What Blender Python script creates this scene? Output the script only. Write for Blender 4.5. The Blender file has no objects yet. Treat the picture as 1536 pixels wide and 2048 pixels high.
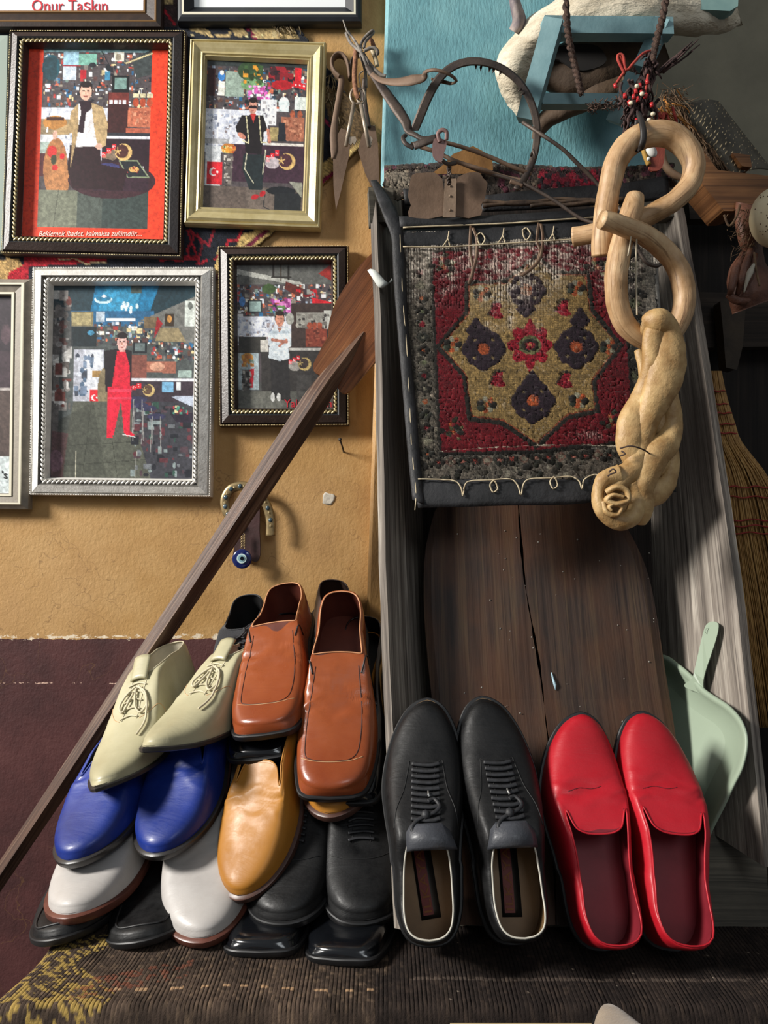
import bpy, math, random
import numpy as np
from mathutils import Vector, Matrix, noise
from mathutils.bvhtree import BVHTree
random.seed(7)
rng = np.random.default_rng(7)
F = 1480.0      # focal length in pixels of a 1536x2048 frame
CZ = 0.97       # height of the camera above the floor
COL = bpy.context.scene.collection
SC = bpy.context.scene

# ---------------------------------------------------------------- camera, light, exposure
cd = bpy.data.cameras.new('camera'); cam = bpy.data.objects.new('camera', cd); COL.objects.link(cam)
cam.location = (0, 0, CZ); cam.rotation_euler = (math.pi / 2, 0, 0)
cd.sensor_fit = 'VERTICAL'; cd.sensor_height = 36.0; cd.lens = 36.0 * F / 2048.0; cd.clip_start = 0.02
SC.camera = cam
SC.view_settings.view_transform = 'Standard'; SC.view_settings.look = 'None'
SC.view_settings.gamma = 1.0; SC.view_settings.use_curve_mapping = False
SC.view_settings.exposure = 0.0
w = bpy.data.worlds.new('room_light'); SC.world = w; w.use_nodes = True
w.node_tree.nodes['Background'].inputs[0].default_value = (0.90, 0.95, 1.0, 1)
w.node_tree.nodes['Background'].inputs[1].default_value = 0.19

def area(name, loc, target, sx, sy, power, color):
    l = bpy.data.lights.new(name, 'AREA'); l.shape = 'RECTANGLE'; l.size = sx; l.size_y = sy
    l.energy = power; l.color = color
    o = bpy.data.objects.new(name, l); COL.objects.link(o); o.location = loc
    o.rotation_euler = (Vector(target) - Vector(loc)).to_track_quat('-Z', 'Y').to_euler()
    return o
area('shop_window_light', (-3.3, -0.15, CZ + 1.65), (0.1, 1.2, CZ - 0.05), 0.7, 0.9, 300, (1.0, 0.965, 0.91))
area('front_fill_light', (0.9, -2.2, CZ + 1.9), (0.0, 1.2, CZ + 0.1), 1.2, 1.2, 19, (0.90, 0.96, 1.0))  # added weak fill lamp behind the camera, no real opening there

# ---------------------------------------------------------------- pixel / depth to world
def P(px, py, D):
    return Vector(((px - 768) / F * D, D, CZ - (py - 1024) / F * D))

def lin(c):
    if isinstance(c, str):
        c = [int(c[i:i + 2], 16) / 255 for i in (0, 2, 4)]
    return tuple((x / 12.92 if x <= 0.04045 else ((x + 0.055) / 1.055) ** 2.4) for x in c)

# ---------------------------------------------------------------- materials
class NT:
    def __init__(s, name):
        s.m = bpy.data.materials.new(name); s.m.use_nodes = True
        s.t = s.m.node_tree; s.b = s.t.nodes['Principled BSDF']
    def n(s, typ, **kw):
        x = s.t.nodes.new(typ)
        for k, v in kw.items():
            if k in x.inputs: x.inputs[k].default_value = v
            else: setattr(x, k, v)
        return x
    def l(s, a, b): s.t.links.new(a, b)
    def coord(s, kind='Object', scale=(1, 1, 1)):
        tc = s.n('ShaderNodeTexCoord'); mp = s.n('ShaderNodeMapping'); mp.inputs['Scale'].default_value = scale
        s.l(tc.outputs[kind], mp.inputs['Vector']); return mp.outputs['Vector']
    def noise(s, vec, scale, detail=4, rough=0.55, dist=0.0):
        x = s.n('ShaderNodeTexNoise', Scale=scale, Detail=detail, Roughness=rough, Distortion=dist)
        s.l(vec, x.inputs['Vector']); return x.outputs['Fac']
    def ramp(s, fac, stops):
        r = s.n('ShaderNodeValToRGB'); e = r.color_ramp.elements
        while len(e) < len(stops): e.new(0.5)
        for i, (p, c) in enumerate(stops):
            e[i].position = p; e[i].color = (*c, 1) if len(c) == 3 else c
        s.l(fac, r.inputs[0]); return r.outputs[0]
    def mix(s, fac, a, b, typ='MIX'):
        x = s.n('ShaderNodeMix', data_type='RGBA', blend_type=typ)
        for sock, v in ((x.inputs['Factor'], fac), (x.inputs[6], a), (x.inputs[7], b)):
            if hasattr(v, 'links') or hasattr(v, 'is_linked'): s.l(v, sock)
            elif isinstance(v, (int, float)): sock.default_value = v
            else: sock.default_value = (*v, 1)
        return x.outputs[2]
    def bump(s, h, strength=0.3, dist=0.002, prev=None):
        x = s.n('ShaderNodeBump', Strength=strength, Distance=dist); s.l(h, x.inputs['Height'])
        if prev: s.l(prev, x.inputs['Normal'])
        s.l(x.outputs[0], s.b.inputs['Normal']); return x.outputs[0]
    def base(s, c):
        if hasattr(c, 'is_linked'): s.l(c, s.b.inputs['Base Color'])
        else: s.b.inputs['Base Color'].default_value = (*c, 1)
    def set(s, **kw):
        for k, v in kw.items(): s.b.inputs[k.replace('_', ' ')].default_value = v

def mat(name, c, c2=None, rough=0.5, metal=0.0, ns=12, bump=0.0, bs=80, bd=0.002, coat=0, spec=0.5, lo=0.35, hi=0.65, sheen=0, stretch=(1, 1, 1), c3=None):
    t = NT(name); c = lin(c); v = t.coord(scale=stretch)
    if c2 is not None:
        f = t.noise(v, ns, 6, 0.6)
        st = [(lo, c), (hi, lin(c2))]
        if c3 is not None: st.append((min(1, hi + 0.15), lin(c3)))
        t.base(t.ramp(f, st))
    else: t.base(c)
    if bump: t.bump(t.noise(v, bs, 5, 0.6), bump, bd)
    t.set(Roughness=rough, Metallic=metal, Coat_Weight=coat, Coat_Roughness=0.15, Sheen_Weight=sheen)
    t.b.inputs['Specular IOR Level'].default_value = spec
    return t.m

def wood(name, dark, mid, light, rough=0.7, grain=1.0, bump=0.4, bd=0.0012, across=70, along=3.0, red=None):
    """UV (metres: u along the grain, v across)"""
    t = NT(name); v = t.coord('UV', (along, across, 1)); v2 = t.coord('UV', (along * 0.6, across * 3.2, 1)); v3 = t.coord('UV', (5, 9, 1))
    a = t.noise(v, 1.0 * grain, 5, 0.6, 0.6); b = t.noise(v2, 1.6 * grain, 4, 0.6); c = t.noise(v3, 1.3, 4, 0.6)
    col = t.ramp(a, [(0.30, lin(dark)), (0.5, lin(mid)), (0.72, lin(light))])
    col = t.mix(t.ramp(b, [(0.35, (0.75,) * 3), (0.5, (0,) * 3)]), col, lin(dark))
    col = t.mix(t.ramp(c, [(0.35, (0.55,) * 3), (0.62, (0,) * 3)]), col, lin(red or dark))
    t.base(col); n = t.bump(b, bump, bd); t.bump(a, bump, bd * 1.5, n)
    t.set(Roughness=rough); t.b.inputs['Specular IOR Level'].default_value = 0.3
    return t.m

def painted(name, rough=0.8, bump=0.0, bs=300, stretch=(1, 1, 1), spec=0.3, sheen=0, bd=0.001):
    """a surface whose own pattern is woven or printed (colour attribute 'Col')"""
    t = NT(name); a = t.n('ShaderNodeVertexColor'); a.layer_name = 'Col'
    t.base(a.outputs[0])
    if bump: t.bump(t.noise(t.coord(scale=stretch), bs, 3, 0.7), bump, bd)
    t.set(Roughness=rough, Sheen_Weight=sheen); t.b.inputs['Specular IOR Level'].default_value = spec
    return t.m

# ---------------------------------------------------------------- geometry helpers
WM = {}
def wmat(o): return WM.get(o.name, Matrix.Identity(4))
def empty(name, loc=(0, 0, 0), M=None):
    o = bpy.data.objects.new(name, None); COL.objects.link(o); o.empty_display_size = 0.05
    M = M if M is not None else Matrix.Translation(Vector(loc)); o.matrix_world = M; WM[o.name] = M.copy(); return o
def tag(o, label=None, cat=None, group=None, kind=None):
    if label: o['label'] = label
    if cat: o['category'] = cat
    if group: o['group'] = group
    if kind: o['kind'] = kind
    return o
def thing(name, label, cat, loc, group=None): return tag(empty(name, loc), label, cat, group)
class G:
    """geometry collector"""
    def __init__(s): s.V = []; s.Fc = []; s.mi = []; s.uv = []; s.hasuv = False
    def add(s, V, Fc, mi=0, uv=None):
        o = len(s.V); s.V += [tuple(v) for v in V]; s.Fc += [tuple(i + o for i in f) for f in Fc]; s.mi += [mi] * len(Fc)
        if uv is None: s.uv += [(0, 0)] * len(V)
        else: s.uv += list(uv); s.hasuv = True
        return s
    def build(s, name, mats, parent=None, smooth=True, local=False, col=None, origin=None, weld=False, bevel=0, autosmooth=None):
        if not isinstance(mats, (list, tuple)): mats = [mats]
        V = np.array(s.V, dtype=float).reshape(-1, 3)
        o = bpy.data.objects.new(name, bpy.data.meshes.new(name)); COL.objects.link(o)
        if parent is not None:
            PM = wmat(parent)
            if not local:
                I = np.array(PM.inverted()); V = V @ I[:3, :3].T + I[:3, 3]
            o.parent = parent; WM[o.name] = PM.copy()
        else:
            if origin is None and len(V): origin = Vector(((V[:, 0].min() + V[:, 0].max()) / 2, (V[:, 1].min() + V[:, 1].max()) / 2, V[:, 2].min()))
            V = V - np.array(origin); o.location = origin; WM[o.name] = Matrix.Translation(Vector(origin))
        me = o.data; me.from_pydata(V.tolist(), [], s.Fc)
        for m in mats: me.materials.append(m)
        if len(mats) > 1: me.polygons.foreach_set('material_index', s.mi)
        me.polygons.foreach_set('use_smooth', [smooth] * len(me.polygons))
        if s.hasuv:
            ul = me.uv_layers.new(name='UVMap'); li = np.zeros(len(me.loops), dtype=int); me.loops.foreach_get('vertex_index', li)
            ul.data.foreach_set('uv', np.array(s.uv, dtype=float)[li].ravel())
        if col is not None:
            ca = me.color_attributes.new('Col', 'FLOAT_COLOR', 'POINT')
            c = np.ones((len(V), 4)); c[:, :3] = col; ca.data.foreach_set('color', c.ravel())
        me.update(); me.validate()
        if bevel:
            b = o.modifiers.new('soft_edges', 'BEVEL'); b.width = bevel; b.segments = 2; b.limit_method = 'ANGLE'; b.angle_limit = 0.6
        if autosmooth is not None:
            try: me.set_sharp_from_angle(angle=autosmooth)
            except Exception: pass
        return o

def catmull(pts, n=8, closed=False):
    pts = [np.array(p, dtype=float) for p in pts]; out = []; m = len(pts)
    for i in range(m if closed else m - 1):
        g = (lambda k: pts[k % m]) if closed else (lambda k: pts[min(max(k, 0), m - 1)])
        a, b, c, d = g(i - 1), g(i), g(i + 1), g(i + 2)
        for k in range(n):
            t = k / n; out.append(0.5 * ((2 * b) + (-a + c) * t + (2 * a - 5 * b + 4 * c - d) * t * t + (-a + 3 * b - 3 * c + d) * t ** 3))
    if not closed: out.append(pts[-1])
    return out

def tube(pts, r, n=8, closed=False, rx=None, up=None, caps=True, jitter=0, u0=0, lump=0, twist=0):
    """swept tube: r number or list; rx: half width across (flat strip) ; up: reference for the flat side normal"""
    pts = [Vector(p) for p in pts]; m = len(pts)
    R = r if hasattr(r, '__len__') else [r] * m
    RX = (rx if hasattr(rx, '__len__') else [rx] * m) if rx is not None else R
    if len(R) != m: R = list(np.interp(np.linspace(0, 1, m), np.linspace(0, 1, len(R)), R))
    if len(RX) != m: RX = list(np.interp(np.linspace(0, 1, m), np.linspace(0, 1, len(RX)), RX))
    V = []; uv = []; Fc = []; nprev = None; L = u0
    for i, p in enumerate(pts):
        a = pts[(i - 1) % m] if (closed or i > 0) else p
        b = pts[(i + 1) % m] if (closed or i < m - 1) else p
        t = (b - a)
        t = t.normalized() if t.length > 1e-9 else Vector((0, 0, 1))
        if up is not None: nn = Vector(up) - t * t.dot(Vector(up))
        elif nprev is None: nn = t.orthogonal()
        else: nn = nprev - t * t.dot(nprev)
        nn = nn.normalized() if nn.length > 1e-6 else t.orthogonal().normalized()
        nprev = nn; bb = t.cross(nn)
        if i: L += (p - pts[i - 1]).length
        for k in range(n):
            ang = 2 * math.pi * (k + 0.5) / n + twist * i / max(1, m - 1)
            f = 1 + (jitter * (random.random() - 0.5) if jitter else 0)
            q = p + nn * (math.cos(ang) * R[i] * f) + bb * (math.sin(ang) * RX[i] * f)
            if lump: q += nn * 0 + (q - p).normalized() * lump * (noise.noise(q * 45) + 0.5 * noise.noise(q * 120))
            V.append(q); uv.append((L, k / n * 6.28 * max(R[i], RX[i])))
    for i in range(m if closed else m - 1):
        for k in range(n):
            a = i * n + k; b = i * n + (k + 1) % n; c = ((i + 1) % m) * n + (k + 1) % n; d = ((i + 1) % m) * n + k
            Fc.append((a, b, c, d))
    if caps and not closed:
        Fc.append(tuple(range(n - 1, -1, -1))); Fc.append(tuple((m - 1) * n + k for k in range(n)))
    return V, Fc, 0, uv

def box(c, s, M=None):
    x, y, z = s[0] / 2, s[1] / 2, s[2] / 2; c = Vector(c)
    V = [Vector((a * x, b * y, d * z)) for a in (-1, 1) for b in (-1, 1) for d in (-1, 1)]
    V = [c + (M @ v if M is not None else v) for v in V]
    Fc = [(0, 1, 3, 2), (4, 6, 7, 5), (0, 4, 5, 1), (2, 3, 7, 6), (0, 2, 6, 4), (1, 5, 7, 3)]
    return V, Fc

def beam(a, b, wid, thick, nrm=(0, -1, 0), u=0.3, n=1, wob=0.0):
    """wooden bar from a to b, wid across (perpendicular to nrm), thick along nrm; UV along the grain; four sides with own verts"""
    a, b = Vector(a), Vector(b); t = (b - a); L = t.length; t.normalize()
    nn = Vector(nrm); nn = (nn - t * t.dot(nn)).normalized(); s = t.cross(nn)
    V = []; Fc = []; uv = []
    cs = [(-wid / 2, -thick / 2), (wid / 2, -thick / 2), (wid / 2, thick / 2), (-wid / 2, thick / 2)]
    seg = max(1, n)
    for f in range(4):
        p, q = cs[f], cs[(f + 1) % 4]; o = len(V); el = math.hypot(q[0] - p[0], q[1] - p[1])
        for i in range(seg + 1):
            c = a + t * (L * i / seg)
            if wob: c = c + s * (wob * noise.noise(c * 6)) + nn * (wob * noise.noise(c * 6 + Vector((9, 1, 3))))
            for (x, y), vv in ((p, 0), (q, el)):
                V.append(c + s * x + nn * y); uv.append((u + L * i / seg, f * 0.37 + vv))
        for i in range(seg):
            k = o + i * 2; Fc.append((k, k + 1, k + 3, k + 2))
    for e in (0, 1):
        o = len(V); c = a if e == 0 else b
        if wob: c = c + s * (wob * noise.noise(c * 6)) + nn * (wob * noise.noise(c * 6 + Vector((9, 1, 3))))
        for x, y in cs: V.append(c + s * x + nn * y); uv.append((y * 0.2, x))
        Fc.append((o, o + 1, o + 2, o + 3) if e else (o + 3, o + 2, o + 1, o))
    return V, Fc, 0, uv

def slab(front, back, uvf=None, n=0):
    """closed prism between two corresponding outlines (lists of points)"""
    m = len(front); V = list(front) + list(back)
    Fc = [tuple(range(m)), tuple(range(2 * m - 1, m - 1, -1))]
    V2 = V + V; uv = [uvf(p) if uvf else (0, 0) for p in V2]
    for i in range(m):
        j = (i + 1) % m; Fc.append((2 * m + i, 3 * m + i, 3 * m + j, 2 * m + j))
    return V2, Fc, 0, uv

def pxslab(pts, D, thick, uvdir=None, Df=None):
    """outline in pixels at depth D (or Df(px,py)), with real thickness going back"""
    fr = [P(x, y, Df(x, y) if Df else D) for x, y in pts]; bk = [p + Vector((0, thick, 0)) for p in fr]
    if uvdir is None: uvf = lambda p: (p[2], p[0])
    else:
        d = Vector(uvdir).normalized(); e = Vector((d[2], 0, -d[0])); uvf = lambda p: (Vector(p).dot(d), Vector(p).dot(e))
    return slab(fr, bk, uvf)

def ball(c, rx, ry=None, rz=None, M=None, nu=10, nv=7):
    ry = ry or rx; rz = rz or rx; V = []; Fc = []; c = Vector(c)
    for j in range(nv + 1):
        th = math.pi * j / nv
        for i in range(nu):
            ph = 2 * math.pi * i / nu
            v = Vector((rx * math.sin(th) * math.cos(ph), ry * math.sin(th) * math.sin(ph), rz * math.cos(th)))
            V.append(c + (M @ v if M is not None else v))
    for j in range(nv):
        for i in range(nu): Fc.append((j * nu + i, (j + 1) * nu + i, (j + 1) * nu + (i + 1) % nu, j * nu + (i + 1) % nu))
    return V, Fc

def grid(nx, ny, fn):
    V = []; uv = []
    for j in range(ny):
        for i in range(nx): V.append(fn(i / (nx - 1), j / (ny - 1))); uv.append((i / (nx - 1), j / (ny - 1)))
    Fc = [(j * nx + i, (j + 1) * nx + i, (j + 1) * nx + i + 1, j * nx + i + 1) for j in range(ny - 1) for i in range(nx - 1)]
    return V, Fc, 0, uv

# ---------------------------------------------------------------- small canvas for printed and woven patterns
class Canvas:
    def __init__(s, x0, y0, x1, y1, step, bg='808080'):
        s.x0, s.y0, s.x1, s.y1 = x0, y0, x1, y1
        s.w = int((x1 - x0) / step) + 1; s.h = int((y1 - y0) / step) + 1
        s.X, s.Y = np.meshgrid(np.linspace(x0, x1, s.w), np.linspace(y0, y1, s.h))
        s.A = np.zeros((s.h, s.w, 3)); s.A[:] = s.c(bg)
    def c(s, c): return np.array([int(c[i:i + 2], 16) / 255 for i in (0, 2, 4)]) if isinstance(c, str) else np.array(c)
    def put(s, m, c, a=1.0):
        if callable(c): s.A[m] = c(s.X[m], s.Y[m])
        else: s.A[m] = s.A[m] * (1 - a) + s.c(c) * a
    def mask(s, pts):
        X, Y = s.X, s.Y; m = np.zeros(X.shape, bool); n = len(pts); j = n - 1
        for i in range(n):
            xi, yi = pts[i]; xj, yj = pts[j]
            if yi != yj: m ^= ((yi > Y) != (yj > Y)) & (X < (xj - xi) * (Y - yi) / (yj - yi) + xi)
            j = i
        return m
    def poly(s, pts, c, a=1.0): s.put(s.mask(pts), c, a)
    def rect(s, x0, y0, x1, y1, c, a=1.0): s.put((s.X >= x0) & (s.X <= x1) & (s.Y >= y0) & (s.Y <= y1), c, a)
    def ell(s, cx, cy, rx, ry, c, a=1.0, rot=0):
        dx, dy = s.X - cx, s.Y - cy; cr, sr = math.cos(rot), math.sin(rot)
        s.put(((dx * cr + dy * sr) / rx) ** 2 + ((-dx * sr + dy * cr) / ry) ** 2 <= 1, c, a)
    def line(s, pts, wd, c, a=1.0):
        m = np.zeros(s.X.shape, bool)
        for (ax, ay), (bx, by) in zip(pts[:-1], pts[1:]):
            dx, dy = bx - ax, by - ay; t = np.clip(((s.X - ax) * dx + (s.Y - ay) * dy) / max(1e-9, dx * dx + dy * dy), 0, 1)
            m |= (s.X - ax - t * dx) ** 2 + (s.Y - ay - t * dy) ** 2 <= (wd / 2) ** 2
        s.put(m, c, a)
    def grain(s, amt): s.A = np.clip(s.A * (1 + rng.normal(0, amt, s.A.shape[:2])[..., None]), 0, 1)
    def clutter(s, x0, y0, x1, y1, n, cols, smin=2, smax=8):
        for _ in range(n):
            x, y = rng.uniform(x0, x1), rng.uniform(y0, y1); a, b = rng.uniform(smin, smax, 2); c = cols[rng.integers(len(cols))]
            if rng.random() < 0.5: s.rect(max(x0, x - a), max(y0, y - b), min(x1, x + a), min(y1, y + b), c)
            else: s.ell(min(max(x, x0 + a), x1 - a), min(max(y, y0 + b), y1 - b), a * .7, b * .8, c)
    def lin(s, gain=1.0):
        A = s.A; return np.minimum(.92, gain * np.where(A <= 0.04045, A / 12.92, ((A + 0.055) / 1.055) ** 2.4))
    def mesh(s, fn):
        """fn(X, Y arrays) -> world positions array"""
        Wp = fn(s.X, s.Y).reshape(-1, 3); g = G(); w_ = s.w
        idx = np.arange(s.h * s.w).reshape(s.h, s.w)
        Fc = np.stack([idx[:-1, :-1], idx[1:, :-1], idx[1:, 1:], idx[:-1, 1:]], -1).reshape(-1, 4)
        g.V = [tuple(v) for v in Wp]; g.Fc = [tuple(f) for f in Fc.tolist()]; g.mi = [0] * len(g.Fc); g.uv = [(0, 0)] * len(g.V)
        return g
def vnoise(X, Y, sc, seed=0, octs=3):
    """value noise on arrays"""
    out = np.zeros(X.shape); amp = 1; tot = 0
    for o in range(octs):
        r = np.random.default_rng(seed + o); T = r.random((64, 64)); x = X / sc * 2 ** o; y = Y / sc * 2 ** o
        xi = np.floor(x).astype(int); yi = np.floor(y).astype(int); fx = x - xi; fy = y - yi
        fx = fx * fx * (3 - 2 * fx); fy = fy * fy * (3 - 2 * fy)
        g = lambda a, b: T[a % 64, b % 64]
        out += amp * ((g(xi, yi) * (1 - fx) + g(xi + 1, yi) * fx) * (1 - fy) + (g(xi, yi + 1) * (1 - fx) + g(xi + 1, yi + 1) * fx) * fy)
        tot += amp; amp *= 0.5
    return out / tot

def text(s, size, M, material, parent, name='lettering', shear=0, extrude=0.0002, align='LEFT', width=None):
    cu = bpy.data.curves.new(name, 'FONT'); cu.body = s; cu.size = size; cu.extrude = extrude; cu.shear = shear
    cu.align_x = align; cu.materials.append(material); cu.resolution_u = 3
    tmp = bpy.data.objects.new('tmp', cu); COL.objects.link(tmp)
    dg = bpy.context.evaluated_depsgraph_get(); me = bpy.data.meshes.new_from_object(tmp.evaluated_get(dg))
    bpy.data.objects.remove(tmp)
    co = [v.co.copy() for v in me.vertices]
    if width:
        x0 = min(c.x for c in co); x1 = max(c.x for c in co); k = width / (x1 - x0)
        for c in co: c.x *= k
    g = G(); g.add([M @ c for c in co], [tuple(p.vertices) for p in me.polygons]); bpy.data.meshes.remove(me)
    return g.build(name, material, parent, smooth=False)
# ================================================================ SETTING
WALL = 1.37; PIL = 1.335; ZB = 0.45
XP = P(764, 600, PIL).x
def wall_material():
    t = NT('ochre_plaster_over_maroon_dado'); v = t.coord(); sep = t.n('ShaderNodeSeparateXYZ'); tc = t.n('ShaderNodeTexCoord')
    t.l(tc.outputs['Object'], sep.inputs[0])
    n1 = t.noise(v, 9, 6, 0.65); n2 = t.noise(t.coord(scale=(1, 1, 0.8)), 130, 5, 0.65); n3 = t.noise(v, 3.0, 3, 0.5)
    och = t.ramp(n1, [(0.28, lin('96703F')), (0.48, lin('A9824C')), (0.66, lin('B28D59')), (0.8, lin('A07A4C'))])
    och = t.mix(t.ramp(n3, [(0.4, (0,) * 3), (0.7, (0.5,) * 3)]), och, lin('AE8A5E'))
    mar = t.ramp(n1, [(0.3, lin('3A2020')), (0.55, lin('4D2B2A')), (0.75, lin('563331'))])
    # boundary height, ragged by noise
    m = t.n('ShaderNodeMath', operation='MULTIPLY_ADD'); t.l(t.noise(v, 55, 3, 0.6), m.inputs[0]); m.inputs[1].default_value = 0.010
    m.inputs[2].default_value = -(CZ - (1278 - 1024) / F * WALL) - 0.005
    a = t.n('ShaderNodeMath', operation='ADD'); t.l(sep.outputs['Z'], a.inputs[0]); t.l(m.outputs[0], a.inputs[1])
    gt = t.n('ShaderNodeMath', operation='GREATER_THAN'); t.l(a.outputs[0], gt.inputs[0]); gt.inputs[1].default_value = 0
    col = t.mix(gt.outputs[0], mar, och)
    # pale chipped line where the two paints meet and one lower down
    def band(z, half, thr, sc, col, c, seedv):
        d = t.n('ShaderNodeMath', operation='SUBTRACT'); t.l(sep.outputs['Z'], d.inputs[0]); d.inputs[1].default_value = z
        ab = t.n('ShaderNodeMath', operation='ABSOLUTE'); t.l(d.outputs[0], ab.inputs[0])
        near = t.n('ShaderNodeMapRange'); t.l(ab.outputs[0], near.inputs['Value']); near.inputs['From Min'].default_value = 0; near.inputs['From Max'].default_value = half
        near.inputs['To Min'].default_value = 1; near.inputs['To Max'].default_value = 0
        nn = t.noise(t.coord(scale=(1, seedv, 2.2)), sc, 5, 0.7); mu = t.n('ShaderNodeMath', operation='MULTIPLY'); t.l(nn, mu.inputs[0]); t.l(near.outputs[0], mu.inputs[1])
        g = t.n('ShaderNodeMath', operation='GREATER_THAN'); t.l(mu.outputs[0], g.inputs[0]); g.inputs[1].default_value = thr
        return t.mix(g.outputs[0], col, c)
    zb = CZ - (1278 - 1024) / F * WALL
    col = band(zb + 0.004, 0.03, 0.50, 60, col, lin('D9C9B0'), 1)
    col = band(CZ - (1366 - 1024) / F * WALL, 0.010, 0.50, 40, col, lin('D9B7A4'), 3)
    vo = t.n('ShaderNodeTexVoronoi', feature='DISTANCE_TO_EDGE', Scale=6.5); dv = t.n('ShaderNodeVectorMath', operation='ADD'); nz = t.n('ShaderNodeTexNoise', Scale=9.0, Detail=4.0); t.l(v, nz.inputs['Vector']); sc_ = t.n('ShaderNodeVectorMath', operation='SCALE', Scale=0.22); t.l(nz.outputs['Color'], sc_.inputs[0]); t.l(v, dv.inputs[0]); t.l(sc_.outputs[0], dv.inputs[1]); t.l(dv.outputs[0], vo.inputs['Vector'])
    ck = t.ramp(vo.outputs['Distance'], [(0.0, (1,) * 3), (0.006, (0,) * 3)]); mk = t.ramp(n3, [(0.50, (0,) * 3), (0.56, (1,) * 3)]); ckm = t.mix(1.0, ck, mk, 'MULTIPLY')
    col = t.mix(t.mix(1.0, ckm, (.55,) * 3, 'MULTIPLY'), col, lin('6E5030'))
    t.base(col); b = t.bump(n2, 0.5, 0.0022); b = t.bump(t.noise(v, 260, 3, 0.6), 0.25, 0.0012, b)
    b = t.bump(t.noise(v, 14, 3, 0.5), 0.2, 0.006, b)
    t.set(Roughness=0.62); t.b.inputs['Specular IOR Level'].default_value = 0.35
    return t.m
M_wall = wall_material()
g = G(); g.add([(-2.2, WALL, 0), (XP + .02, WALL, 0), (XP + .02, WALL, 2.6), (-2.2, WALL, 2.6)], [(0, 1, 2, 3)])
tag(g.build('wall_back', M_wall, origin=(0, 0, 0), smooth=False), kind='structure')

def pillar_material():
    t = NT('blue_painted_pillar'); v = t.coord(); tc = t.n('ShaderNodeTexCoord'); sep = t.n('ShaderNodeSeparateXYZ'); t.l(tc.outputs['Object'], sep.inputs[0])
    n1 = t.noise(v, 7, 5, 0.6); n2 = t.noise(t.coord(scale=(1.6, 1, 0.5)), 110, 4, 0.65)
    blue = t.ramp(n1, [(0.3, lin('56838C')), (0.5, lin('66979E')), (0.7, lin('79A8AC'))])
    och = t.ramp(n1, [(0.3, lin('98713F')), (0.7, lin('B28B55'))])
    m = t.n('ShaderNodeMath', operation='GREATER_THAN'); t.l(sep.outputs['Z'], m.inputs[0]); m.inputs[1].default_value = CZ - (372 - 1024) / F * PIL
    t.base(t.mix(m.outputs[0], och, blue)); b = t.bump(n2, 0.55, 0.003); t.bump(t.noise(v, 18, 3, 0.5), 0.3, 0.006, b)
    t.set(Roughness=0.5); return t.m
M_pil = pillar_material()
xr = P(1296, 300, PIL).x; zt, zm = 2.6, CZ - (372 - 1024) / F * PIL
xl0, xl1 = P(771, 0, PIL).x, P(733, 1230, PIL).x
def xleft(z): return np.interp(z, [P(0, 1230, PIL).z, P(0, 360, PIL).z, P(0, 0, PIL).z], [xl1, P(761, 0, PIL).x, xl0])
g = G(); zs = [0, P(0, 1230, PIL).z, P(0, 360, PIL).z, P(0, 0, PIL).z, 2.6]
V = []
for z in zs:
    x = xleft(z); V += [(x, 1.72, z), (x, PIL + .006, z), (x + .006, PIL, z), (xr - .006, PIL, z), (xr, PIL + .006, z), (xr, 1.72, z)]
g.add(V, [(i * 6 + k, i * 6 + k + 1, i * 6 + k + 7, i * 6 + k + 6) for i in range(4) for k in range(5)])
tag(g.build('wall_pillar', M_pil, origin=(0, 0, 0), smooth=False), kind='structure')

M_grey = mat('grey_smoky_plaster', '76705F', '8A836F', rough=0.8, ns=6, bump=0.3, bs=60, bd=0.003, c3='635D4E')
g = G(); g.add([(xr - .03, 1.70, 0), (2.4, 1.70, 0), (2.4, 1.70, 2.6), (xr - .03, 1.70, 2.6)], [(0, 1, 2, 3)])
tag(g.build('wall_right', M_grey, origin=(0, 0, 0), smooth=False), kind='structure')
M_floor = mat('dark_stone_floor', '2A2320', '3A312C', rough=0.6, ns=5)
g = G(); g.add([(-2.2, -1.5, 0), (2.4, -1.5, 0), (2.4, 1.75, 0), (-2.2, 1.75, 0)], [(0, 1, 2, 3)])
tag(g.build('floor', M_floor, origin=(0, 0, 0), smooth=False), kind='structure')

# ---------------------------------------------------------------- bench with its two kilims
M_bench = wood('bench_wood', '1E1512', '2D211B', '3A2C24')
bx0, bx1 = -0.418, 0.78
g = G(); g.add(*box(((bx0 + bx1) / 2 + .01, 1.075, ZB - .035), (bx1 - bx0 - .06, 0.55, .05)))
bench = tag(empty('low_bench', ((bx0 + bx1) / 2, 1.07, 0)), 'low dark bench under the woven covers carrying all the shoes', 'bench')
g.build('seat_board', M_bench, bench, smooth=False, bevel=.004)
for x in (bx0 + .08, bx1 - .08):
    for y in (0.86, 1.28):
        l = G(); l.add(*box((x, y, (ZB - .06) / 2), (.06, .06, ZB - .06))); l.build('leg', M_bench, bench, smooth=False, bevel=.004)

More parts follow.
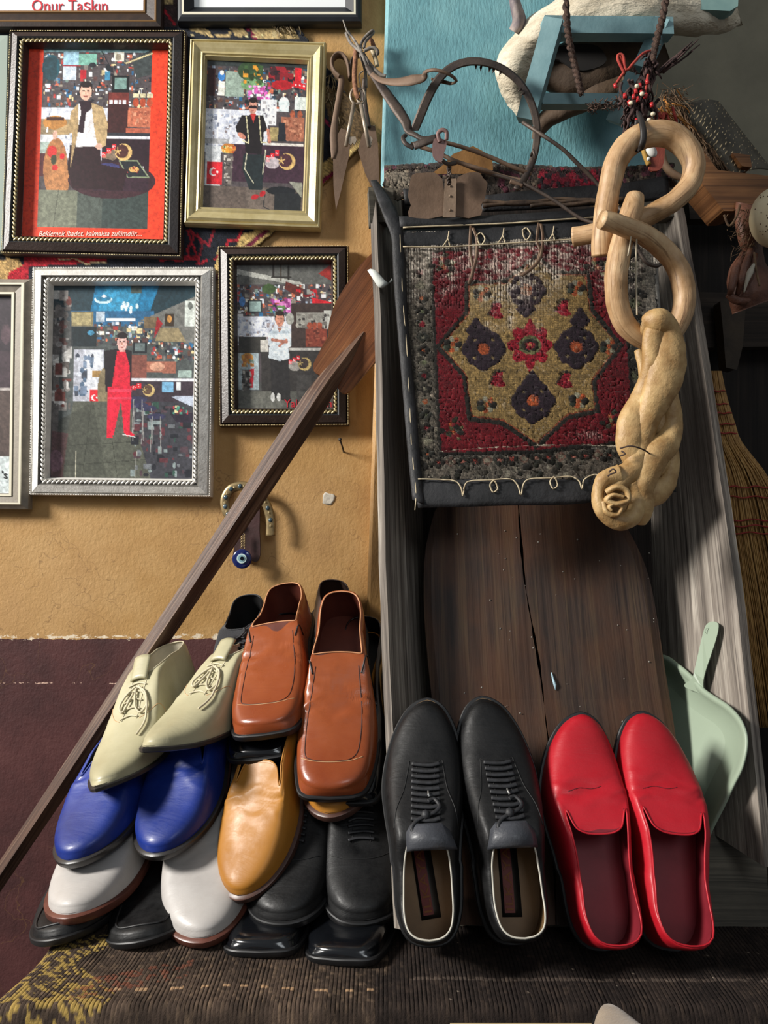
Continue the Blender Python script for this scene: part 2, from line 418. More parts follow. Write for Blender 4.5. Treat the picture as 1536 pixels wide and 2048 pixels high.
def kilim(name, x0, x1, label, seed, base, dark, light, left=False):
    nx = int((x1 - x0) / .00112); ny = 190
    ys = np.concatenate([np.linspace(1.31, 1.0, 24, endpoint=False), np.linspace(1.0, .785, 120, endpoint=False), np.linspace(.785, .70, 46)])
    xs = np.linspace(x0, x1, nx); X, S = np.meshgrid(xs, np.arange(ny)); Y = ys[S]; Z = np.full(X.shape, ZB)
    fe = .775
    drop = np.clip(fe - Y, 0, 1)      # past the front edge the cloth turns down
    Y2 = np.where(drop > 0, fe - np.minimum(drop, .03) * .8 + .0 * drop, Y); Z = Z - np.where(drop > 0, drop * drop / (drop + .012) * 2.6, 0)
    Z += .0035 * (vnoise(X * 100, Y * 100, 6, seed) - .5) + .0007 * np.abs(np.sin(X * np.pi / .0046))
    if left:
        e = np.clip((X - x0) / .035, 0, 1); Z -= .03 * (1 - np.sqrt(1 - (1 - e) ** 2)); X = X + .012 * np.sin(Y * 22 + 1) * np.clip(1 - (X - x0) / .2, 0, 1)
    c = np.array([int(base[i:i + 2], 16) for i in (0, 2, 4)]) / 255; cd_ = np.array([int(dark[i:i + 2], 16) for i in (0, 2, 4)]) / 255; cl = np.array([int(light[i:i + 2], 16) for i in (0, 2, 4)]) / 255
    n1 = vnoise(X * 100, Y * 100, 5, seed + 5, 4)[..., None]; n2 = vnoise(X * 1000, Y * 1000 * .5, 3.2, seed + 9, 2)[..., None]
    A = cd_ + (c - cd_) * np.clip(n1 * 2 - .4, 0, 1); A = A + (cl - A) * np.clip((n2 - .52) * 2.2, 0, 1) * .8
    rib = (.86 + .14 * np.abs(np.sin(X * np.pi / .0046)) - .14 * (vnoise(X * 1000 / 4.6, Y * 1000 / 3.2, 1, 13, 1) > .62))[..., None]; A = A * rib
    if left:   # ochre diamonds of the woven corner, red and pale supplementary wefts
        fl = vnoise(X * 1000 + Y * 700, Y * 1000, 5, 77, 2)
        m = (X < x0 + .10 - (.93 - Y) * .0 + .03 * np.sin(Y * 50)) & (Y < .90) & (fl > .52); A[m] = A[m] * .2 + np.array([.62, .52, .27]) * .8
        m = (X > x0 + .085) & (X < x0 + .20) & (fl > .60) & (np.abs(Y - .80 - (X - x0 - .1) * .35) < .018); A[m] = A[m] * .3 + np.array([.42, .24, .18]) * .7
        m = (np.abs(Y - .800 - .004 * np.sin(X * 30)) < .0022) & (np.sin(X * 2 * np.pi / .026 + 2 * np.sin(X * 40)) > .35) & (X > x0 + .12); A[m] = [.58, .47, .36]
    else:
        m = (np.abs(Y - .812 - .006 * vnoise(X * 100, Y * 0, 6, 3)) < .0028) & (vnoise(X * 1000, Y * 1000, 6, 21) > .42) & (X > x0 + .04); A[m] = A[m] * .55 + np.array([.42, .37, .33]) * .45
        m = rng.random(X.shape) > .9992; A[m] = [.5, .45, .4]
    Al = np.where(A <= .04045, A / 12.92, ((A + .055) / 1.055) ** 2.4)
    W = np.stack([X, Y2, Z], -1).reshape(-1, 3); B = W + np.array([0, 0.001, -.006]); idx = np.arange(nx * ny).reshape(ny, nx)
    Fc = np.stack([idx[:-1, :-1], idx[1:, :-1], idx[1:, 1:], idx[:-1, 1:]], -1).reshape(-1, 4)
    g = G(); g.V = [tuple(v) for v in W]; g.Fc = [tuple(f) for f in Fc.tolist()]; g.uv = [(0, 0)] * len(g.V); g.mi = [0] * len(g.Fc)
    o = g.build(name, M_weave, origin=((x0 + x1) / 2, 1.0, ZB), col=Al.reshape(-1, 3))
    s = o.modifiers.new('cloth_thickness', 'SOLIDIFY'); s.thickness = .005; s.offset = -1 if False else 1
    tag(o, label, 'rug'); return o
M_weave = painted('coarse_woven_wool', rough=0.95, bump=0.7, bs=420, stretch=(1, .5, 1), spec=.15, bd=.0015)
kilim('kilim_cover', bx0, P(771, 0, .86).x + .002, 'brown ribbed kilim with an ochre corner under the stacked shoes', 31, '4A3D34', '2C241F', '7A6652', True)
kilim('kilim_cover', P(771, 0, .86).x - .012, bx1, 'plain dark brown kilim with a worn crease before the red slippers', 61, '2E2622', '201A18', '453930')
# ================================================================ PICTURES ON THE WALL
M_dkframe = mat('dark_brown_lacquer', '2E2320', '3A2D28', rough=.38, ns=40, bump=.5, bs=240, bd=.0012, stretch=(1, 1, 1))
M_goldbead = mat('antique_gold', 'A8966A', 'CDBE94', rough=.42, metal=.55, ns=90)
M_gold = mat('brushed_pale_gold', 'B0A070', 'C6B88C', rough=.4, metal=.3, ns=30, bump=.1, bs=200)
M_silver = mat('aged_silver_leaf', 'CAC6BF', 'E6E3DC', rough=.42, metal=.15, ns=50, bump=.6, bs=200, bd=.0012)
M_silverdk = mat('dark_silver_groove', '4A4742', '6A6761', rough=.5, metal=.3, ns=50)
M_greyfr = mat('grey_wood_grain_moulding', '736B5F', '857C6F', rough=.6, ns=60, bump=.2, bs=200)
M_white = mat('ivory_line', 'D8D2BC', rough=.5)
M_blackfr = mat('black_moulding', '15171B', '1E2126', rough=.45, ns=30)
M_brownfr = mat('brown_moulding', '2B211D', '382A22', rough=.5, ns=50, bump=.2)
M_bronze = mat('bronze_line', '7E5F3C', rough=.45, metal=.4)
M_palefr = mat('pale_green_grey_moulding', '8E9A90', rough=.5)
M_print = painted('photo_paper_print', rough=.45, spec=.4)
def glass_mat():
    t = NT('picture_glass'); t.t.nodes.remove(t.b); out = t.t.nodes['Material Output']
    tr = t.n('ShaderNodeBsdfTransparent'); gl = t.n('ShaderNodeBsdfGlossy', Roughness=.03); fr = t.n('ShaderNodeFresnel', IOR=1.5)
    ge = t.n('ShaderNodeNewGeometry'); sb = t.n('ShaderNodeMath', operation='SUBTRACT'); sb.inputs[0].default_value = 1; t.l(ge.outputs['Backfacing'], sb.inputs[1]); mu = t.n('ShaderNodeMath', operation='MULTIPLY'); t.l(fr.outputs[0], mu.inputs[0]); t.l(sb.outputs[0], mu.inputs[1])
    mx = t.n('ShaderNodeMixShader'); t.l(mu.outputs[0], mx.inputs[0]); t.l(tr.outputs[0], mx.inputs[1]); t.l(gl.outputs[0], mx.inputs[2]); t.l(mx.outputs[0], out.inputs[0]); return t.m
M_glass = glass_mat()
FD = WALL - .030   # depth of the front faces
def quadf(c, D):
    TL, TR, BR, BL = [np.array(P(x, y, D)) for x, y in c]
    def f(u, v): u = np.asarray(u)[..., None]; v = np.asarray(v)[..., None]; return (TL * (1 - u) + TR * u) * (1 - v) + (BL * (1 - u) + BR * u) * v
    return f
def frame(label, outer, inner, prof, mats, beads, canvas=None, D=FD, back=WALL - .006):
    """prof: list of (t 0..1 from outer to inner, height above base, material index of the band ending here)"""
    c = P(sum(p[0] for p in outer) / 4, max(p[1] for p in outer), D)
    root = thing('picture_frame', label, 'framed picture', (c.x, back, c.z), 'framed photographs on the wall')
    O = [np.array(p, float) for p in outer]; I = [np.array(p, float) for p in inner]
    g = G(); rings = []
    hs = [(0, None)] + list(prof)
    def ringat(t, h):
        return [P(*(O[k] * (1 - t) + I[k] * t), D) + Vector((0, (back - D) - h if h is not None else 0, 0)) for k in range(4)]
    allr = [ringat(0, 0)] + [ringat(t, h) for t, h, m in prof]
    ms = [prof[0][2]] + [m for t, h, m in prof[1:]]
    # prof heights are measured from the back plane
    for i in range(len(allr) - 1):
        a, b = allr[i], allr[i + 1]
        for k in range(4):
            j = (k + 1) % 4; g.add([a[k], a[j], b[j], b[k]], [(3, 2, 1, 0)], ms[i])
    g.build('moulding', mats, root, smooth=False)
    # ornaments run round the frame
    for (t, h, kind, m, size, pitch) in beads:
        gg = G(); R = ringat(t, h)
        for k in range(4):
            a, b = R[k], R[(k + 1) % 4]; L = (b - a).length; n = max(2, int(L / pitch)); d = (b - a).normalized()
            ang = math.atan2(d.z, d.x)
            for i in range(n):
                c_ = a + (b - a) * ((i + .5) / n)
                if kind == 'dot': gg.add(*ball(c_, size, size * .8, size, nu=5, nv=4))
                else:
                    Mr = Matrix.Rotation(-(ang + .62), 3, 'Y'); gg.add(*ball(c_, size * 1.55, size * .8, size * .62, Mr, nu=7, nv=5))
                    Mr2 = Matrix.Rotation(-(ang + .62), 3, 'Y'); gg.add(*ball(c_ + Vector((0, -.0007, 0)), size * .8, size * .62, size * .25, Mr2, nu=5, nv=4), 1) if kind == 'rope2' else None
        gg.build('beading' if kind == 'dot' else 'rope_ornament', [m, M_dkframe], root)
    hi = prof[-1][1]; Dp = back - max(.002, hi - .0015)
    if canvas is not None:
        s = FD / Dp; f = quadf([(768 + (x - 768) * 1, y) for x, y in inner], D)
        cv = canvas
        def fn(X, Y):
            u = (X - cv.x0) / (cv.x1 - cv.x0); v = (Y - cv.y0) / (cv.y1 - cv.y0); W = f(u * 1.02 - .01, v * 1.02 - .01); W[..., 1] = Dp; return W
        gm = cv.mesh(fn); pr = gm.build('print', M_print, root, col=cv.lin(1.3).reshape(-1, 3))
        gl = G(); q = [P(*p, D) for p in inner]; q = [Vector((p.x, Dp - .003, p.z)) for p in q]
        q2 = [p + Vector((0, .0018, 0)) for p in q]; gl.add(*slab(q, q2)[:2]); gl.build('glass_pane', M_glass, root, smooth=False)
        return root, pr, f, Dp, cv
    return root
def rope_prof(dk=0, rp=1): return [(0, .012, dk), (.02, .016, dk), (.10, .020, dk), (.14, .017, dk), (.18, .0215, dk), (.55, .027, dk), (.62, .025, rp), (.66, .022, rp), (.84, .022, rp), (.88, .024, dk), (.92, .020, dk), (1, .010, dk)]

SH = ['C9CED6', '8B97A6', 'E6E8EC', '5A4038', '7B4B38', '3B3A40', 'B8644A', '2E5F86', 'A33A38', 'DCD5C4', '6E7F78', 'C7B58A']
DK = ['23242B', '3B3237', '553C3A', '1B2327', '4A4E55', '77706A', '2E3E4A', '8C8478']
def flag(c, x, y, w_, h_):
    c.rect(x, y, x + w_, y + h_, 'C4222C'); c.ell(x + w_ * .42, y + h_ * .45, w_ * .26, w_ * .26, 'F0E6E6'); c.ell(x + w_ * .50, y + h_ * .45, w_ * .2, w_ * .2, 'C4222C')
    c.ell(x + w_ * .70, y + h_ * .45, w_ * .08, w_ * .08, 'F0E6E6')
def crescent(c, x, y, r, fg, bg):
    c.ell(x, y, r, r, fg); c.ell(x - r * .22, y - r * .1, r * .8, r * .8, bg)
    for k in range(5):
        a = k * 1.2566 - 1.57; c.line([(x - r * .7, y - r * .1), (x - r * .7 + math.cos(a) * r * .42, y - r * .1 + math.sin(a) * r * .42)], r * .12, fg)
def face(c, x, y, w_, h_, hair='241A18', skin='D8A994'):
    c.ell(x, y - h_ * .12, w_ * .58, h_ * .60, hair); c.ell(x, y, w_ * .5, h_ * .56, skin); c.ell(x, y - h_ * .5, w_ * .5, h_ * .22, hair)
    c.rect(x - w_ * .32, y - h_ * .12, x - w_ * .08, y - h_ * .04, '4A3028'); c.rect(x + w_ * .08, y - h_ * .12, x + w_ * .32, y - h_ * .04, '4A3028')
    c.rect(x - w_ * .05, y - h_ * .05, x + w_ * .05, y + h_ * .14, 'BE8A76'); c.rect(x - w_ * .17, y + h_ * .26, x + w_ * .17, y + h_ * .33, '9B5A50')
def shopback(c, x0, y0, x1, y1):
    h_ = y1 - y0; c.rect(x0, y0, x1, y1, '4B4446')
    c.clutter(x0, y0, x1, y0 + h_ * .33, 420, SH + DK, 1, 5)
    c.rect(x0, y0 + h_ * .33, x0 + (x1 - x0) * .62, y0 + h_ * .62, 'C8CBD6')
    for k in range(5):
        xx = x0 + (x1 - x0) * .62 * k / 5; c.rect(xx, y0 + h_ * .33, xx + 2, y0 + h_ * .62, 'F0F1F5')
    c.clutter(x0, y0 + h_ * .36, x0 + (x1 - x0) * .6, y0 + h_ * .62, 150, ['9AA2B4', 'B5BAC8', 'DADDE6', '8A7F80', '767C8C'], 1, 4)

# --- orange-matted portrait
inn = [(51, 88), (332, 90), (322, 474), (36, 468)]
c = Canvas(40, 88, 328, 472, 1.35, 'D93A1C')
c.put(np.ones(c.X.shape, bool), lambda X, Y: np.array([.855, .24, .13]) * (1 + .06 * (vnoise(X, Y, 60, 2)[..., None] - .5)))
x0, x1, y0, y1 = 72, 292, 90, 447; shopback(c, x0, y0, x1, y1)
c.rect(x0, y0, x1, 97, '7FA0A4'); c.ell(88, 128, 18, 26, '1F4A55'); c.rect(x0, 108, 100, 160, '24343A', .6)
c.rect(112, 96, 143, 122, '8FB2C4'); c.rect(113, 124, 140, 152, 'B9C3CF'); c.rect(111, 122, 142, 125, '8E2230'); c.rect(144, 100, 180, 122, '6FA091')
c.line([(190, 95), (205, 120), (172, 122)], 2, '2A2A30'); c.ell(172, 122, 7, 5, '23272C'); c.ell(204, 127, 6, 6, '23272C'); c.rect(148, 132, 160, 150, 'B0222E')
c.rect(198, 134, 208, 152, '3D7C9C'); c.rect(215, 96, 235, 114, 'E2DCC8'); c.ell(224, 106, 6, 7, '8C8272'); c.rect(212, 143, 248, 176, '16181A'); c.rect(218, 147, 242, 170, '6E8A84')
c.poly([(250, 110), (292, 90), (292, 140), (262, 148)], '3A4040'); c.line([(240, 118), (292, 98)], 3, 'C9B98E')
c.rect(206, 176, 248, 262, '3A1E1E'); c.rect(207, 176, 248, 200, '6A2E28')
for k in range(4): c.rect(209 + 9 * k, 192, 215 + 9 * k, 199, 'DADADF')
for k in range(3): c.ell(262 + 14 * k, 196, 6, 9, 'A8482E'); c.rect(256 + 14 * k, 178, 268 + 14 * k, 186, 'C8BE9A')
c.poly([(247, 207), (292, 205), (292, 246), (246, 244)], 'B5694E'); c.clutter(252, 212, 290, 240, 26, ['C98A6C', '94503C'], 1, 4); c.rect(244, 247, 292, 256, 'A85A44')
c.rect(206, 256, 292, 264, '2A2C32'); c.rect(200, 263, 292, 268, 'DDDDE6'); c.rect(196, 268, 292, 340, '2A1A22')
c.rect(x0, 262, 110, 276, 'C9CCD0'); c.rect(x0, 276, 100, 300, '9AA8A0'); c.rect(x0, 300, 90, 345, '4C2528'); c.rect(x0, 230, 130, 262, '8A7A60')
c.ell(100, 238, 24, 14, 'A5733C'); c.rect(82, 226, 118, 234, '3A2018')
c.ell(104, 328, 24, 60, '9C6A42'); c.ell(112, 350, 22, 40, 'A6734A'); c.ell(96, 296, 10, 12, 'B32E2C'); c.ell(117, 305, 5, 6, 'C4222C'); c.ell(103, 328, 6, 6, 'B32E2C'); c.ell(100, 312, 6, 10, '3A3F2E')
c.rect(x0, 372, 150, 447, '6F7262'); c.rect(150, 372, 292, 447, '38423F'); c.rect(150, 372, 200, 447, '4B524C'); c.line([(112, 372), (104, 447)], 1.5, '4A4C42')
c.ell(218, 352, 88, 36, '3A2228'); c.ell(210, 327, 24, 10, '3A3A66'); c.rect(180, 330, 292, 372, '33202A')
c.poly([(232, 312), (268, 312), (292, 344), (250, 345)], '23262A'); c.line([(232, 312), (268, 312), (292, 344), (250, 345), (232, 312)], 2.5, '7A8468'); c.ell(262, 329, 10, 6, 'C69A5A'); c.clutter(248, 318, 284, 338, 20, ['E8E8E8', '2A2A2A', '8C2A30'], 1, 3)
for k in range(3): flag(c, 196 + 10 * k, 296 - 8 * k, 9, 10)
c.poly([(195, 306), (235, 280), (245, 290), (220, 312)], 'CBB88E', .5); crescent(c, 240, 295, 17, 'C9A66A', '4A2A26')
c.poly([(132, 282), (192, 284), (196, 320), (250, 330), (240, 372), (140, 368), (128, 330)], '2A181C')
c.poly([(146, 200), (170, 196), (188, 284), (144, 286)], 'D9D4D4')
c.poly([(145, 200), (132, 214), (128, 240), (98, 254), (104, 264), (136, 258), (134, 330), (142, 286), (148, 250)], 'A38A64')
c.poly([(172, 197), (196, 206), (207, 240), (204, 282), (190, 290), (184, 270), (178, 240)], 'A8906A'); c.ell(101, 262, 5, 9, 'CFA492'); c.ell(190, 284, 7, 6, 'CFA492')
c.poly([(147, 194), (173, 194), (171, 212), (162, 218), (158, 258), (146, 256), (152, 216)], '2A1A22'); face(c, 160, 176, 24, 30)
c.poly([(84, 247), (86, 247), (86, 258), (82, 258)], 'F0F0F0'); c.A *= (.8 + .4 * vnoise(c.X, c.Y, 5, 41, 2))[..., None]; c.grain(.05)
root, pr, f, Dp, cv = frame('large dark brown frame, orange mount around a man in beige jacket and scarf', [(17, 57), (370, 57), (361, 512), (-1, 505)], inn,
    rope_prof(), [M_dkframe, M_blackfr], [(.05, .0205, 'dot', M_goldbead, .0010, .0030), (.75, .0225, 'rope', M_goldbead, .0040, .0078)], c)
M_ink = mat('white_ink', 'F2E6D8', rough=.5); M_red_ink = mat('red_ink', 'C21F2C', rough=.5); M_blk_ink = mat('black_ink', '1A1A1A', rough=.5)
def write(s, px, py, size_px, root, Dp, ink, shear=0, width_px=None, D=FD):
    a = P(px, py, D); M = Matrix.Translation(Vector((a.x, Dp - .0008, a.z))) @ Matrix.Rotation(math.pi / 2, 4, 'X')
    return text(s, size_px / F * D, M, ink, root, shear=shear, extrude=.0003, width=width_px / F * D if width_px else None)
write('Beklemek ibadet. kalmaksa zulümdür....', 69, 466, 15, root, Dp, M_ink, .35, 208)

# --- gold frame
c = Canvas(405, 112, 612, 414, 1.3, '6A6A6A'); shopback(c, 405, 112, 612, 414); c.rect(405, 112, 612, 125, '2E3434')
c.rect(445, 135, 482, 185, '8A9A8E'); c.ell(495, 132, 26, 20, '32482E'); c.ell(500, 160, 24, 12, '6E9468'); c.clutter(480, 120, 520, 160, 30, ['3E5A34', 'C98A2E', '28381F'], 2, 6)
c.clutter(490, 160, 537, 190, 40, ['C85AA8', 'D884C0', 'B0468E', 'E3E0E8'], 2, 6); c.clutter(532, 120, 585, 150, 26, ['2A1A1E', '3E2024', '8C2028'], 4, 10); c.ell(560, 158, 22, 10, 'A51C24'); c.rect(585, 122, 598, 160, 'C4222C'); c.poly([(582, 148), (608, 154), (608, 166), (582, 160)], 'C4222C')
for k in range(3): c.ell(588 + 8 * k, 156 + k, 1.8, 1.8, 'F0E6E6')
c.ell(436, 145, 7, 10, '3A78B8'); c.ell(437, 138, 4, 5, 'E8DCCB'); c.rect(430, 155, 443, 184, 'D8D8CC'); c.rect(408, 130, 424, 185, '3A1E1E')
c.rect(518, 188, 550, 240, 'D9DCE0'); c.clutter(521, 192, 548, 238, 20, ['7E7C84', 'F0F0F2', '9A9698'], 1, 4); c.ell(565, 196, 11, 14, 'E8ECEC'); c.rect(555, 190, 575, 212, 'CFDCDC'); c.rect(586, 180, 610, 206, 'C8D0CC')
c.ell(583, 216, 5, 8, '9C5238'); c.ell(598, 216, 5, 8, '9C5238'); c.rect(560, 222, 608, 270, '98604A'); c.clutter(562, 226, 604, 262, 40, ['B98064', '7A4634'], 1, 4)
c.rect(538, 244, 562, 272, '9A8A5E'); c.poly([(556, 234), (568, 234), (572, 272), (554, 272)], '22242A'); c.rect(530, 275, 608, 281, 'CFC8C0'); c.rect(455, 281, 612, 356, '3A2632'); c.rect(405, 272, 455, 282, '9A9A9C')
c.rect(408, 286, 440, 366, 'C9CDD0'); flag(c, 412, 318, 31, 46); c.ell(455, 290, 15, 10, 'C27A34'); c.clutter(440, 284, 470, 302, 25, ['C98A2E', 'B5542A', '6E7A4E', 'E0C27A'], 2, 4)
c.rect(448, 300, 464, 380, '5A5350'); c.clutter(446, 304, 466, 384, 40, ['B9B2A8', '3A3634', '857C74'], 1, 4); c.ell(454, 383, 15, 6, '9C948A')
c.rect(405, 366, 612, 414, '5B5049'); c.clutter(405, 366, 612, 414, 6, ['544A44', '655A52'], 10, 30)
for k in range(3): flag(c, 532 + 9 * k, 302 - 6 * k, 8, 12)
c.ell(545, 316, 15, 12, 'D8D2D2', .7); crescent(c, 575, 312, 17, 'C9A66A', '4A2A30'); c.ell(565, 372, 30, 9, '1B1D20'); c.poly([(552, 376), (606, 376), (606, 414), (552, 414)], '222426')
c.line([(532, 380), (530, 405), (545, 412)], 2, '2A2C2E'); c.poly([(580, 352), (608, 354), (608, 385)], '8A8A7E')
c.poly([(486, 300), (530, 300), (526, 372), (500, 372), (484, 330)], '20282A'); c.line([(494, 290), (489, 330), (508, 358)], 2, 'B8B49C'); c.line([(531, 290), (526, 340)], 2, 'B8B49C')
c.poly([(480, 222), (523, 220), (534, 250), (526, 254), (522, 300), (490, 298), (486, 262), (470, 256), (468, 246)], '1C1719'); c.line([(489, 224), (496, 278), (484, 274)], 2.2, 'C8C09A'); c.line([(515, 222), (521, 276), (532, 275)], 2.2, 'C8C09A')
c.ell(481, 264, 9, 5, 'B87A66', rot=.6); c.line([(534, 250), (538, 274)], 6, 'B87A66'); c.poly([(496, 218), (509, 218), (504, 236)], 'A8322E'); face(c, 502, 204, 17, 26, '201614', 'C08A78'); c.rect(494, 203, 510, 208, '201418')
c.ell(512, 386, 8, 5, 'A82228', rot=-.3); c.ell(527, 379, 7, 5, 'A82228', rot=-.8); c.A *= (.8 + .4 * vnoise(c.X, c.Y, 5, 41, 2))[..., None]; c.grain(.05)
frame('gold frame with a photo of a man in sunglasses and an embroidered waistcoat', [(378, 73), (652, 80), (640, 455), (366, 445)], [(411, 110), (613, 119), (603, 415), (402, 407)],
    [(0, .014, 0), (.05, .020, 0), (.12, .021, 0), (.16, .0185, 0), (.20, .0205, 0), (.30, .0235, 0), (.50, .0205, 0), (.66, .0175, 0), (.78, .0190, 0), (.82, .016, 0), (.90, .017, 0), (1, .009, 0)], [M_gold], [], c)

# --- silver frame
c = Canvas(93, 567, 386, 957, 1.45, '4A4F4E'); c.rect(93, 567, 386, 640, '20343C'); c.poly([(180, 567), (310, 567), (290, 625), (170, 625)], '1F6E96')
c.poly([(200, 567), (275, 567), (262, 625), (185, 625)], '3C93B8', .7); c.rect(130, 620, 300, 650, '2A5C80')
c.poly([(386, 590), (386, 700), (300, 640), (270, 640)], '6A6A66'); c.ell(196, 598, 18, 8, 'B8D4DE'); c.ell(196, 595, 15, 6.5, '286E90'); c.poly([(192, 592), (197, 587), (203, 592), (197, 594)], 'E8F4F8'); c.rect(252, 568, 274, 585, '4E5A56')
for k in range(9): c.ell(232 + rng.uniform(0, 34), 604 + rng.uniform(0, 18), 3, 5, 'CFE6EE')
c.rect(132, 622, 176, 650, '7A7052'); c.rect(135, 625, 172, 648, '9A8E68'); c.rect(182, 622, 200, 642, 'A8B4C0'); c.rect(202, 634, 262, 640, 'E6F0F4')
c.clutter(178, 642, 300, 690, 130, SH + DK, 2, 6); c.rect(132, 652, 184, 692, '1C262A'); c.ell(172, 664, 7, 5, '3E7E9E'); c.rect(280, 632, 310, 655, '6A5A44'); c.poly([(306, 632), (318, 645), (300, 675)], '8C2228')
c.rect(362, 600, 384, 650, 'B8BEB8'); c.ell(373, 610, 5, 7, '5A5E5A'); c.rect(322, 626, 340, 650, '3A2E24'); c.ell(331, 636, 5, 7, 'C08A4A'); c.poly([(312, 654), (350, 654), (366, 682), (302, 680)], '8A7C5E')
c.clutter(296, 682, 384, 720, 90, SH + DK, 2, 5); c.rect(258, 682, 286, 704, '22262A'); c.rect(262, 684, 282, 700, '5E6A6A'); c.poly([(286, 720), (346, 720), (346, 744), (286, 742)], '9A6250'); c.ell(308, 731, 15, 9, 'C09078'); c.rect(256, 708, 286, 754, '7A4A40'); c.rect(350, 738, 378, 752, '8FA09A')
c.rect(252, 754, 384, 760, 'D0D0D8'); c.rect(252, 760, 386, 800, '3A3038'); flag(c, 258, 768, 9, 10); flag(c, 267, 764, 9, 10); crescent(c, 292, 778, 12, 'B8A06A', '5A4436'); c.rect(318, 762, 342, 782, '6FA0C0'); c.rect(348, 762, 356, 778, 'D8DCE0')
c.rect(93, 640, 110, 957, '605C5A'); c.clutter(95, 580, 134, 820, 70, ['B8B6B2', 'D6D4D0', '8C8682', '5E5854', '6A3A34'], 3, 12); c.poly([(97, 600), (130, 612), (136, 690), (97, 720)], '4E4A4A', .5)
c.rect(138, 697, 200, 800, 'A8AAB4'); c.rect(160, 698, 196, 780, 'C9CCD4'); c.clutter(140, 700, 180, 790, 30, ['50647A', '6E7E94', 'B8BCC6', '3E4450'], 3, 9); c.rect(176, 740, 196, 752, '9A7A4A')
flag(c, 172, 778, 22, 34); c.rect(170, 776, 172, 816, 'D8D4D0'); c.ell(200, 780, 12, 46, '7A6E54')
c.poly([(140, 800), (252, 800), (300, 957), (110, 957)], '52544A'); c.poly([(110, 840), (180, 800), (210, 957), (100, 957)], '3E4038', .6); c.line([(176, 800), (160, 957)], 1.2, '34362E'); c.line([(220, 880), (232, 957)], 1.2, '34362E'); c.line([(110, 890), (280, 880)], 1.2, '34362E'); c.line([(110, 930), (300, 915)], 1.2, '34362E')
c.poly([(252, 800), (386, 800), (386, 957), (300, 957)], '3A3A40'); c.clutter(258, 800, 384, 950, 100, ['5C3238', '2E4A40', '6A6E72', '22242A', '4A3A40', '7E8A8A'], 2, 9)
for x, y in ((272, 808), (290, 814), (308, 830), (270, 796)): c.ell(x, y, 19, 6, '34344E'); c.line([(x - 8, y), (x - 11, y + 70)], 1.5, '8C8A88'); c.line([(x + 8, y), (x + 11, y + 70)], 1.5, '8C8A88')
c.poly([(336, 790), (386, 788), (386, 812), (366, 804)], 'A8B0C0'); c.poly([(336, 826), (384, 822), (384, 842), (350, 842)], '2A2430'); c.clutter(340, 808, 372, 826, 14, ['B83A44', '4E8C7A', 'D8C090'], 2, 4)
c.poly([(97, 860), (130, 865), (120, 957), (97, 957)], '5A3438', .6); c.ell(106, 920, 14, 22, '7A5C6C', .6); c.line([(147, 900), (147, 957)], 1.3, 'B8B4A0'); c.line([(270, 900), (266, 957)], 1.3, '9A9A92')
c.poly([(200, 700), (234, 694), (256, 700), (256, 768), (246, 780), (204, 782)], '221C20'); c.poly([(226, 700), (242, 698), (252, 730), (254, 775), (216, 778)], 'C62035')
c.poly([(208, 772), (257, 770), (254, 860), (243, 862), (236, 800), (222, 868), (209, 868)], 'D01F38'); c.rect(210, 776, 257, 782, 'E25068', .6); c.rect(210, 792, 257, 796, 'E25068', .6); c.poly([(208, 866), (220, 866), (221, 874), (208, 874)], 'D01F38'); c.poly([(240, 860), (254, 858), (266, 868), (250, 870)], 'D01F38'); c.line([(240, 866), (266, 871)], 1.5, 'E8E4E8')
face(c, 236, 684, 20, 30, '201A1C', 'D6A8A0'); c.rect(232, 696, 242, 702, 'D0A098'); c.A *= (.8 + .4 * vnoise(c.X, c.Y, 5, 41, 2))[..., None]; c.grain(.05)
frame('silver frame with a photo of a man in a red suit and dark jacket', [(62, 532), (427, 532), (420, 994), (56, 990)], [(101, 567), (387, 567), (380, 957), (93, 954)],
    rope_prof(), [M_silver, M_silverdk], [(.05, .0205, 'dot', M_silver, .0011, .0030), (.75, .0225, 'rope', M_silver, .0040, .0082)], c)

# --- small brown frame
c = Canvas(472, 525, 661, 815, 1.3, '4A4A48'); c.rect(472, 525, 661, 575, '5A5A56'); c.poly([(472, 535), (600, 562), (600, 570), (472, 545)], 'A8A8A0'); shopback(c, 472, 566, 661, 760)
c.line([(545, 527), (545, 550)], 4, '2A2622'); c.line([(560, 527), (560, 560)], 3, '3A3026'); c.line([(575, 530), (575, 556)], 3, '2A2622'); c.line([(542, 552), (580, 552)], 3, '2A2622')
c.poly([(570, 560), (605, 575), (595, 590), (566, 575)], '5A2A24'); c.clutter(590, 575, 632, 592, 18, ['B02028', '7A1C20', '8A8A84'], 2, 5); c.poly([(620, 592), (660, 602), (660, 614), (622, 604)], 'C4222C'); c.poly([(634, 545), (661, 525), (661, 560)], '8C2A24')
c.rect(494, 597, 522, 622, '2A2E2E'); c.rect(497, 600, 519, 619, '8AA09C'); c.ell(483, 600, 6, 10, '4878B0'); c.clutter(538, 594, 582, 622, 40, ['C060A8', 'D884C0', '8C3A7A', '5A7A4A'], 2, 5); c.ell(536, 575, 14, 10, '3A4E2C')
c.rect(580, 604, 661, 700, '3C302C'); c.rect(590, 622, 646, 652, '8A8880'); c.ell(577, 634, 8, 12, '9A9A92'); c.rect(645, 618, 661, 655, 'B8B8B0'); c.clutter(588, 624, 656, 655, 30, ['6A6660', '3A3634', 'A8A49A'], 1, 5)
for k in range(3): c.ell(616 + 10 * k, 648, 5, 7, '9A4A34')
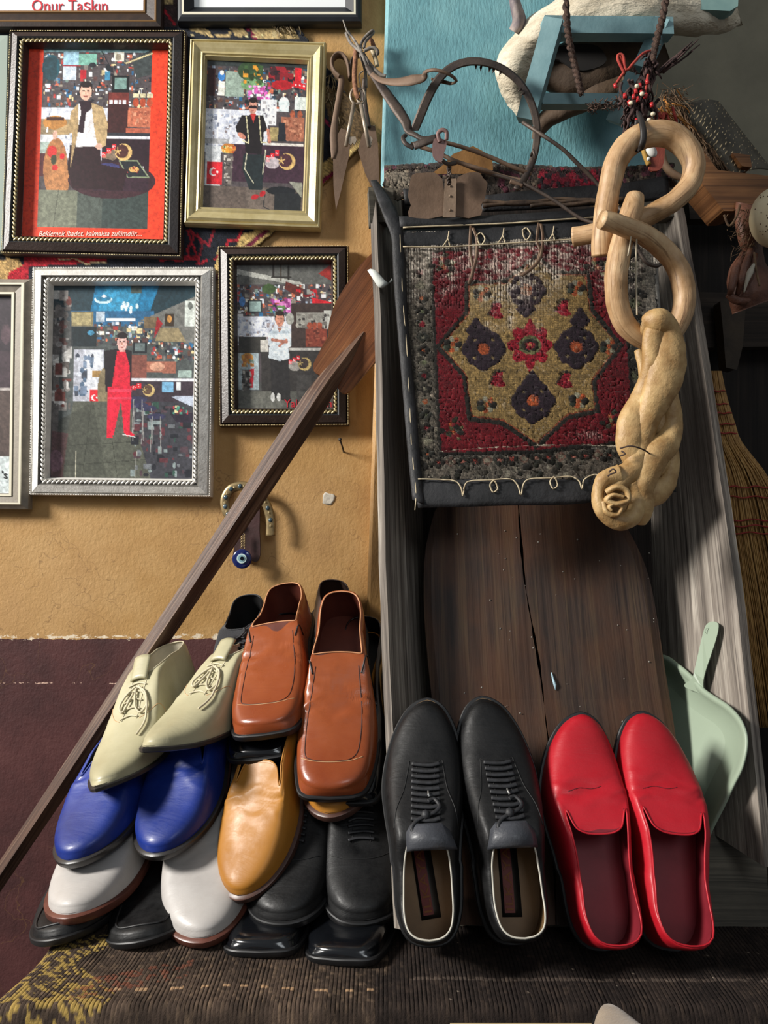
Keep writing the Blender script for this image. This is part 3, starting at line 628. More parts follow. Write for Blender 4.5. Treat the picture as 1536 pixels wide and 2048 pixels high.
c.rect(608, 655, 650, 690, '7A3A2C'); c.clutter(610, 657, 648, 688, 24, ['94523E', '5E2A20'], 1, 4); c.rect(576, 692, 661, 697, 'A8A6A0'); c.rect(520, 697, 661, 800, '33302E'); c.rect(475, 670, 530, 702, '34322E'); c.rect(518, 676, 534, 700, 'B8B4AC')
c.rect(474, 703, 515, 775, '9AA8AC'); c.ell(492, 712, 12, 10, 'B8843A'); c.clutter(480, 706, 505, 730, 24, ['B8843A', '6E7A6A', 'A86A34'], 2, 4); c.poly([(496, 735), (506, 733), (502, 772), (497, 772)], 'B0222E'); c.rect(482, 735, 496, 800, '57544F'); c.clutter(480, 738, 500, 805, 30, ['A09C94', '2E2C2A'], 1, 4)
c.rect(472, 778, 661, 815, '54544E'); c.poly([(472, 815), (560, 815), (572, 778), (500, 778)], '6A6A62', .6)
for k in range(3): flag(c, 574 + 8 * k, 716 - 4 * k, 7, 9)
c.ell(586, 728, 12, 10, 'C8C4BC', .6); crescent(c, 606, 724, 13, 'A8935E', '3A302C'); c.rect(590, 745, 618, 800, '3E3C3A', .8)
c.poly([(538, 714), (574, 714), (578, 800), (540, 790)], '2A2828'); c.poly([(548, 652), (572, 650), (580, 664), (580, 688), (574, 692), (576, 714), (556, 718), (534, 712), (536, 690), (534, 664)], 'C3CCD2'); c.rect(538, 658, 576, 664, '98A6B0', .6); c.poly([(552, 652), (562, 652), (556, 662)], 'A87868')
c.line([(542, 676), (570, 680)], 6, 'A8705E'); c.line([(556, 688), (570, 676)], 5, 'A8705E'); c.ell(542, 790, 4, 9, 'C8C8C4'); c.ell(554, 790, 4, 8, 'C8C8C4'); face(c, 557, 636, 17, 25, '2A1E18', 'B8806A'); c.A *= (.8 + .4 * vnoise(c.X, c.Y, 5, 41, 2))[..., None]; c.grain(.05)
root, pr, f, Dp, cv = frame('small dark brown frame partly behind the shovel, photo of man in pale shirt', [(434, 490), (697, 488), (698, 850), (437, 852)], [(471, 525), (661, 524), (662, 815), (474, 814)],
    rope_prof(), [M_dkframe, M_blackfr], [(.05, .0205, 'dot', M_goldbead, .0010, .0028), (.75, .0225, 'rope', M_goldbead, .0040, .0072)], c)
write('Yalnızlığım', 566, 812, 23, root, Dp, M_red_ink, 0, 96)

# --- grey frame cut by the picture's left edge
c = Canvas(-240, 590, 14, 985, 2.5, '3A2E34'); c.rect(-240, 590, 14, 700, '2E262C'); c.ell(0, 668, 10, 20, '4A3A40'); c.rect(-240, 775, 14, 778, 'A8A09C'); c.rect(-240, 778, 14, 908, '4A3E3A'); c.rect(-240, 908, 14, 985, 'B9C2C2'); c.A *= (.8 + .4 * vnoise(c.X, c.Y, 5, 41, 2))[..., None]; c.grain(.05)
root, pr, f, Dp, cv = frame('grey frame with two ivory lines, cut off beside the silver frame', [(-290, 552), (60, 554), (52, 1019), (-290, 1016)], [(-240, 588), (16, 588), (11, 986), (-240, 984)],
    [(0, .010, 0), (.03, .014, 0), (.30, .020, 0), (.32, .022, 1), (.42, .022, 1), (.44, .019, 0), (.80, .015, 0), (.82, .017, 1), (.93, .017, 1), (1, .010, 0)], [M_greyfr, M_white], [], c)
write("'s", -6, 956, 22, root, Dp, M_blk_ink)

# --- brown frame, top left
c = Canvas(-200, -300, 282, 12, 2.5, 'D6D2DA'); c.rect(-200, -300, 282, -60, '6A5A58'); c.grain(.02)
root, pr, f, Dp, cv = frame('brown frame with bronze lines cut by the top edge, red name lettering on white', [(-240, -340), (324, -340), (321, 50), (-240, 50)], [(-200, -300), (284, -300), (281, 12), (-200, 12)],
    [(0, .012, 0), (.04, .018, 0), (.22, .021, 0), (.26, .022, 1), (.32, .0215, 1), (.36, .019, 0), (.82, .013, 0), (.86, .015, 1), (.94, .015, 1), (1, .009, 0)], [M_brownfr, M_bronze], [], c)
M_bold = M_red_ink
o = write('Onur Taşkın', 54, 11, 34, root, Dp, M_red_ink, 0, 153)
# --- black frame, top
c = Canvas(400, -300, 674, 1, 2.5, 'D8DCE0')
root = frame('black frame with a thin white line, cut by the top edge', [(352, -340), (722, -340), (723, 40), (352, 40)], [(384, -300), (690, -300), (690, 3), (384, 3)],
    [(0, .012, 0), (.06, .018, 0), (.22, .021, 0), (.34, .022, 0), (.36, .0225, 1), (.47, .0225, 1), (.50, .020, 0), (1, .009, 0)], [M_blackfr, M_white], [], c)[0]
# --- pale sliver at the far left
c = Canvas(-260, 110, -40, 440, 6, '8A8A8A')
frame('pale green-grey frame edge showing beyond the orange-matted portrait', [(-300, 62), (13, 62), (2, 500), (-300, 500)], [(-260, 110), (-42, 110), (-42, 440), (-260, 440)],
    [(0, .010, 0), (.05, .015, 0), (.6, .016, 0), (1, .008, 0)], [M_palefr], [], c, back=WALL - .006)

# --- woven rug behind the frames
c = Canvas(-60, -60, 765, 580, 3.0, '1D2029')
tri = c.X * 0
c.clutter(-60, -60, 760, 580, 10, ['23262F', '1A1C24'], 20, 60)
def zig(pts, wd, col): c.line(pts, wd, col)
c.poly([(-60, 500), (-60, 560), (60, 560), (40, 520), (10, 515)], 'B0905E'); c.poly([(15, 560), (20, 545), (50, 530), (50, 512), (120, 512), (215, 512), (214, 527), (120, 530), (60, 535), (60, 560)], 'A3212E')
zig([(120, 520), (150, 518), (170, 528), (212, 526)], 3, 'D0B890'); c.rect(-60, 505, 12, 520, '2A2A30')
c.rect(320, 512, 400, 522, 'A3212E'); zig([(322, 524), (345, 512), (352, 522), (380, 520), (376, 500), (390, 470), (376, 462), (400, 530), (415, 520)], 4, 'A3212E')
zig([(380, 462), (418, 492), (430, 456)], 5, '8E2430'); zig([(394, 530), (406, 492), (396, 470)], 4, '8E2430')
c.poly([(432, 530), (436, 500), (470, 500), (484, 470), (545, 452), (600, 400), (545, 470), (420, 580)], 'B59A62'); zig([(430, 520), (452, 500), (456, 482), (476, 482), (486, 455), (500, 452)], 5, 'A3212E'); zig([(545, 452), (480, 508), (430, 560)], 9, '6A1F36')
c.poly([(640, 330), (740, 270), (760, 275), (640, 380)], 'B59A62'); zig([(640, 368), (725, 305)], 9, '7A1F3C'); zig([(640, 230), (664, 258)], 5, '7A1F3C'); c.poly([(640, 170), (700, 190), (745, 260), (700, 300), (664, 258)], '6A5436', .9)
c.poly([(385, 40), (470, 40), (500, 75), (420, 76), (380, 62)], 'B39B6C'); c.poly([(420, 52), (455, 52), (470, 72), (430, 72)], '23262F'); zig([(383, 45), (420, 60), (430, 75)], 6, '23262F'); zig([(480, 38), (512, 80)], 7, '7A1F3C'); c.poly([(488, 38), (575, 38), (600, 80), (516, 80)], 'B39B6C'); c.rect(318, -60, 356, 56, '3A2A2A'); zig([(320, 10), (350, 50)], 5, 'A3212E'); c.rect(325, 0, 345, 12, 'B39B6C')
c.clutter(380, 40, 600, 78, 40, ['B39B6C', '23262F', 'CDB98A'], 2, 5); c.grain(.16)
inside = c.mask([(-70, -70), (470, -70), (610, 70), (752, 268), (640, 378), (560, 458), (440, 560), (300, 575), (-70, 575)])
Dk = WALL - .004
def fn(X, Y):
    D = Dk - .0015 * vnoise(X, Y, 8, 4); return np.stack([(X - 768) / F * D, D + 0 * X, CZ - (Y - 1024) / F * D], -1)
g = c.mesh(fn); idx = inside.ravel(); g.Fc = [f_ for f_ in g.Fc if all(idx[i] for i in f_)]; g.mi = [0] * len(g.Fc)
M_rug = painted('knotted_wool_pile', rough=.95, bump=.8, bs=700, spec=.1, sheen=.2, bd=.002)
o = g.build('wall_rug', M_rug, col=c.lin().reshape(-1, 3)); s = o.modifiers.new('pile', 'SOLIDIFY'); s.thickness = .003; s.offset = 1
tag(o, 'navy and red woven rug hung cornerwise on the wall behind the frames', 'rug')
M_fringe = mat('dirty_wool_fringe', '6A5C46', '9C8A68', rough=.9, ns=90)
g = G()
for k in range(60):
    if k < 26: x, y = random.uniform(548, 600), random.uniform(40, 60); dx, dy = random.uniform(-8, 14), random.uniform(8, 20)
    elif k < 44: x, y = random.uniform(655, 675), random.uniform(140, 225); dx, dy = random.uniform(-8, 10), random.uniform(10, 30)
    else: x, y = random.uniform(735, 752), random.uniform(245, 290); dx, dy = random.uniform(-10, 8), random.uniform(14, 36)
    p = [P(x, y, WALL - .009), P(x + dx * .6 + random.uniform(-4, 4), y + dy * .5, WALL - .013), P(x + dx, y + dy, WALL - .009)]
    g.add(*tube(catmull(p, 4), .0009, 5))
g.build('fringe', M_fringe, o)
# ================================================================ LEANING TROUGH
M_greywood = wood('weathered_grey_wood', '3C3632', '857C72', 'C6BDB0', rough=.72, bump=.7, bd=.0012, across=95, along=3, red='665C55')
M_shadewood = wood('shade_darkened_wood', '17130F', '2B2320', '40352E', rough=.8, bump=.5, across=80)  # trough floor: its shadow is put into the wood colour
M_brownboard = wood('stained_brown_board', '1E1613', '3A2C25', '50402F', rough=.6, bump=.5, bd=.0008, across=75, along=3, red='55341F')
M_endwood = wood('pale_end_board', '33302A', '5C564B', '787062', rough=.75, bump=.6, across=80)
def lerp(a, b, t): return a + (b - a) * t
# front edge and back edge lines (screen position, depth), from top to bottom
LF = [P(751, 375, 1.20), P(763, 700, 1.145), P(769, 1000, 1.09), P(777, 1270, 1.03), P(806, 1860, .88)]
LB = [P(806, 400, 1.31), P(828, 700, 1.275), P(846, 1000, 1.23), P(856, 1270, 1.18), P(878, 1700, 1.04)]
RF = [P(1352, 415, 1.20), P(1392, 640, 1.155), P(1440, 955, 1.09), P(1477, 1230, 1.02), P(1530, 1735, .90)]
RB = [P(1268, 420, 1.31), P(1285, 700, 1.275), P(1296, 1000, 1.23), P(1306, 1270, 1.18), P(1322, 1600, 1.08)]
def plank(Fr, Bk, th, sgn, n=24):
    """board between two edge lines, thickness to the outside (sgn -1 left, +1 right)"""
    a = catmull(Fr, 6); b = catmull(Bk, 6); m = len(a); g = G(); rows = []
    for i in range(m):
        A, B = Vector(a[i]), Vector(b[i]); out = Vector((sgn, 0, 0)); d = (B - A).normalized(); out = (out - d * d.dot(out)).normalized() * th
        wob = .0015 * noise.noise(Vector((i * .5, sgn, 0)))
        rows.append((A + out + Vector((wob, 0, 0)), A + Vector((wob, 0, 0)), B, B + out))
    L = 0; us = [0]
    for i in range(1, m): L += (rows[i][1] - rows[i - 1][1]).length; us.append(L)
    for f in range(4):
        V = []; uv = []; K = 6 if f in (1, 3) else 1
        w0 = (rows[0][(f + 1) % 4] - rows[0][f]).length
        for i in range(m):
            for k in range(K + 1): V.append(lerp(rows[i][f], rows[i][(f + 1) % 4], k / K)); uv.append((us[i], f * .3 + w0 * k / K))
        q = K + 1
        g.add(V, [(i * q + k, i * q + k + 1, (i + 1) * q + k + 1, (i + 1) * q + k) for i in range(m - 1) for k in range(K)], 0, uv)
    for i in (0, m - 1): g.add(rows[i], [(0, 1, 2, 3)], 0, [(0, 0), (.01, 0), (.01, .02), (0, .02)])
    return g
trough = thing('wooden_trough', 'long weathered grey wooden trough leaning upright against the blue pillar', 'trough', (.25, .93, ZB))
plank(LF, LB, .011, -1).build('side_board', M_greywood, trough, smooth=False)
plank(RF, RB, .014, 1).build('side_board', M_greywood, trough, smooth=False)
g = G(); V = []; uv = []
for i, (a, b) in enumerate(zip(catmull(LB, 4), catmull(RB, 4))):
    for k in range(9): V.append(lerp(Vector(a), Vector(b), k / 8)); uv.append((i * .05, k * .05))
n = len(V) // 9; g.add(V, [(i * 9 + k, i * 9 + k + 1, (i + 1) * 9 + k + 1, (i + 1) * 9 + k) for i in range(n - 1) for k in range(8)], 0, uv)
o = g.build('bottom_board', M_shadewood, trough); s = o.modifiers.new('t', 'SOLIDIFY'); s.thickness = .012; s.offset = 0
def quadslab(pts, Ds, thick, wobble=0, seed=0):
    fr = [P(x, y, d) for (x, y), d in zip(pts, Ds)]; nrm = (fr[1] - fr[0]).cross(fr[3] - fr[0]).normalized()
    if nrm.y < 0: nrm = -nrm
    return slab(fr, [p + nrm * thick for p in fr], lambda p: (p[0], p[2]))
g = G(); g.add(*quadslab([(737, 374), (786, 376), (790, 442), (740, 446)], [1.195, 1.2, 1.2, 1.19], .02)); g.build('end_block', M_endwood, trough, smooth=False, bevel=.002)
g = G(); g.add(*quadslab([(1240, 345), (1350, 340), (1368, 432), (1250, 436)], [1.22, 1.22, 1.205, 1.205], .02))
g.build('end_board', M_endwood, trough, smooth=False, bevel=.002)
g = G(); g.add(*quadslab([(830, 1645), (1432, 1652), (1533, 1722), (1540, 1862), (815, 1862)], [1.0, .985, .955, .915, .915], .022))
g.build('end_board', M_endwood, trough, smooth=False, bevel=.003)
# white paper tag on the left edge
M_paper = mat('off_white_paper', 'C9CCC6', rough=.8)
g = G(); a = [P(735, 541, 1.168), P(742, 552, 1.160), P(757, 574, 1.158), P(770, 574, 1.162), P(784, 556, 1.18)]; b = [P(741, 538, 1.168), P(752, 542, 1.160), P(771, 562, 1.158), P(777, 565, 1.165), P(787, 562, 1.18)]
V = []
for p, q in zip(catmull(a, 4), catmull(b, 4)): V += [p, q]
g.add(V, [(2 * i, 2 * i + 1, 2 * i + 3, 2 * i + 2) for i in range(len(V) // 2 - 1)])
o = g.build('paper_tag', M_paper); s = o.modifiers.new('t', 'SOLIDIFY'); s.thickness = .0006
tag(o, 'strip of off-white paper stuck round the left edge of the trough', 'tag')

# ================================================================ OVAL TWO-PLANK BOARD
board = thing('oval_board', 'dark brown oval board of two planks with a long crack, leaning in the trough', 'board', (.2, 1.0, ZB))
ol = [(878, 1010), (862, 1050), (850, 1110), (848, 1200), (853, 1290), (862, 1380), (874, 1480), (884, 1580), (892, 1700), (905, 1850)]
orr = [(1225, 1010), (1252, 1052), (1282, 1110), (1302, 1170), (1318, 1260), (1332, 1350), (1348, 1450), (1362, 1560), (1372, 1660), (1376, 1850)]
ol = [(930, 985)] + ol; orr = [(1170, 985)] + orr
def bD(py): return np.interp(py, [985, 1400, 1650, 1850], [1.165, 1.055, .968, .895])
ol_s = catmull(ol, 5); or_s = catmull(orr, 5); cr = catmull([(1030, 985), (1036, 1010), (1044, 1100), (1052, 1180), (1068, 1270), (1080, 1340), (1092, 1440), (1104, 1560), (1112, 1850)], 6)
def crack_x(y): a = np.array(cr); return float(np.interp(y, a[:, 1], a[:, 0]))
def planks(side):
    ys = np.linspace(985, 1850, 70); g = G(); K = 14; e = np.array(ol_s if side < 0 else or_s); o_ = np.argsort(e[:, 1]); e = e[o_]
    F_, B_, uv = [], [], []
    for y in ys:
        xe = float(np.interp(y, e[:, 1], e[:, 0])); xc = crack_x(y) + side * (2.0 + 1.2 * math.sin(y * .03) + .6 * math.sin(y * .11)); D = bD(y)
        for k in range(K + 1):
            t = k / K; x = xe + (xc - xe) * t; edge = .004 * (max(0, 1 - t * 14)) ** 2
            p = P(x, y, D + edge + .002 * noise.noise(Vector((x * .01, y * .01, side)))); F_.append(p); B_.append(p + Vector((0, .016 - edge, -.003))); uv.append((p.z * 1.03, p.x + side * .2))
    q = K + 1; n = len(ys); idx = lambda i, k: i * q + k
    Fc = [(idx(i, k), idx(i, k + 1), idx(i + 1, k + 1), idx(i + 1, k)) for i in range(n - 1) for k in range(K)]
    g.add(F_ + B_, Fc + [tuple(j + n * q for j in f) for f in Fc], 0, uv + uv)
    N = n * q; ring = [idx(0, k) for k in range(K)] + [idx(i, K) for i in range(n - 1)] + [idx(n - 1, k) for k in range(K, 0, -1)] + [idx(i, 0) for i in range(n - 1, 0, -1)]
    g.add([(F_ + B_)[j] for j in ring] + [(F_ + B_)[j + N] for j in ring], [(i, (i + 1) % len(ring), len(ring) + (i + 1) % len(ring), len(ring) + i) for i in range(len(ring))], 0, [uv[j] for j in ring] + [(uv[j][0], uv[j][1] + .01) for j in ring])
    return g.build('plank', M_brownboard, board, smooth=False)
planks(-1); planks(1)
M_bluedrop = mat('pale_blue_paint', '9DB8C4', rough=.5)
g = G(); g.add(*tube([P(1103, 1345, bD(1345) - .001), P(1106, 1358, bD(1358) - .0018), P(1110, 1370, bD(1370) - .0018), P(1111, 1380, bD(1380) - .001)], [.0008, .0016, .0022, .0006], 8)); g.build('paint_drip', M_bluedrop, board)
g = G()
for k in range(46):
    x, y = random.uniform(900, 1310), random.uniform(1060, 1500); r = random.choice([.0006, .0009, .0013]); g.add(*ball(P(x, y, bD(y) - .0004), r, r * .5, r, nu=6, nv=4))
g.build('paint_speck', mat('grey_specks', '8F8A82', rough=.8), board)

# ================================================================ DUSTPAN
M_sage = mat('sage_green_plastic', '8E9C88', '97A591', rough=.42, ns=4, bump=.15, bs=400, bd=.0004)
M_sagein = M_sage
pan = thing('dustpan', 'sage green plastic dustpan wedged between the oval board and the trough side', 'dustpan', tuple(P(1400, 1640, 1.02)))
def pD(x, y): return np.interp(y, [1240, 1400, 1660], [1.13, 1.085, 1.02]) - max(-25, x - 1340) * .00088
rim = [(1150, 1560), (1185, 1450), (1205, 1400), (1262, 1352), (1318, 1322), (1350, 1338), (1378, 1362), (1400, 1386), (1425, 1404), (1452, 1422), (1474, 1448), (1484, 1482), (1476, 1528), (1456, 1570), (1438, 1608), (1412, 1660), (1404, 1690)]
rs = catmull(rim, 5); C0 = np.array([1330, 1560])
def off(pts, d):
    out = []
    for i, p in enumerate(pts):
        a = np.array(pts[max(0, i - 1)]); b = np.array(pts[min(len(pts) - 1, i + 1)]); t = (b - a) / max(1e-6, np.linalg.norm(b - a)); out.append(np.array(p) + d * np.array([t[1], -t[0]]))
    return out
# profile across the wall: inner floor -> inner wall -> rim top -> outer wall down
outp = off(rs, 15); g = G(); prof = []
lay = [(off(rs, -34), .022), (off(rs, -8), .020), (rs, .004), (off(rs, 5), 0.0), (off(rs, 11), .001), (off(rs, 13), .006), (off(rs, 13), .030)]
V = []; m = len(rs)
for pts, dz in lay:
    for p in pts: q = P(p[0], p[1], pD(*p) + dz); V.append(q)
g.add(V, [(l * m + i, l * m + i + 1, (l + 1) * m + i + 1, (l + 1) * m + i) for l in range(len(lay) - 1) for i in range(m - 1)])
inner = lay[0][0]; V = [P(p[0], p[1], pD(*p) + .022) for p in inner]; c0 = P(1290, 1660, pD(1290, 1660) + .022); g.add(V + [c0], [(i, i + 1, m) for i in range(m - 1)])
V2 = [v + Vector((0, .003, 0)) for v in V]
o = g.build('pan', M_sage, pan)
def hand(cx, cy, w_, dz): return [(cx[0] - w_, cx[1]), (cx[0] + w_, cx[1])]
hl = [(1368, 1372), (1384, 1356), (1391, 1330), (1398, 1300), (1405, 1270), (1412, 1250), (1424, 1243), (1436, 1247), (1436, 1262), (1430, 1285), (1421, 1312), (1410, 1345), (1406, 1372), (1412, 1392), (1395, 1385)]
hs = catmull(hl, 4, True); g = G()
V2, F2, _, _ = slab([P(x, y, pD(x, y) - .004 + .012 * max(0, (y - 1350) / 40)) for x, y in hs], [P(x + 2, y, pD(x, y) + .014) for x, y in hs]); g.add(V2, F2)
o = g.build('handle', M_sage, pan, smooth=False, bevel=.003)
g = G(); g.add(*tube([P(1416 + 6 * math.cos(a), 1262 + 6 * math.sin(a), pD(1416, 1262) - .0046) for a in np.linspace(0, 6.28, 14)[:-1]], .0005, 5, closed=True)); g.build('hanging_mark', M_sage, pan)

# ================================================================ BROOM
def straw_mat():
    t = NT('broom_straw'); v = t.coord('Object', (1, 1, .05)); a = t.noise(v, 420, 3, .6); b = t.noise(t.coord(), 30, 3, .6)
    c = t.ramp(a, [(.3, lin('6E4A22')), (.5, lin('A67C41')), (.7, lin('C79F62'))]); t.base(t.mix(t.ramp(b, [(.35, (.4,) * 3), (.6, (0,) * 3)]), c, lin('7A5428'))); t.set(Roughness=.6); return t.m
M_straw = straw_mat(); M_redcord = mat('red_cord', '9E2A22', '7A1E1A', rough=.7, ns=200)
broom = thing('broom', 'straw hand broom with red stitching standing behind the right side of the trough', 'broom', tuple(P(1500, 1465, 1.27)))
BD = 1.30
bl = catmull([(1402, 742), (1404, 790), (1414, 850), (1424, 890), (1436, 960), (1440, 1060), (1455, 1200), (1470, 1330), (1486, 1465)], 8)
br = catmull([(1442, 742), (1452, 790), (1470, 850), (1484, 886), (1540, 960), (1580, 1060), (1620, 1200), (1650, 1330), (1680, 1465)], 8)
g = G(); m = len(bl)
for k in range(520):
    t = (random.random() * .92 + .04) if k > 60 else k / 60; zz = random.uniform(-1, 1); pts = []; wv = random.uniform(-.012, .012); ph = random.uniform(0, 6)
    end = m - random.choice([0, 0, 0, 1, 2])
    for i in range(0, end, 3):
        s = i / m; tt = min(1, max(0, t + wv * math.sin(s * 9 + ph))); x = bl[i][0] * (1 - tt) + br[i][0] * tt; y = bl[i][1] * (1 - tt) + br[i][1] * tt
        th = .016 * math.sqrt(max(0, 1 - (2 * tt - 1) ** 2)) * (1 + .25 * s); pts.append(P(x, y + random.uniform(-3, 3) * 0, BD - zz * th - .004 * (zz > 0)))
    g.add(*tube(pts, [.0011, .0010, .0013, .0012, .0012, .0010, .0007], 5, caps=True))
tag(g.build('bristles', M_straw, broom), kind='stuff')
def band(y, amp=2):
    i = min(range(m), key=lambda q: abs((bl[q][1]) - y)); pts = []
    for t in np.linspace(0, 1, 22):
        x = bl[i][0] * (1 - t) + br[i][0] * t; th = .018 * math.sqrt(max(0, 1 - (2 * t - 1) ** 2)) * (1 + .25 * i / m); pts.append(P(x, y + amp * math.sin(t * 16 + y), BD - th - .0065))
    g2 = G(); g2.add(*tube(pts, .0013, 6)); g2.build('stitch_band', M_redcord, broom)
for y in (782, 808, 826, 848, 866): band(y, 1)
for y in (974, 994, 1040, 1052, 1066): band(y, 2)

# ================================================================ OAR-LIKE WOODEN SHOVEL
M_shaft = wood('dark_oiled_shaft', '2A1B16', '5A4032', '8A7360', rough=.5, bump=.4, across=60, along=3)
M_blade = wood('reddish_blade_wood', '4E2C18', '824E2C', 'A06A40', rough=.55, bump=.4, across=55, along=2.5)
shov = thing('wooden_shovel', 'long handled wooden shovel leaning diagonally across the wall in front of the frames', 'shovel', tuple(P(-60, 1850, 1.16)))
cl = catmull([(-98, 1900), (0, 1753), (124, 1568), (247, 1382), (380, 1184), (496, 1008), (600, 850), (652, 770), (690, 718), (728, 664)], 7)
def sD(x): return np.interp(x, [-90, 400, 640, 700, 740], [1.14, 1.232, 1.248, 1.260, 1.264])
pts = [P(x, y, sD(x)) for x, y in cl]; wd = list(np.interp([p[0] for p in cl], [-90, 0, 150, 330, 470, 630, 665, 695, 728], [13, 13, 15, 17, 19, 21, 16, 10, 2])); rr = [w_ / F * 1.22 for w_ in wd]
g = G(); g.add(*tube(pts, [r * 1.28 for r in rr], 4, up=(-.75, -1, .35)));
g.build('shaft', M_shaft, shov, smooth=False, bevel=.0)
bd_ = [(742, 508), (726, 524), (710, 544), (692, 570), (676, 596), (667, 616), (660, 638), (657, 655), (656, 672), (649, 684), (642, 697), (634, 713), (626, 730), (628, 742), (638, 749), (650, 753), (664, 756), (677, 778), (690, 787), (706, 776), (735, 742), (775, 690), (800, 620), (802, 560), (780, 500), (760, 492)]
bs_ = catmull(bd_, 3, True)
g = G(); front = [P(x, y, 1.262) for x, y in bs_]; g.add(*slab(front, [p + Vector((0, .012, 0)) for p in front], lambda p: (p[2] * .82 + p[0] * .57, p[0] * .82 - p[2] * .57)))
g.build('blade', M_blade, shov, smooth=False, bevel=.003)

# ================================================================ SADDLEBAG
bagD = lambda x, y: float(np.interp(y, [340, 430, 1015], [1.235, 1.165, 1.045])) + .004 * math.sin(x * .013 + y * .004) + .003 * math.sin(y * .02 + 1)
bag = thing('saddlebag', 'old carpet saddlebag with black leather edges hung over the top of the trough', 'bag', tuple(P(1050, 1010, 1.06)))
cx0, cy0, cx1, cy1 = 800, 468, 1330, 965
c = Canvas(cx0, cy0, cx1, cy1, 1.9, '6B6358')
def X(a): return 760 + a / 2.56
def Y(a): return 330 + a / 2.56
def pg(pts): return [(X(a), Y(b)) for a, b in pts]
c.clutter(cx0, cy0, cx1, cy1, 900, ['26231F', '4A463C', '7A7466', '39342C', '8C8676', '2A2A22'], 3, 7)
c.poly(pg([(150, 420), (260, 430), (300, 1500), (180, 1560), (120, 900)]), '5C554A', .5)
for k in range(15):      # border motifs, left
    y = 560 + k * 66; x = 205 + k * 2.6; c.poly(pg([(x - 34, y), (x, y - 26), (x + 34, y), (x, y + 26)]), ['2B2823', '6E6A5A', '30302A'][k % 3]); c.ell(X(x), Y(y), 5, 5, ['8C2430', '8A8470', 'B5603A', '6A6E52'][k % 4])
for k in range(17):      # bottom and right border
    x = 300 + k * 62; y = 1530 - k * 3; c.poly(pg([(x - 30, y), (x, y - 28), (x + 30, y), (x, y + 28)]), ['2B2823', '7A5A4E', '30302A'][k % 3]); c.ell(X(x), Y(y), 6, 5, ['A34438', '7C7464', 'B06A5A'][k % 3])
    y = 470 + k * 62; c.poly(pg([(1290, y - 30), (1330, y), (1290, y + 30), (1260, y)]), ['25231F', '5E6048', '2A2A26'][k % 3])
c.poly(pg([(1345, 400), (1400, 400), (1420, 1500), (1380, 1500)]), '7D766B')
red = '7C1824'
c.poly(pg([(255, 455), (1125, 400), (1230, 640), (1265, 920), (1285, 1200), (1265, 1430), (780, 1480), (305, 1490), (275, 900)]), '26231F')
c.poly(pg([(265, 460), (1115, 405), (1222, 640), (1256, 930), (1276, 1210), (1250, 1415), (780, 1465), (315, 1478), (286, 900)]), lambda Xx, Yy: np.stack([.47 + .13 * (vnoise(Xx, Yy, 14, 3) - .5), .09 + 0 * Xx, .13 + 0 * Xx], -1))
med = [(440, 610), (440, 760), (290, 940), (425, 1090), (455, 1310), (620, 1330), (800, 1452), (960, 1300), (1112, 1270), (1092, 1120), (1232, 935), (1085, 750), (1062, 558), (890, 558), (800, 470), (640, 600)]
def scale_poly(p, s, c0=(765, 935)): return [(c0[0] + (a - c0[0]) * s, c0[1] + (b - c0[1]) * s) for a, b in p]
c.poly(pg(scale_poly(med, 1.02)), '2A2823'); c.poly(pg(scale_poly(med, .975)), '9A4A30'); c.poly(pg(scale_poly(med, .95)), lambda Xx, Yy: np.stack([.60 + .16 * (vnoise(Xx, Yy, 9, 5) - .5), .49 + .14 * (vnoise(Xx, Yy, 9, 5) - .5), .30 + .10 * (vnoise(Xx, Yy, 9, 5) - .5)], -1))
def flower(x, y, s=1.0, pt=0):
    for k in range(8):
        a = k * math.pi / 4 + pt; r = 62 * s if k % 2 == 0 else 52 * s; c.ell(X(x + math.cos(a) * r * .8), Y(y + math.sin(a) * r * .8), 15 * s, 12 * s, '2A1F28', rot=a)
    c.ell(X(x), Y(y), 30 * s, 30 * s, '2E222B')
    for k in range(4): a = k * math.pi / 2 + .78; c.ell(X(x + math.cos(a) * 52 * s), Y(y + math.sin(a) * 52 * s), 5, 5, '8A7550')
    c.ell(X(x), Y(y), 11 * s, 11 * s, 'B3552F')
for x, y, s in ((530, 950, 1.25), (1000, 940, 1.25), (780, 1215, 1.25), (748, 650, 1.1)): flower(x, y, s)
for x, y in ((490, 850), (1020, 800), (775, 1120), (745, 740)): c.poly(pg([(x - 50, y + 10), (x, y - 60), (x + 50, y + 10), (x, y + 50)]), '2E222B')
for k in range(8): a = k * math.pi / 4; c.ell(X(765 + math.cos(a) * 78), Y(932 + math.sin(a) * 78), 14, 11, 'A01A2C', rot=a)
c.ell(X(765), Y(932), 34, 34, 'A01A2C'); c.poly(pg([(765, 790), (800, 860), (730, 860)]), 'A01A2C'); c.poly(pg([(765, 1070), (800, 1000), (730, 1000)]), 'A01A2C')
c.ell(X(765), Y(932), 23, 19, '6E7048'); c.ell(X(765), Y(932), 15, 12, '2E2A22'); c.ell(X(765), Y(932), 11, 9, 'A32032'); c.ell(X(765), Y(932), 4, 4, 'C07A50')
for x, y in ((590, 750), (930, 735), (600, 1100), (940, 1105)):
    c.poly(pg([(x - 35, y + 25), (x - 5, y - 35), (x + 30, y - 30), (x + 20, y + 10), (x + 45, y + 40), (x, y + 45)]), 'A01A2C'); c.line(pg([(x - 38, y + 28), (x - 8, y - 40), (x + 32, y - 34)]), 2.4, '2A2520')
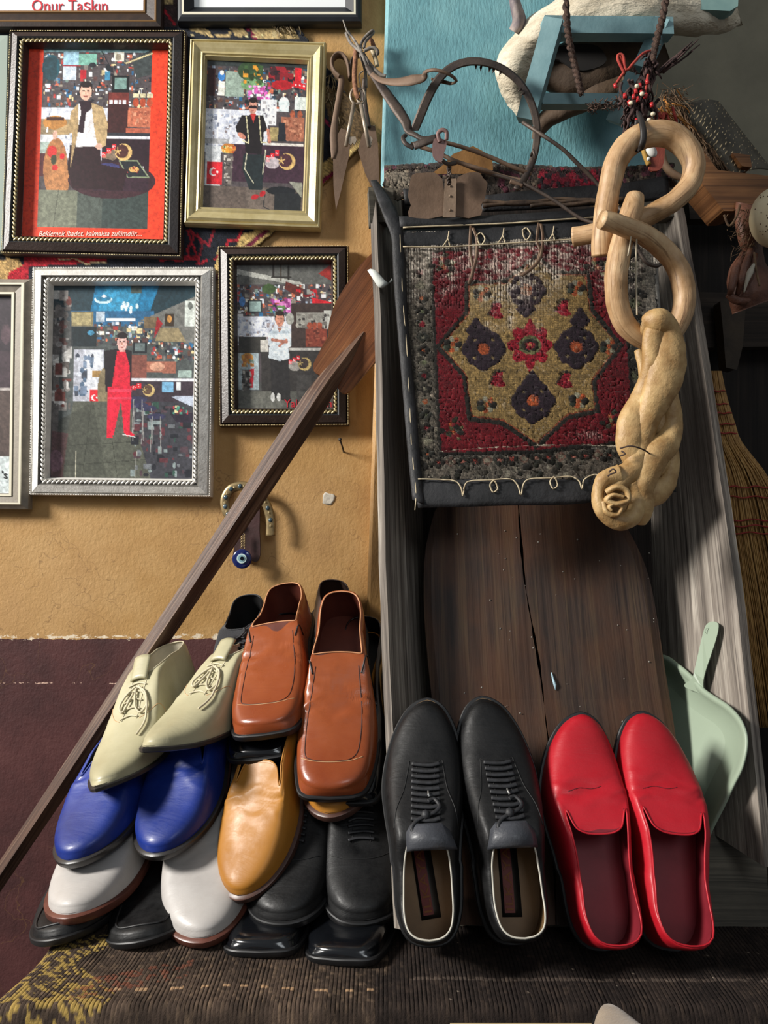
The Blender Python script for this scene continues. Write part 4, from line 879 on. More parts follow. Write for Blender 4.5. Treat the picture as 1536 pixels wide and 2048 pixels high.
for x, y in ((520, 670), (1000, 640), (545, 1235), (1010, 1215), (370, 930), (1165, 940)):
    for k in range(7): a = k * .9; c.ell(X(x + math.cos(a) * 32), Y(y + math.sin(a) * 28), 5.5, 5.5, ['2A2622', 'A9A58C', 'B3552F', '3A4034'][k % 4])
    c.ell(X(x), Y(y), 5, 5, 'B3552F')
for x, y in ((380, 1360), (1190, 1320), (330, 520), (1110, 520)):
    for k in range(11): a = k * .6; c.ell(X(x + math.cos(a) * 60 * (k % 3 + 1) / 3), Y(y + math.sin(a) * 50 * (k % 3 + 1) / 3), 6, 5, ['3A3A2C', '2A2622', '7A7A52', 'B3552F'][k % 4])
Xg, Yg = c.X, c.Y
def dk(A, f): return A * f[..., None]
c.A = dk(c.A, .72 + .5 * vnoise(Xg, Yg, 5, 8, 2)); rows = .88 + .12 * np.sin(Yg * 2 * np.pi / 4.2); cols_ = .9 + .1 * np.sin(Xg * 2 * np.pi / 4.4); c.A = dk(c.A, rows * cols_)
# worn threads: pale warps show through near the top
wear = np.clip(1.5 - (Yg - 480) / 95 + 1.5 * (vnoise(Xg, Yg, 30, 12) - .5) * 2 - np.abs(Xg - 1010) / 420 + .3, 0, 1); wear = np.maximum(wear, np.clip(1.1 - np.hypot((Xg - 1030) / 120, (Yg - 570) / 75), 0, 1))
wear = np.maximum(wear, .9 * np.clip(1 - np.hypot((Xg - 1180) / 60, (Yg - 872) / 18), 0, 1) * (vnoise(Xg, Yg, 8, 3) > .45)); wear *= np.clip((vnoise(Xg, Yg * 2.5, 9, 15, 3) - .22) * 3, 0, 1)
warp = np.clip(np.sin(Xg * 2 * np.pi / 5.6) * 2.2, 0, 1); pale = np.array([.80, .76, .70]); under = np.array([.30, .24, .22])
target = under + (pale - under) * warp[..., None]; c.A = c.A * (1 - wear[..., None] * .85) + target * wear[..., None] * .85
ln = np.abs(Yg - (905 - (Xg - 870) * .03 - 6 * np.sin((Xg - 870) * .008))) < 2.2; c.A[ln & (Xg > 880)] = [.70, .66, .58]
grime = vnoise(Xg, Yg, 60, 33, 4)[..., None]; c.A = c.A * (.80 + .22 * grime) ; sp = (vnoise(Xg, Yg, 3.5, 91, 1) > .80) & (vnoise(Xg, Yg, 40, 19) > .45); c.A[sp] = c.A[sp] * .55 + np.array([.55, .50, .44]) * .45; c.A = np.clip(c.A, 0, 1); c.grain(.11)
hgt = .0016 * vnoise(Xg, Yg, 4, 8, 2) * (1 - wear) + .0008 * wear * warp; dark_ = c.A.mean(-1) < .2; hgt = hgt + .001 * dark_
leftx = np.interp(Yg, [430, 520, 700, 900, 1010], [795, 806, 812, 824, 836]); rightx = np.interp(Yg, [430, 560, 700, 850, 1010], [1330, 1308, 1318, 1330, 1352])
BDv = np.vectorize(bagD)
def fn(Xv, Yv):
    D = BDv(Xv, Yv) - hgt; return np.stack([(Xv - 768) / F * D, D, CZ - (Yv - 1024) / F * D], -1)
M_pile = painted('worn_knotted_carpet', rough=.95, bump=.8, bs=620, spec=.12, sheen=.1, bd=.0015)
g = c.mesh(fn); keep = ((Xg > leftx) & (Xg < rightx) & (Yg < 962)).ravel(); g.Fc = [f_ for f_ in g.Fc if all(keep[i] for i in f_)]; g.mi = [0] * len(g.Fc)
o = g.build('carpet_face', M_pile, bag, col=c.lin().reshape(-1, 3)); s = o.modifiers.new('t', 'SOLIDIFY'); s.thickness = .006; s.offset = 1
M_leather = mat('black_bag_leather', '1A1A1B', '2A2A2C', rough=.62, ns=22, bump=.6, bs=70, bd=.003, c3='3E3E40', spec=.35)
M_thread = mat('waxed_tan_thread', 'A8977A', 'C9BB9C', rough=.8, ns=60)
def leatherstrip(top, bot, name='leather_band', lift=.004, rows=6, n=6, parent=bag, m=M_leather, thick=.003, bulge=.004, Df=bagD):
    a = catmull(top, n); b = catmull(bot, n); V = []
    for j in range(rows + 1):
        t = j / rows
        for i in range(len(a)):
            x = a[i][0] * (1 - t) + b[i][0] * t; y = a[i][1] * (1 - t) + b[i][1] * t; V.append(P(x, y, Df(x, y) - lift - bulge * math.sin(t * math.pi) - .0015 * noise.noise(Vector((x * .02, y * .03, 2)))))
    k = len(a); g = G(); g.add(V, [(j * k + i, j * k + i + 1, (j + 1) * k + i + 1, (j + 1) * k + i) for j in range(rows) for i in range(k - 1)])
    o = g.build(name, m, parent); s = o.modifiers.new('t', 'SOLIDIFY'); s.thickness = thick; s.offset = 0; return o
leatherstrip([(800, 462), (900, 456), (1000, 450), (1100, 444), (1190, 440), (1260, 438)], [(802, 497), (900, 495), (1000, 490), (1100, 483), (1190, 478), (1262, 476)])
leatherstrip([(798, 434), (900, 436), (1000, 431), (1100, 425), (1190, 418), (1250, 414)], [(800, 455), (900, 453), (1000, 448), (1100, 441), (1190, 436), (1252, 434)], name='rolled_edge', lift=.010, bulge=.004)
leatherstrip([(828, 956), (920, 954), (1020, 952), (1120, 950), (1200, 945), (1340, 938)], [(836, 1016), (920, 1014), (1020, 1011), (1120, 1010), (1200, 1003), (1352, 984)], bulge=.004)
leatherstrip([(742, 362), (752, 392), (770, 440), (784, 480), (788, 560), (796, 660), (806, 780), (816, 900), (826, 1000)], [(752, 361), (778, 395), (800, 440), (806, 480), (812, 560), (816, 660), (828, 780), (838, 900), (848, 1008)], name='side_binding', lift=.008, bulge=.004)
leatherstrip([(1304, 470), (1306, 560), (1311, 640), (1318, 760), (1326, 860)], [(1312, 470), (1316, 560), (1321, 640), (1328, 760), (1338, 860)], name='side_binding', lift=.003, bulge=.002, m=mat('grey_woven_edge', '6A6660', '8A867E', rough=.9, ns=120, bump=.5, bs=300))
def stitch(pts, r=.0011, dash=False):
    g = G(); q = catmull(pts, 5); g.add(*tube([P(x, y, bagD(x, y) - .0125 - .0012 * math.sin(i * 2.1)) for i, (x, y) in enumerate(q)], r, 5)); g.build('stitching', M_thread, bag)
stitch([(806, 455), (880, 452), (960, 449), (1040, 445), (1120, 439), (1200, 434), (1250, 431)], .0014)
stitch([(806, 493), (880, 494), (960, 490), (1040, 485), (1120, 480), (1180, 476)])
for x, y in ((898, 492), (1008, 486), (1108, 482)): stitch([(x - 12, y), (x - 3, y - 14), (x, y - 30)]); stitch([(x - 2, y - 14), (x + 2, y)])
for x, y in ((962, 478), (1053, 468)):
    stitch([(x - 8, y - 8), (x, y - 12), (x + 8, y), (x, y + 12), (x - 6, y + 4), (x - 8, y - 8)])
stitch([(836, 958), (880, 959), (910, 962), (922, 975), (926, 992), (929, 972), (940, 962), (980, 960), (1020, 958), (1035, 970), (1042, 990), (1047, 968), (1060, 958), (1100, 956), (1140, 953), (1158, 962), (1164, 978), (1168, 960), (1185, 950), (1200, 950)])
for x, y in ((988, 972), (1108, 965)): stitch([(x, y - 12), (x - 8, y - 2), (x - 2, y + 12), (x + 7, y + 6), (x + 4, y - 6), (x, y - 12)])
stitch([(800, 470), (806, 600), (814, 700), (820, 820), (824, 900), (832, 980), (830, 1020)], .0007)
M_tie = mat('brown_lace_leather', '5A4030', '7A6450', rough=.5, ns=60)
for pts in ([(942, 452), (940, 500), (946, 540), (938, 566)], [(946, 456), (954, 480), (952, 520), (938, 568)], [(1082, 448), (1086, 480), (1078, 520), (1048, 548), (1040, 546)], [(1078, 446), (1074, 480), (1080, 500), (1076, 522)]):
    g = G(); q = catmull(pts, 5); g.add(*tube([P(x, y, bagD(x, y) - .012) for x, y in q], .0008, 6, rx=.0026, up=(.3, -1, 0))); g.build('leather_tie', M_tie, bag)
# the part turned back over the top of the trough
topD = lambda x, y: 1.205 + (435 - y) * .0004
c = Canvas(768, 338, 1345, 400, 2.0, '3A332E'); c.clutter(768, 338, 1345, 400, 420, ['26221F', '4A4038', '6A5E50', '332B28', '57303A'], 3, 9); c.rect(1078, 345, 1215, 378, '7A1A2A', .75); c.clutter(1075, 342, 1220, 380, 60, ['7A1A2A', '8C2030', '2E2428', '4A2A30'], 3, 8); c.poly([(768, 350), (810, 345), (830, 400), (775, 400)], '8A8070', .7); c.grain(.2)
def fn(Xv, Yv):
    yy = Yv + 5 * np.sin(Xv * .012) - (Xv - 768) * .004; D = 1.235 - .012 * np.sin((Yv - 338) / 62 * 2.6) - .003 * vnoise(Xv, Yv, 4, 9); return np.stack([(Xv - 768) / F * D, D, CZ - (yy - 1024) / F * D], -1)
g = c.mesh(fn); o = g.build('carpet_fold', M_pile, bag, col=c.lin().reshape(-1, 3)); s = o.modifiers.new('t', 'SOLIDIFY'); s.thickness = .008; s.offset = 1
TD = lambda x, y: 1.215
leatherstrip([(970, 392), (1060, 382), (1150, 374), (1240, 368), (1335, 352)], [(960, 424), (1060, 420), (1150, 414), (1240, 408), (1340, 398)], Df=TD)
leatherstrip([(806, 378), (830, 379)], [(810, 412), (828, 412)], Df=TD, n=3)
g = G()
for pts in ([(964, 402), (1040, 408), (1120, 398), (1190, 404), (1250, 398)], [(966, 412), (1050, 404), (1130, 410), (1200, 400)], [(1060, 412), (1120, 404), (1180, 400), (1230, 408)]): g.add(*tube([P(x, y, 1.19) for x, y in catmull(pts, 5)], .0035, 7, lump=.001))
g.build('rolled_edge', mat('cracked_brown_leather', '3A2C22', '5A4634', rough=.7, ns=60, bump=.5), bag)
M_fuzz = mat('carpet_fuzz', '332B28', '5E4E44', rough=.95, ns=80)
g = G()
for k in range(420):
    x = random.uniform(772, 1290); y = 346 + 5 * math.sin(x * .012) - (x - 768) * .004 + random.uniform(-4, 8); a = P(x, y, 1.222); g.add(*tube([a, a + Vector((random.uniform(-.004, .004), -.003, random.uniform(.002, .007)))], [.0011, .0004], 4, caps=False))
tag(g.build('fuzz', M_fuzz, bag), kind='stuff')
# ================================================================ BENT WOOD RINGS, LEATHER ROPE
def ringwood():
    t = NT('peeled_bent_wood'); v = t.coord('UV', (9, 40, 1)); a = t.noise(v, 1.2, 5, .6, .5); b = t.noise(t.coord('UV', (14, 14, 1)), 1.5, 4, .6); c = t.noise(t.coord('UV', (4, 90, 1)), 1.6, 3, .5)
    col = t.ramp(b, [(.3, lin('8C6A42')), (.5, lin('B39069')), (.7, lin('C9AC84'))]); col = t.mix(t.ramp(a, [(.55, (0,) * 3), (.75, (.45,) * 3)]), col, lin('8A5E34')); col = t.mix(t.ramp(c, [(.62, (0,) * 3), (.7, (.6,) * 3)]), col, lin('5E4128'))
    col = t.mix(t.ramp(t.noise(t.coord('UV', (6, 140, 1)), 1.4, 4, .6), [(.56, (0,) * 3), (.64, (.7,) * 3)]), col, lin('6A4A2C')); t.base(col); t.bump(a, .6, .003); t.set(Roughness=.5); return t.m
M_ring = ringwood()
def ringpts(pts, n=9): return [P(x, y, d) for x, y, d in catmull(pts, n)]
r1 = [(1204, 512, 1.035), (1206, 470, 1.03), (1212, 420, 1.03), (1219, 375, 1.03), (1232, 325, 1.03), (1258, 288, 1.03), (1296, 269, 1.03), (1338, 270, 1.03), (1370, 292, 1.03), (1387, 328, 1.03), (1380, 366, 1.03), (1350, 400, 1.03), (1310, 425, 1.035), (1262, 446, 1.045), (1210, 462, 1.065), (1146, 474, 1.085)]
o_ = thing('bent_wood_ring', 'upper of the two pale bent wood rings, hung by a dark strap', 'wooden ring', tuple(P(1204, 512, 1.035)), 'bent wood rings of the leather rope')
g = G(); g.add(*tube(ringpts(r1), [.0145, .0152, .0156, .0152, .0158, .017, .0178, .0172, .0165, .0155, .0146, .014, .014, .014, .014, .0138], 16, lump=.0008)); g.build('bent_rod', M_ring, o_)
M_strap = mat('dark_leather_strap', '1C1816', '2E2824', rough=.55, ns=30)
g = G(); g.add(*tube(catmull([P(1278, 228, 1.03), P(1285, 250, 1.008), P(1287, 272, 1.005), P(1283, 292, 1.01), P(1272, 302, 1.03), P(1270, 280, 1.052), P(1276, 240, 1.045)], 5), .0022, 6, rx=.0045, up=(0, -1, 0))); g.build('strap', M_strap, o_)
r2 = [(1270, 392, 1.012), (1264, 420, 1.008), (1254, 452, 1.005), (1243, 490, 1.005), (1235, 530, 1.005), (1232, 575, 1.005), (1238, 620, 1.01), (1256, 655, 1.015), (1290, 679, 1.02), (1325, 680, 1.02), (1352, 655, 1.02), (1367, 615, 1.02), (1367, 572, 1.02), (1352, 530, 1.02), (1322, 494, 1.015), (1285, 468, .995), (1245, 452, .975), (1203, 438, .965)]
o_ = thing('bent_wood_ring', 'lower bent wood ring holding the twisted leather rope', 'wooden ring', tuple(P(1290, 690, 1.02)), 'bent wood rings of the leather rope')
g = G(); g.add(*tube(ringpts(r2), [.0120, .0150, .0146, .015, .0155, .0152, .0148, .0142, .0138, .0138, .0142, .0148, .0152, .0148, .0142, .0135, .013, .012], 16, lump=.0007)); g.build('bent_rod', M_ring, o_)
M_cord = mat('thin_pale_cord', 'B8AC94', rough=.7)
g = G(); g.add(*tube(catmull([P(1256, 450, .982), P(1262, 446, .975), P(1270, 449, .972), P(1273, 480, .985), P(1272, 540, 1.0), P(1274, 630, 1.0)], 6), .0013, 6)); g.add(*tube(catmull([P(1262, 448, .974), P(1261, 480, .978), P(1256, 512, .985)], 5), .0011, 6))
g.add(*tube(catmull([P(1232, 468, .998), P(1256, 470, .982), P(1270, 462, .975), P(1284, 455, .98)], 5), .0015, 6)); g.build('cord', M_cord, o_)
M_hide = mat('tan_rawhide', '8E6A3C', 'BE9E6C', rough=.55, ns=34, bump=.7, bs=45, bd=.004, c3='DCC8A0')
rope = thing('leather_rope', 'thick twisted rawhide rope ending in a coiled knot below the wooden rings', 'rope', tuple(P(1240, 1050, 1.0)))
def strand(name, pts, n=9, lump=.0016, k=14):
    q = catmull([(x, y, d, a, b) for x, y, d, a, b in pts], n); g = G()
    g.add(*tube([P(p[0], p[1], p[2]) for p in q], [p[4] / F for p in q], k, rx=[p[3] / F for p in q], up=(0, -1, 0), lump=lump)); return g.build(name, M_hide, rope)
# x, y, depth, half width px, half thickness px
strand('strand', [(1302, 690, 1.05, 16, 12), (1296, 664, 1.02, 20, 16), (1302, 645, .985, 22, 17), (1322, 642, .98, 24, 17), (1336, 662, .985, 24, 16), (1338, 700, .985, 34, 20), (1330, 750, .985, 38, 22), (1312, 800, .985, 30, 22), (1290, 850, .99, 24, 20), (1280, 890, .99, 27, 20), (1268, 935, .985, 22, 18), (1236, 960, .98, 24, 18), (1208, 975, .985, 22, 16)])
strand('strand', [(1310, 652, .985, 20, 14), (1305, 690, .985, 22, 16), (1304, 740, .99, 22, 18), (1292, 790, 1.0, 28, 22), (1270, 840, .995, 32, 22), (1262, 885, .99, 30, 22), (1288, 930, .995, 30, 22), (1318, 925, 1.0, 24, 20), (1330, 890, 1.005, 22, 18)])
strand('strand', [(1334, 770, 1.0, 18, 14), (1344, 830, .998, 20, 16), (1336, 880, .992, 26, 18), (1310, 910, .985, 30, 20), (1292, 950, .985, 26, 20), (1278, 985, .985, 28, 20), (1284, 1020, .985, 24, 18), (1282, 1048, .99, 10, 8)])
strand('strand', [(1278, 700, 1.03, 8, 8), (1288, 740, 1.025, 12, 10), (1300, 800, 1.01, 18, 14), (1322, 850, 1.0, 22, 16), (1340, 910, 1.0, 18, 14), (1334, 960, 1.0, 20, 16), (1310, 985, .995, 26, 18), (1285, 1000, .99, 22, 16)])
strand('knot_coil', [(1240, 948, .975, 20, 14), (1206, 960, .975, 15, 14), (1195, 990, .972, 12, 14), (1203, 1022, .97, 14, 16), (1232, 1042, .972, 17, 16), (1264, 1034, .975, 18, 16), (1276, 1000, .98, 16, 14), (1262, 966, .98, 14, 12)])
strand('knot_coil', [(1212, 985, .962, 6, 9), (1232, 974, .958, 6, 10), (1252, 982, .958, 6, 10), (1254, 1000, .958, 6, 10), (1232, 1008, .958, 6, 10), (1214, 1000, .96, 6, 9), (1226, 990, .955, 4, 7), (1246, 994, .955, 4, 7)], lump=.0006)
strand('knot_coil', [(1205, 1004, .965, 6, 9), (1212, 1024, .962, 6, 10), (1232, 1030, .96, 6, 10), (1242, 1016, .96, 5, 9), (1230, 1008, .958, 4, 8), (1218, 1014, .958, 4, 8), (1224, 1022, .956, 3, 6)], lump=.0006)
g = G(); V_ = ball(P(1236, 1000, .992), .030, .012, .034, nu=14, nv=9); g.add(*V_); g.build('knot_back', M_hide, rope)
g = G()
for pts in ([(1240, 897, .968), (1262, 892, .962), (1286, 899, .965), (1300, 908, .975)], [(1218, 944, .955), (1226, 938, .95), (1232, 944, .95), (1222, 948, .952), (1216, 952, .957)], [(1243, 902, .970), (1250, 908, .966), (1240, 912, .97)]): g.add(*tube(ringpts(pts, 5), .0011, 6))
g.build('tie_thread', mat('dark_thread', '3A2A24', rough=.8), rope)

# ================================================================ IRON ANIMAL TRAP
M_iron = mat('dark_rusted_iron', '3A322F', '54483F', rough=.55, metal=.45, ns=30, bump=.5, bs=160, bd=.0012, c3='6E5A4C')
M_rust = mat('brown_rust_sheet', '5C4838', '735C4A', rough=.7, metal=.15, ns=16, bump=.5, bs=160, bd=.001, c3='8E7660')
M_mauve = mat('pinkish_rusted_plate', '6E5450', '82645E', rough=.6, metal=.2, ns=20, bump=.3)
trap = thing('iron_trap', 'rusty iron animal trap with a toothed hoop hanging before the blue pillar', 'trap', tuple(P(900, 430, 1.18)))
def strip(name, pts, hw, th, m=M_iron, up=(0, -1, 0), D=None, n=8, k=8):
    q = catmull(pts, n); g = G(); g.add(*tube([P(p[0], p[1], p[2]) for p in q], th, k, rx=hw, up=up, lump=.0003)); return g.build(name, m, trap)
# hoop: a flat band standing on edge
hoop = [(826, 262, 1.12), (838, 232, 1.115), (855, 192, 1.11), (876, 157, 1.105), (903, 133, 1.10), (936, 122, 1.095), (972, 124, 1.095), (1008, 138, 1.10), (1040, 165, 1.105), (1063, 205, 1.11), (1074, 250, 1.115), (1072, 295, 1.12), (1060, 335, 1.12), (1040, 372, 1.12)]
g = G(); q = catmull(hoop, 7); pc = np.array([950, 250])
V = []; Fc = []
for i, p in enumerate(q):
    d = np.array(p[:2]) - pc; d = d / np.linalg.norm(d); tt = i / (len(q) - 1); wdt = 12 - 5 * tt
    for (r_, dd) in ((4, -.007), (7, -.005), (7, .012), (-4 - wdt * .3, .012), (-wdt, -.002), (-wdt + 3, -.006)): V.append(P(p[0] + d[0] * r_, p[1] + d[1] * r_, p[2] + dd))
for i in range(len(q) - 1):
    for k in range(6): Fc.append((i * 6 + k, i * 6 + (k + 1) % 6, (i + 1) * 6 + (k + 1) % 6, (i + 1) * 6 + k))
g.add(V, Fc); g.build('jaw_hoop', M_iron, trap, smooth=False)
for i, (x, y) in enumerate(((952, 130), (962, 134), (980, 136), (988, 138), (1002, 143), (1042, 178), (1048, 186))):
    d = np.array([x, y]) - pc; d = -d / np.linalg.norm(d); g = G(); g.add(*tube([P(x, y, 1.098), P(x + d[0] * 9, y + d[1] * 9, 1.096)], [.0025, .0003], 5)); g.build('tooth', M_iron, trap)
strip('spring_strap', [(744, 148, 1.16), (762, 160, 1.14), (790, 164, 1.12), (820, 161, 1.10), (846, 156, 1.09), (852, 144, 1.085), (870, 140, 1.075), (895, 147, 1.075), (912, 160, 1.085), (904, 167, 1.105), (884, 163, 1.118), (862, 158, 1.118)], [.004, .005, .007, .009, .006, .003, .0025, .0025, .0025, .003, .003, .002], .0018, M_rust)
strip('spring_strap', [(734, 132, 1.17), (748, 152, 1.16), (772, 186, 1.14), (796, 220, 1.125), (812, 245, 1.115), (816, 262, 1.11), (830, 270, 1.105), (848, 278, 1.10), (872, 272, 1.10)], [.004, .006, .008, .009, .008, .005, .004, .004, .003], .0022)
strip('strap_loop', [(812, 270, 1.10), (806, 276, 1.095), (812, 288, 1.09), (828, 296, 1.09)], .0035, .002); strip('strap_loop', [(828, 292, 1.085), (850, 284, 1.08), (872, 276, 1.08)], .006, .0015)
strip('rod', [(822, 288, 1.10), (870, 303, 1.095), (910, 322, 1.09), (960, 338, 1.09), (1010, 354, 1.10), (1050, 362, 1.10)], .003, .003, M_rust)
strip('rod', [(880, 282, 1.085), (930, 296, 1.09), (980, 314, 1.095), (1030, 336, 1.10), (1062, 348, 1.105)], .003, .0028, M_rust)
strip('rod', [(912, 322, 1.09), (960, 342, 1.095), (1020, 358, 1.095), (1060, 374, 1.09), (1110, 402, 1.085), (1160, 436, 1.08), (1200, 450, 1.07), (1240, 470, 1.07)], .0026, .0026)
strip('rod', [(1046, 245, 1.10), (1060, 254, 1.09), (1092, 275, 1.08), (1125, 298, 1.08), (1158, 330, 1.085), (1190, 362, 1.09), (1220, 400, 1.09), (1250, 430, 1.08), (1268, 480, 1.075), (1290, 522, 1.07), (1312, 532, 1.07), (1324, 526, 1.07)], .0028, .0028)
strip('cross_pin', [(1020, 362, 1.085), (1045, 372, 1.085)], .003, .003, M_rust); strip('cross_pin', [(1032, 378, 1.08), (1052, 352, 1.10), (1068, 318, 1.11)], .0045, .002)
g = G(); g.add(*tube([P(1062, 312, 1.11), P(1066, 300, 1.10), P(1071, 318, 1.10)], .002, 6)); g.build('cotter', M_iron, trap)
pl = catmull([(868, 278), (890, 280), (893, 290), (888, 306), (884, 325), (866, 312)], 3, True); g = G(); g.add(*pxslab(pl, 1.075, .003)); g.build('hook_plate', M_mauve, trap, smooth=False)
strip('hook', [(880, 284, 1.074), (876, 268, 1.072), (884, 260, 1.07), (893, 264, 1.07), (893, 280, 1.072)], .003, .0018, M_mauve)
strip('hook', [(884, 320, 1.075), (896, 328, 1.08), (912, 326, 1.085)], .003, .002)
lp = [(824, 350), (842, 346), (868, 345), (880, 354), (886, 366), (886, 432), (818, 434), (822, 410), (816, 392), (818, 376)]; g = G(); g.add(*pxslab(catmull(lp, 2, True), 1.150, .002)); g.build('foot_plate', M_rust, trap, smooth=False)
lp = [(920, 352), (938, 345), (958, 345), (966, 356), (975, 366), (972, 382), (970, 396), (962, 410), (962, 430), (912, 432), (912, 366)]; g = G(); g.add(*pxslab(catmull(lp, 2, True), 1.148, .002)); g.build('foot_plate', M_rust, trap, smooth=False)
g = G(); g.add(*pxslab([(890, 358), (913, 357), (911, 434), (886, 434)], 1.142, .0025)); 
for y in (372, 392, 420): g.add(*ball(P(900, y, 1.1415), .002, .0015, .002, nu=8, nv=5))
g.build('riveted_bar', mat('tan_rusted_bar', '74604E', '8A7561', rough=.65, ns=30, bump=.4), trap, smooth=False)
lp = [(862, 348), (886, 330), (906, 308), (926, 300), (946, 292), (958, 298), (972, 306), (985, 322), (986, 340), (975, 347)]; g = G(); g.add(*pxslab(lp, 1.20, .002)); g.build('foot_plate', mat('ochre_rust', '6E4A20', '8A6230', rough=.8, ns=24, bump=.5), trap, smooth=False)
g = G()
for k in range(7): g.add(*tube([P(898 + 3 * math.cos(a) + random.uniform(-1, 1), 330 + k * 6 + 4 * math.sin(a), 1.13 + .004 * math.cos(a + k)) for a in np.linspace(0, 6.28, 9)[:-1]], .0016, 5, closed=True))
g.build('chain', M_iron, trap)

# ================================================================ SHEARS, KEYS, CORD BUNDLE
shears = thing('sheep_shears', 'old rusty one-piece sheep shears hanging on the wall beside the gold frame', 'shears', tuple(P(672, 420, 1.30)))
sd = WALL - .035
def sh(name, pts, hw, th, m=M_rust, parent=shears, up=(0, -1, 0), n=7): q = catmull(pts, n); g = G(); g.add(*tube([P(*p) for p in q], th, 8, rx=hw, up=up)); return g.build(name, m, parent)
sh('spring_bow', [(700, 158, sd), (696, 130, sd), (688, 114, sd), (676, 110, sd), (666, 118, sd), (664, 132, sd), (670, 146, sd), (680, 156, sd)], .0035, .010)
sh('spring_bow', [(700, 158, sd), (702, 128, sd), (712, 112, sd), (724, 112, sd), (732, 128, sd), (730, 160, sd)], .003, .009, M_iron)
sh('handle', [(680, 154, sd), (683, 162, sd), (678, 195, sd), (671, 235, sd), (668, 270, sd), (669, 300, sd), (666, 318, sd)], [.0055, .006, .0055, .0055, .008, .008, .003], .004)
sh('handle', [(730, 158, sd), (728, 190, sd), (732, 225, sd), (736, 255, sd)], [.005, .005, .005, .006], .003, M_iron)
g = G(); g.add(*pxslab([(666, 302), (676, 268), (682, 256), (696, 262), (700, 290), (698, 312), (690, 346), (682, 382), (672, 420), (667, 372)], sd - .002, .0025)); g.build('blade', M_rust, shears, smooth=False)
g = G(); g.add(*pxslab([(716, 300), (724, 270), (738, 250), (750, 252), (756, 290), (758, 330), (758, 372), (742, 372), (730, 345)], sd + .004, .0025)); g.build('blade', M_rust, shears, smooth=False)
M_key = mat('worn_steel_key', '8A7C6C', 'A89A88', rough=.45, metal=.5, ns=50)
kd = sd - .03
def key(label, a, b, bow, bit):
    k = thing('old_key', label, 'key', tuple(P(b[0], b[1], kd)), 'old keys on a ring'); g = G(); g.add(*tube([P(a[0], a[1], kd), P(b[0], b[1], kd)], .0036, 10)); g.build('shank', M_key, k)
    g = G(); g.add(*tube([P(bow[0] + bow[2] * math.cos(t), bow[1] + bow[3] * math.sin(t), kd) for t in np.linspace(0, 6.28, 22)[:-1]], .0022, 8, closed=True)); g.build('bow', M_key, k)
    g = G(); g.add(*pxslab(bit, kd - .001, .003)); g.build('bit', M_key, k, smooth=False); return k
key('old steel key hanging over the shears, its bit turned right', (708, 206), (692, 292), (712, 192, 11, 16), [(696, 274), (711, 273), (713, 280), (709, 289), (705, 285), (702, 290), (697, 287)])
key('darker of the two hanging keys, its bit tilted upward', (722, 210), (738, 294), (722, 192, 8, 15), [(734, 284), (741, 272), (745, 278), (742, 286), (743, 290), (736, 292)])
M_twine = mat('greyed_leather_twine', '4A4440', '8A8278', rough=.7, ns=70, c3='A89E90'); M_twineb = mat('brown_twisted_cord', '6A4432', '94684A', rough=.85, ns=160, bump=.6, bs=300)
tw = thing('knotted_thongs', 'bundle of knotted leather thongs tied above the keys', 'cord', tuple(P(722, 200, kd)))
def th_(pts, r, m=M_twine, rx=None): q = catmull([(x, y, kd + d) for x, y, d in pts], 6); g = G(); g.add(*tube([P(*p) for p in q], r, 7, rx=rx, up=(0, -1, .2) if rx else None)); g.build('thong', m, tw)
th_([(686, 40, .01), (694, 62, 0), (706, 76, 0), (722, 104, -.01), (734, 132, -.005)], [.001, .0015, .002, .003, .003])
th_([(692, 66, .005), (700, 84, 0), (712, 96, -.005), (722, 104, -.01)], .0028); th_([(696, 62, .005), (710, 84, 0), (724, 102, -.012)], .002)
th_([(722, 104, -.01), (722, 88, 0), (732, 72, 0), (744, 62, 0), (746, 66, .003), (732, 82, 0), (728, 96, -.005)], .0026); th_([(728, 102, -.012), (742, 96, -.012), (752, 98, -.012), (756, 106, -.01), (750, 110, 0)], .003)
th_([(744, 100, 0), (750, 116, 0), (754, 132, 0)], .0042, mat('bone_bead', 'B8A888', rough=.6)); th_([(738, 76, .01), (744, 84, .01), (748, 96, .01)], .004, M_twineb)
th_([(726, 106, 0), (740, 128, 0), (760, 148, 0), (772, 152, 0)], .003); th_([(726, 108, 0), (733, 130, 0), (738, 150, 0)], .002)
th_([(712, 98, 0), (710, 128, 0), (709, 158, 0), (712, 186, -.005), (718, 196, -.004)], .0045, M_twineb); th_([(720, 108, .01), (730, 140, .01), (732, 175, .01)], .0028)
th_([(722, 186, 0), (720, 165, 0), (718, 150, 0), (726, 142, 0)], .0012)

# ================================================================ HORSESHOE CHARM, NAILS, PLASTER HOLE
M_brass = mat('dull_brass', '7A6A4C', 'A08A62', rough=.4, metal=.6, ns=60); M_gem = mat('smoky_blue_gem', '2A3A42', '4A5E68', rough=.15, ns=40, coat=.5); M_glint = mat('bright_brass_stud', 'C8B68C', rough=.25, metal=.7)
hs = thing('horseshoe_charm', 'brass horseshoe charm with blue stones and an evil eye bead on the ochre wall', 'charm', tuple(P(485, 1138, WALL - .03)))
hd = WALL - .022
arc = [(505 - 6, 1062), (484, 1052), (462, 1045)]
hpts = catmull([(474, 1054), (461, 1046 - 10), (452, 1020), (450, 998), (462, 978), (484, 972), (506, 978), (522, 992), (534, 1012), (541, 1040), (541, 1072)], 6)
g = G(); g.add(*tube([P(x, y, hd) for x, y in hpts], .003, 10, rx=.0085, up=(0, -1, 0))); g.build('horseshoe', M_brass, hs)
g = G(); g2 = G(); q = hpts[4:-2:5]
for i, (x, y) in enumerate(q): g.add(*ball(P(x, y, hd - .003), .0042, .002, .0042, nu=10, nv=6))
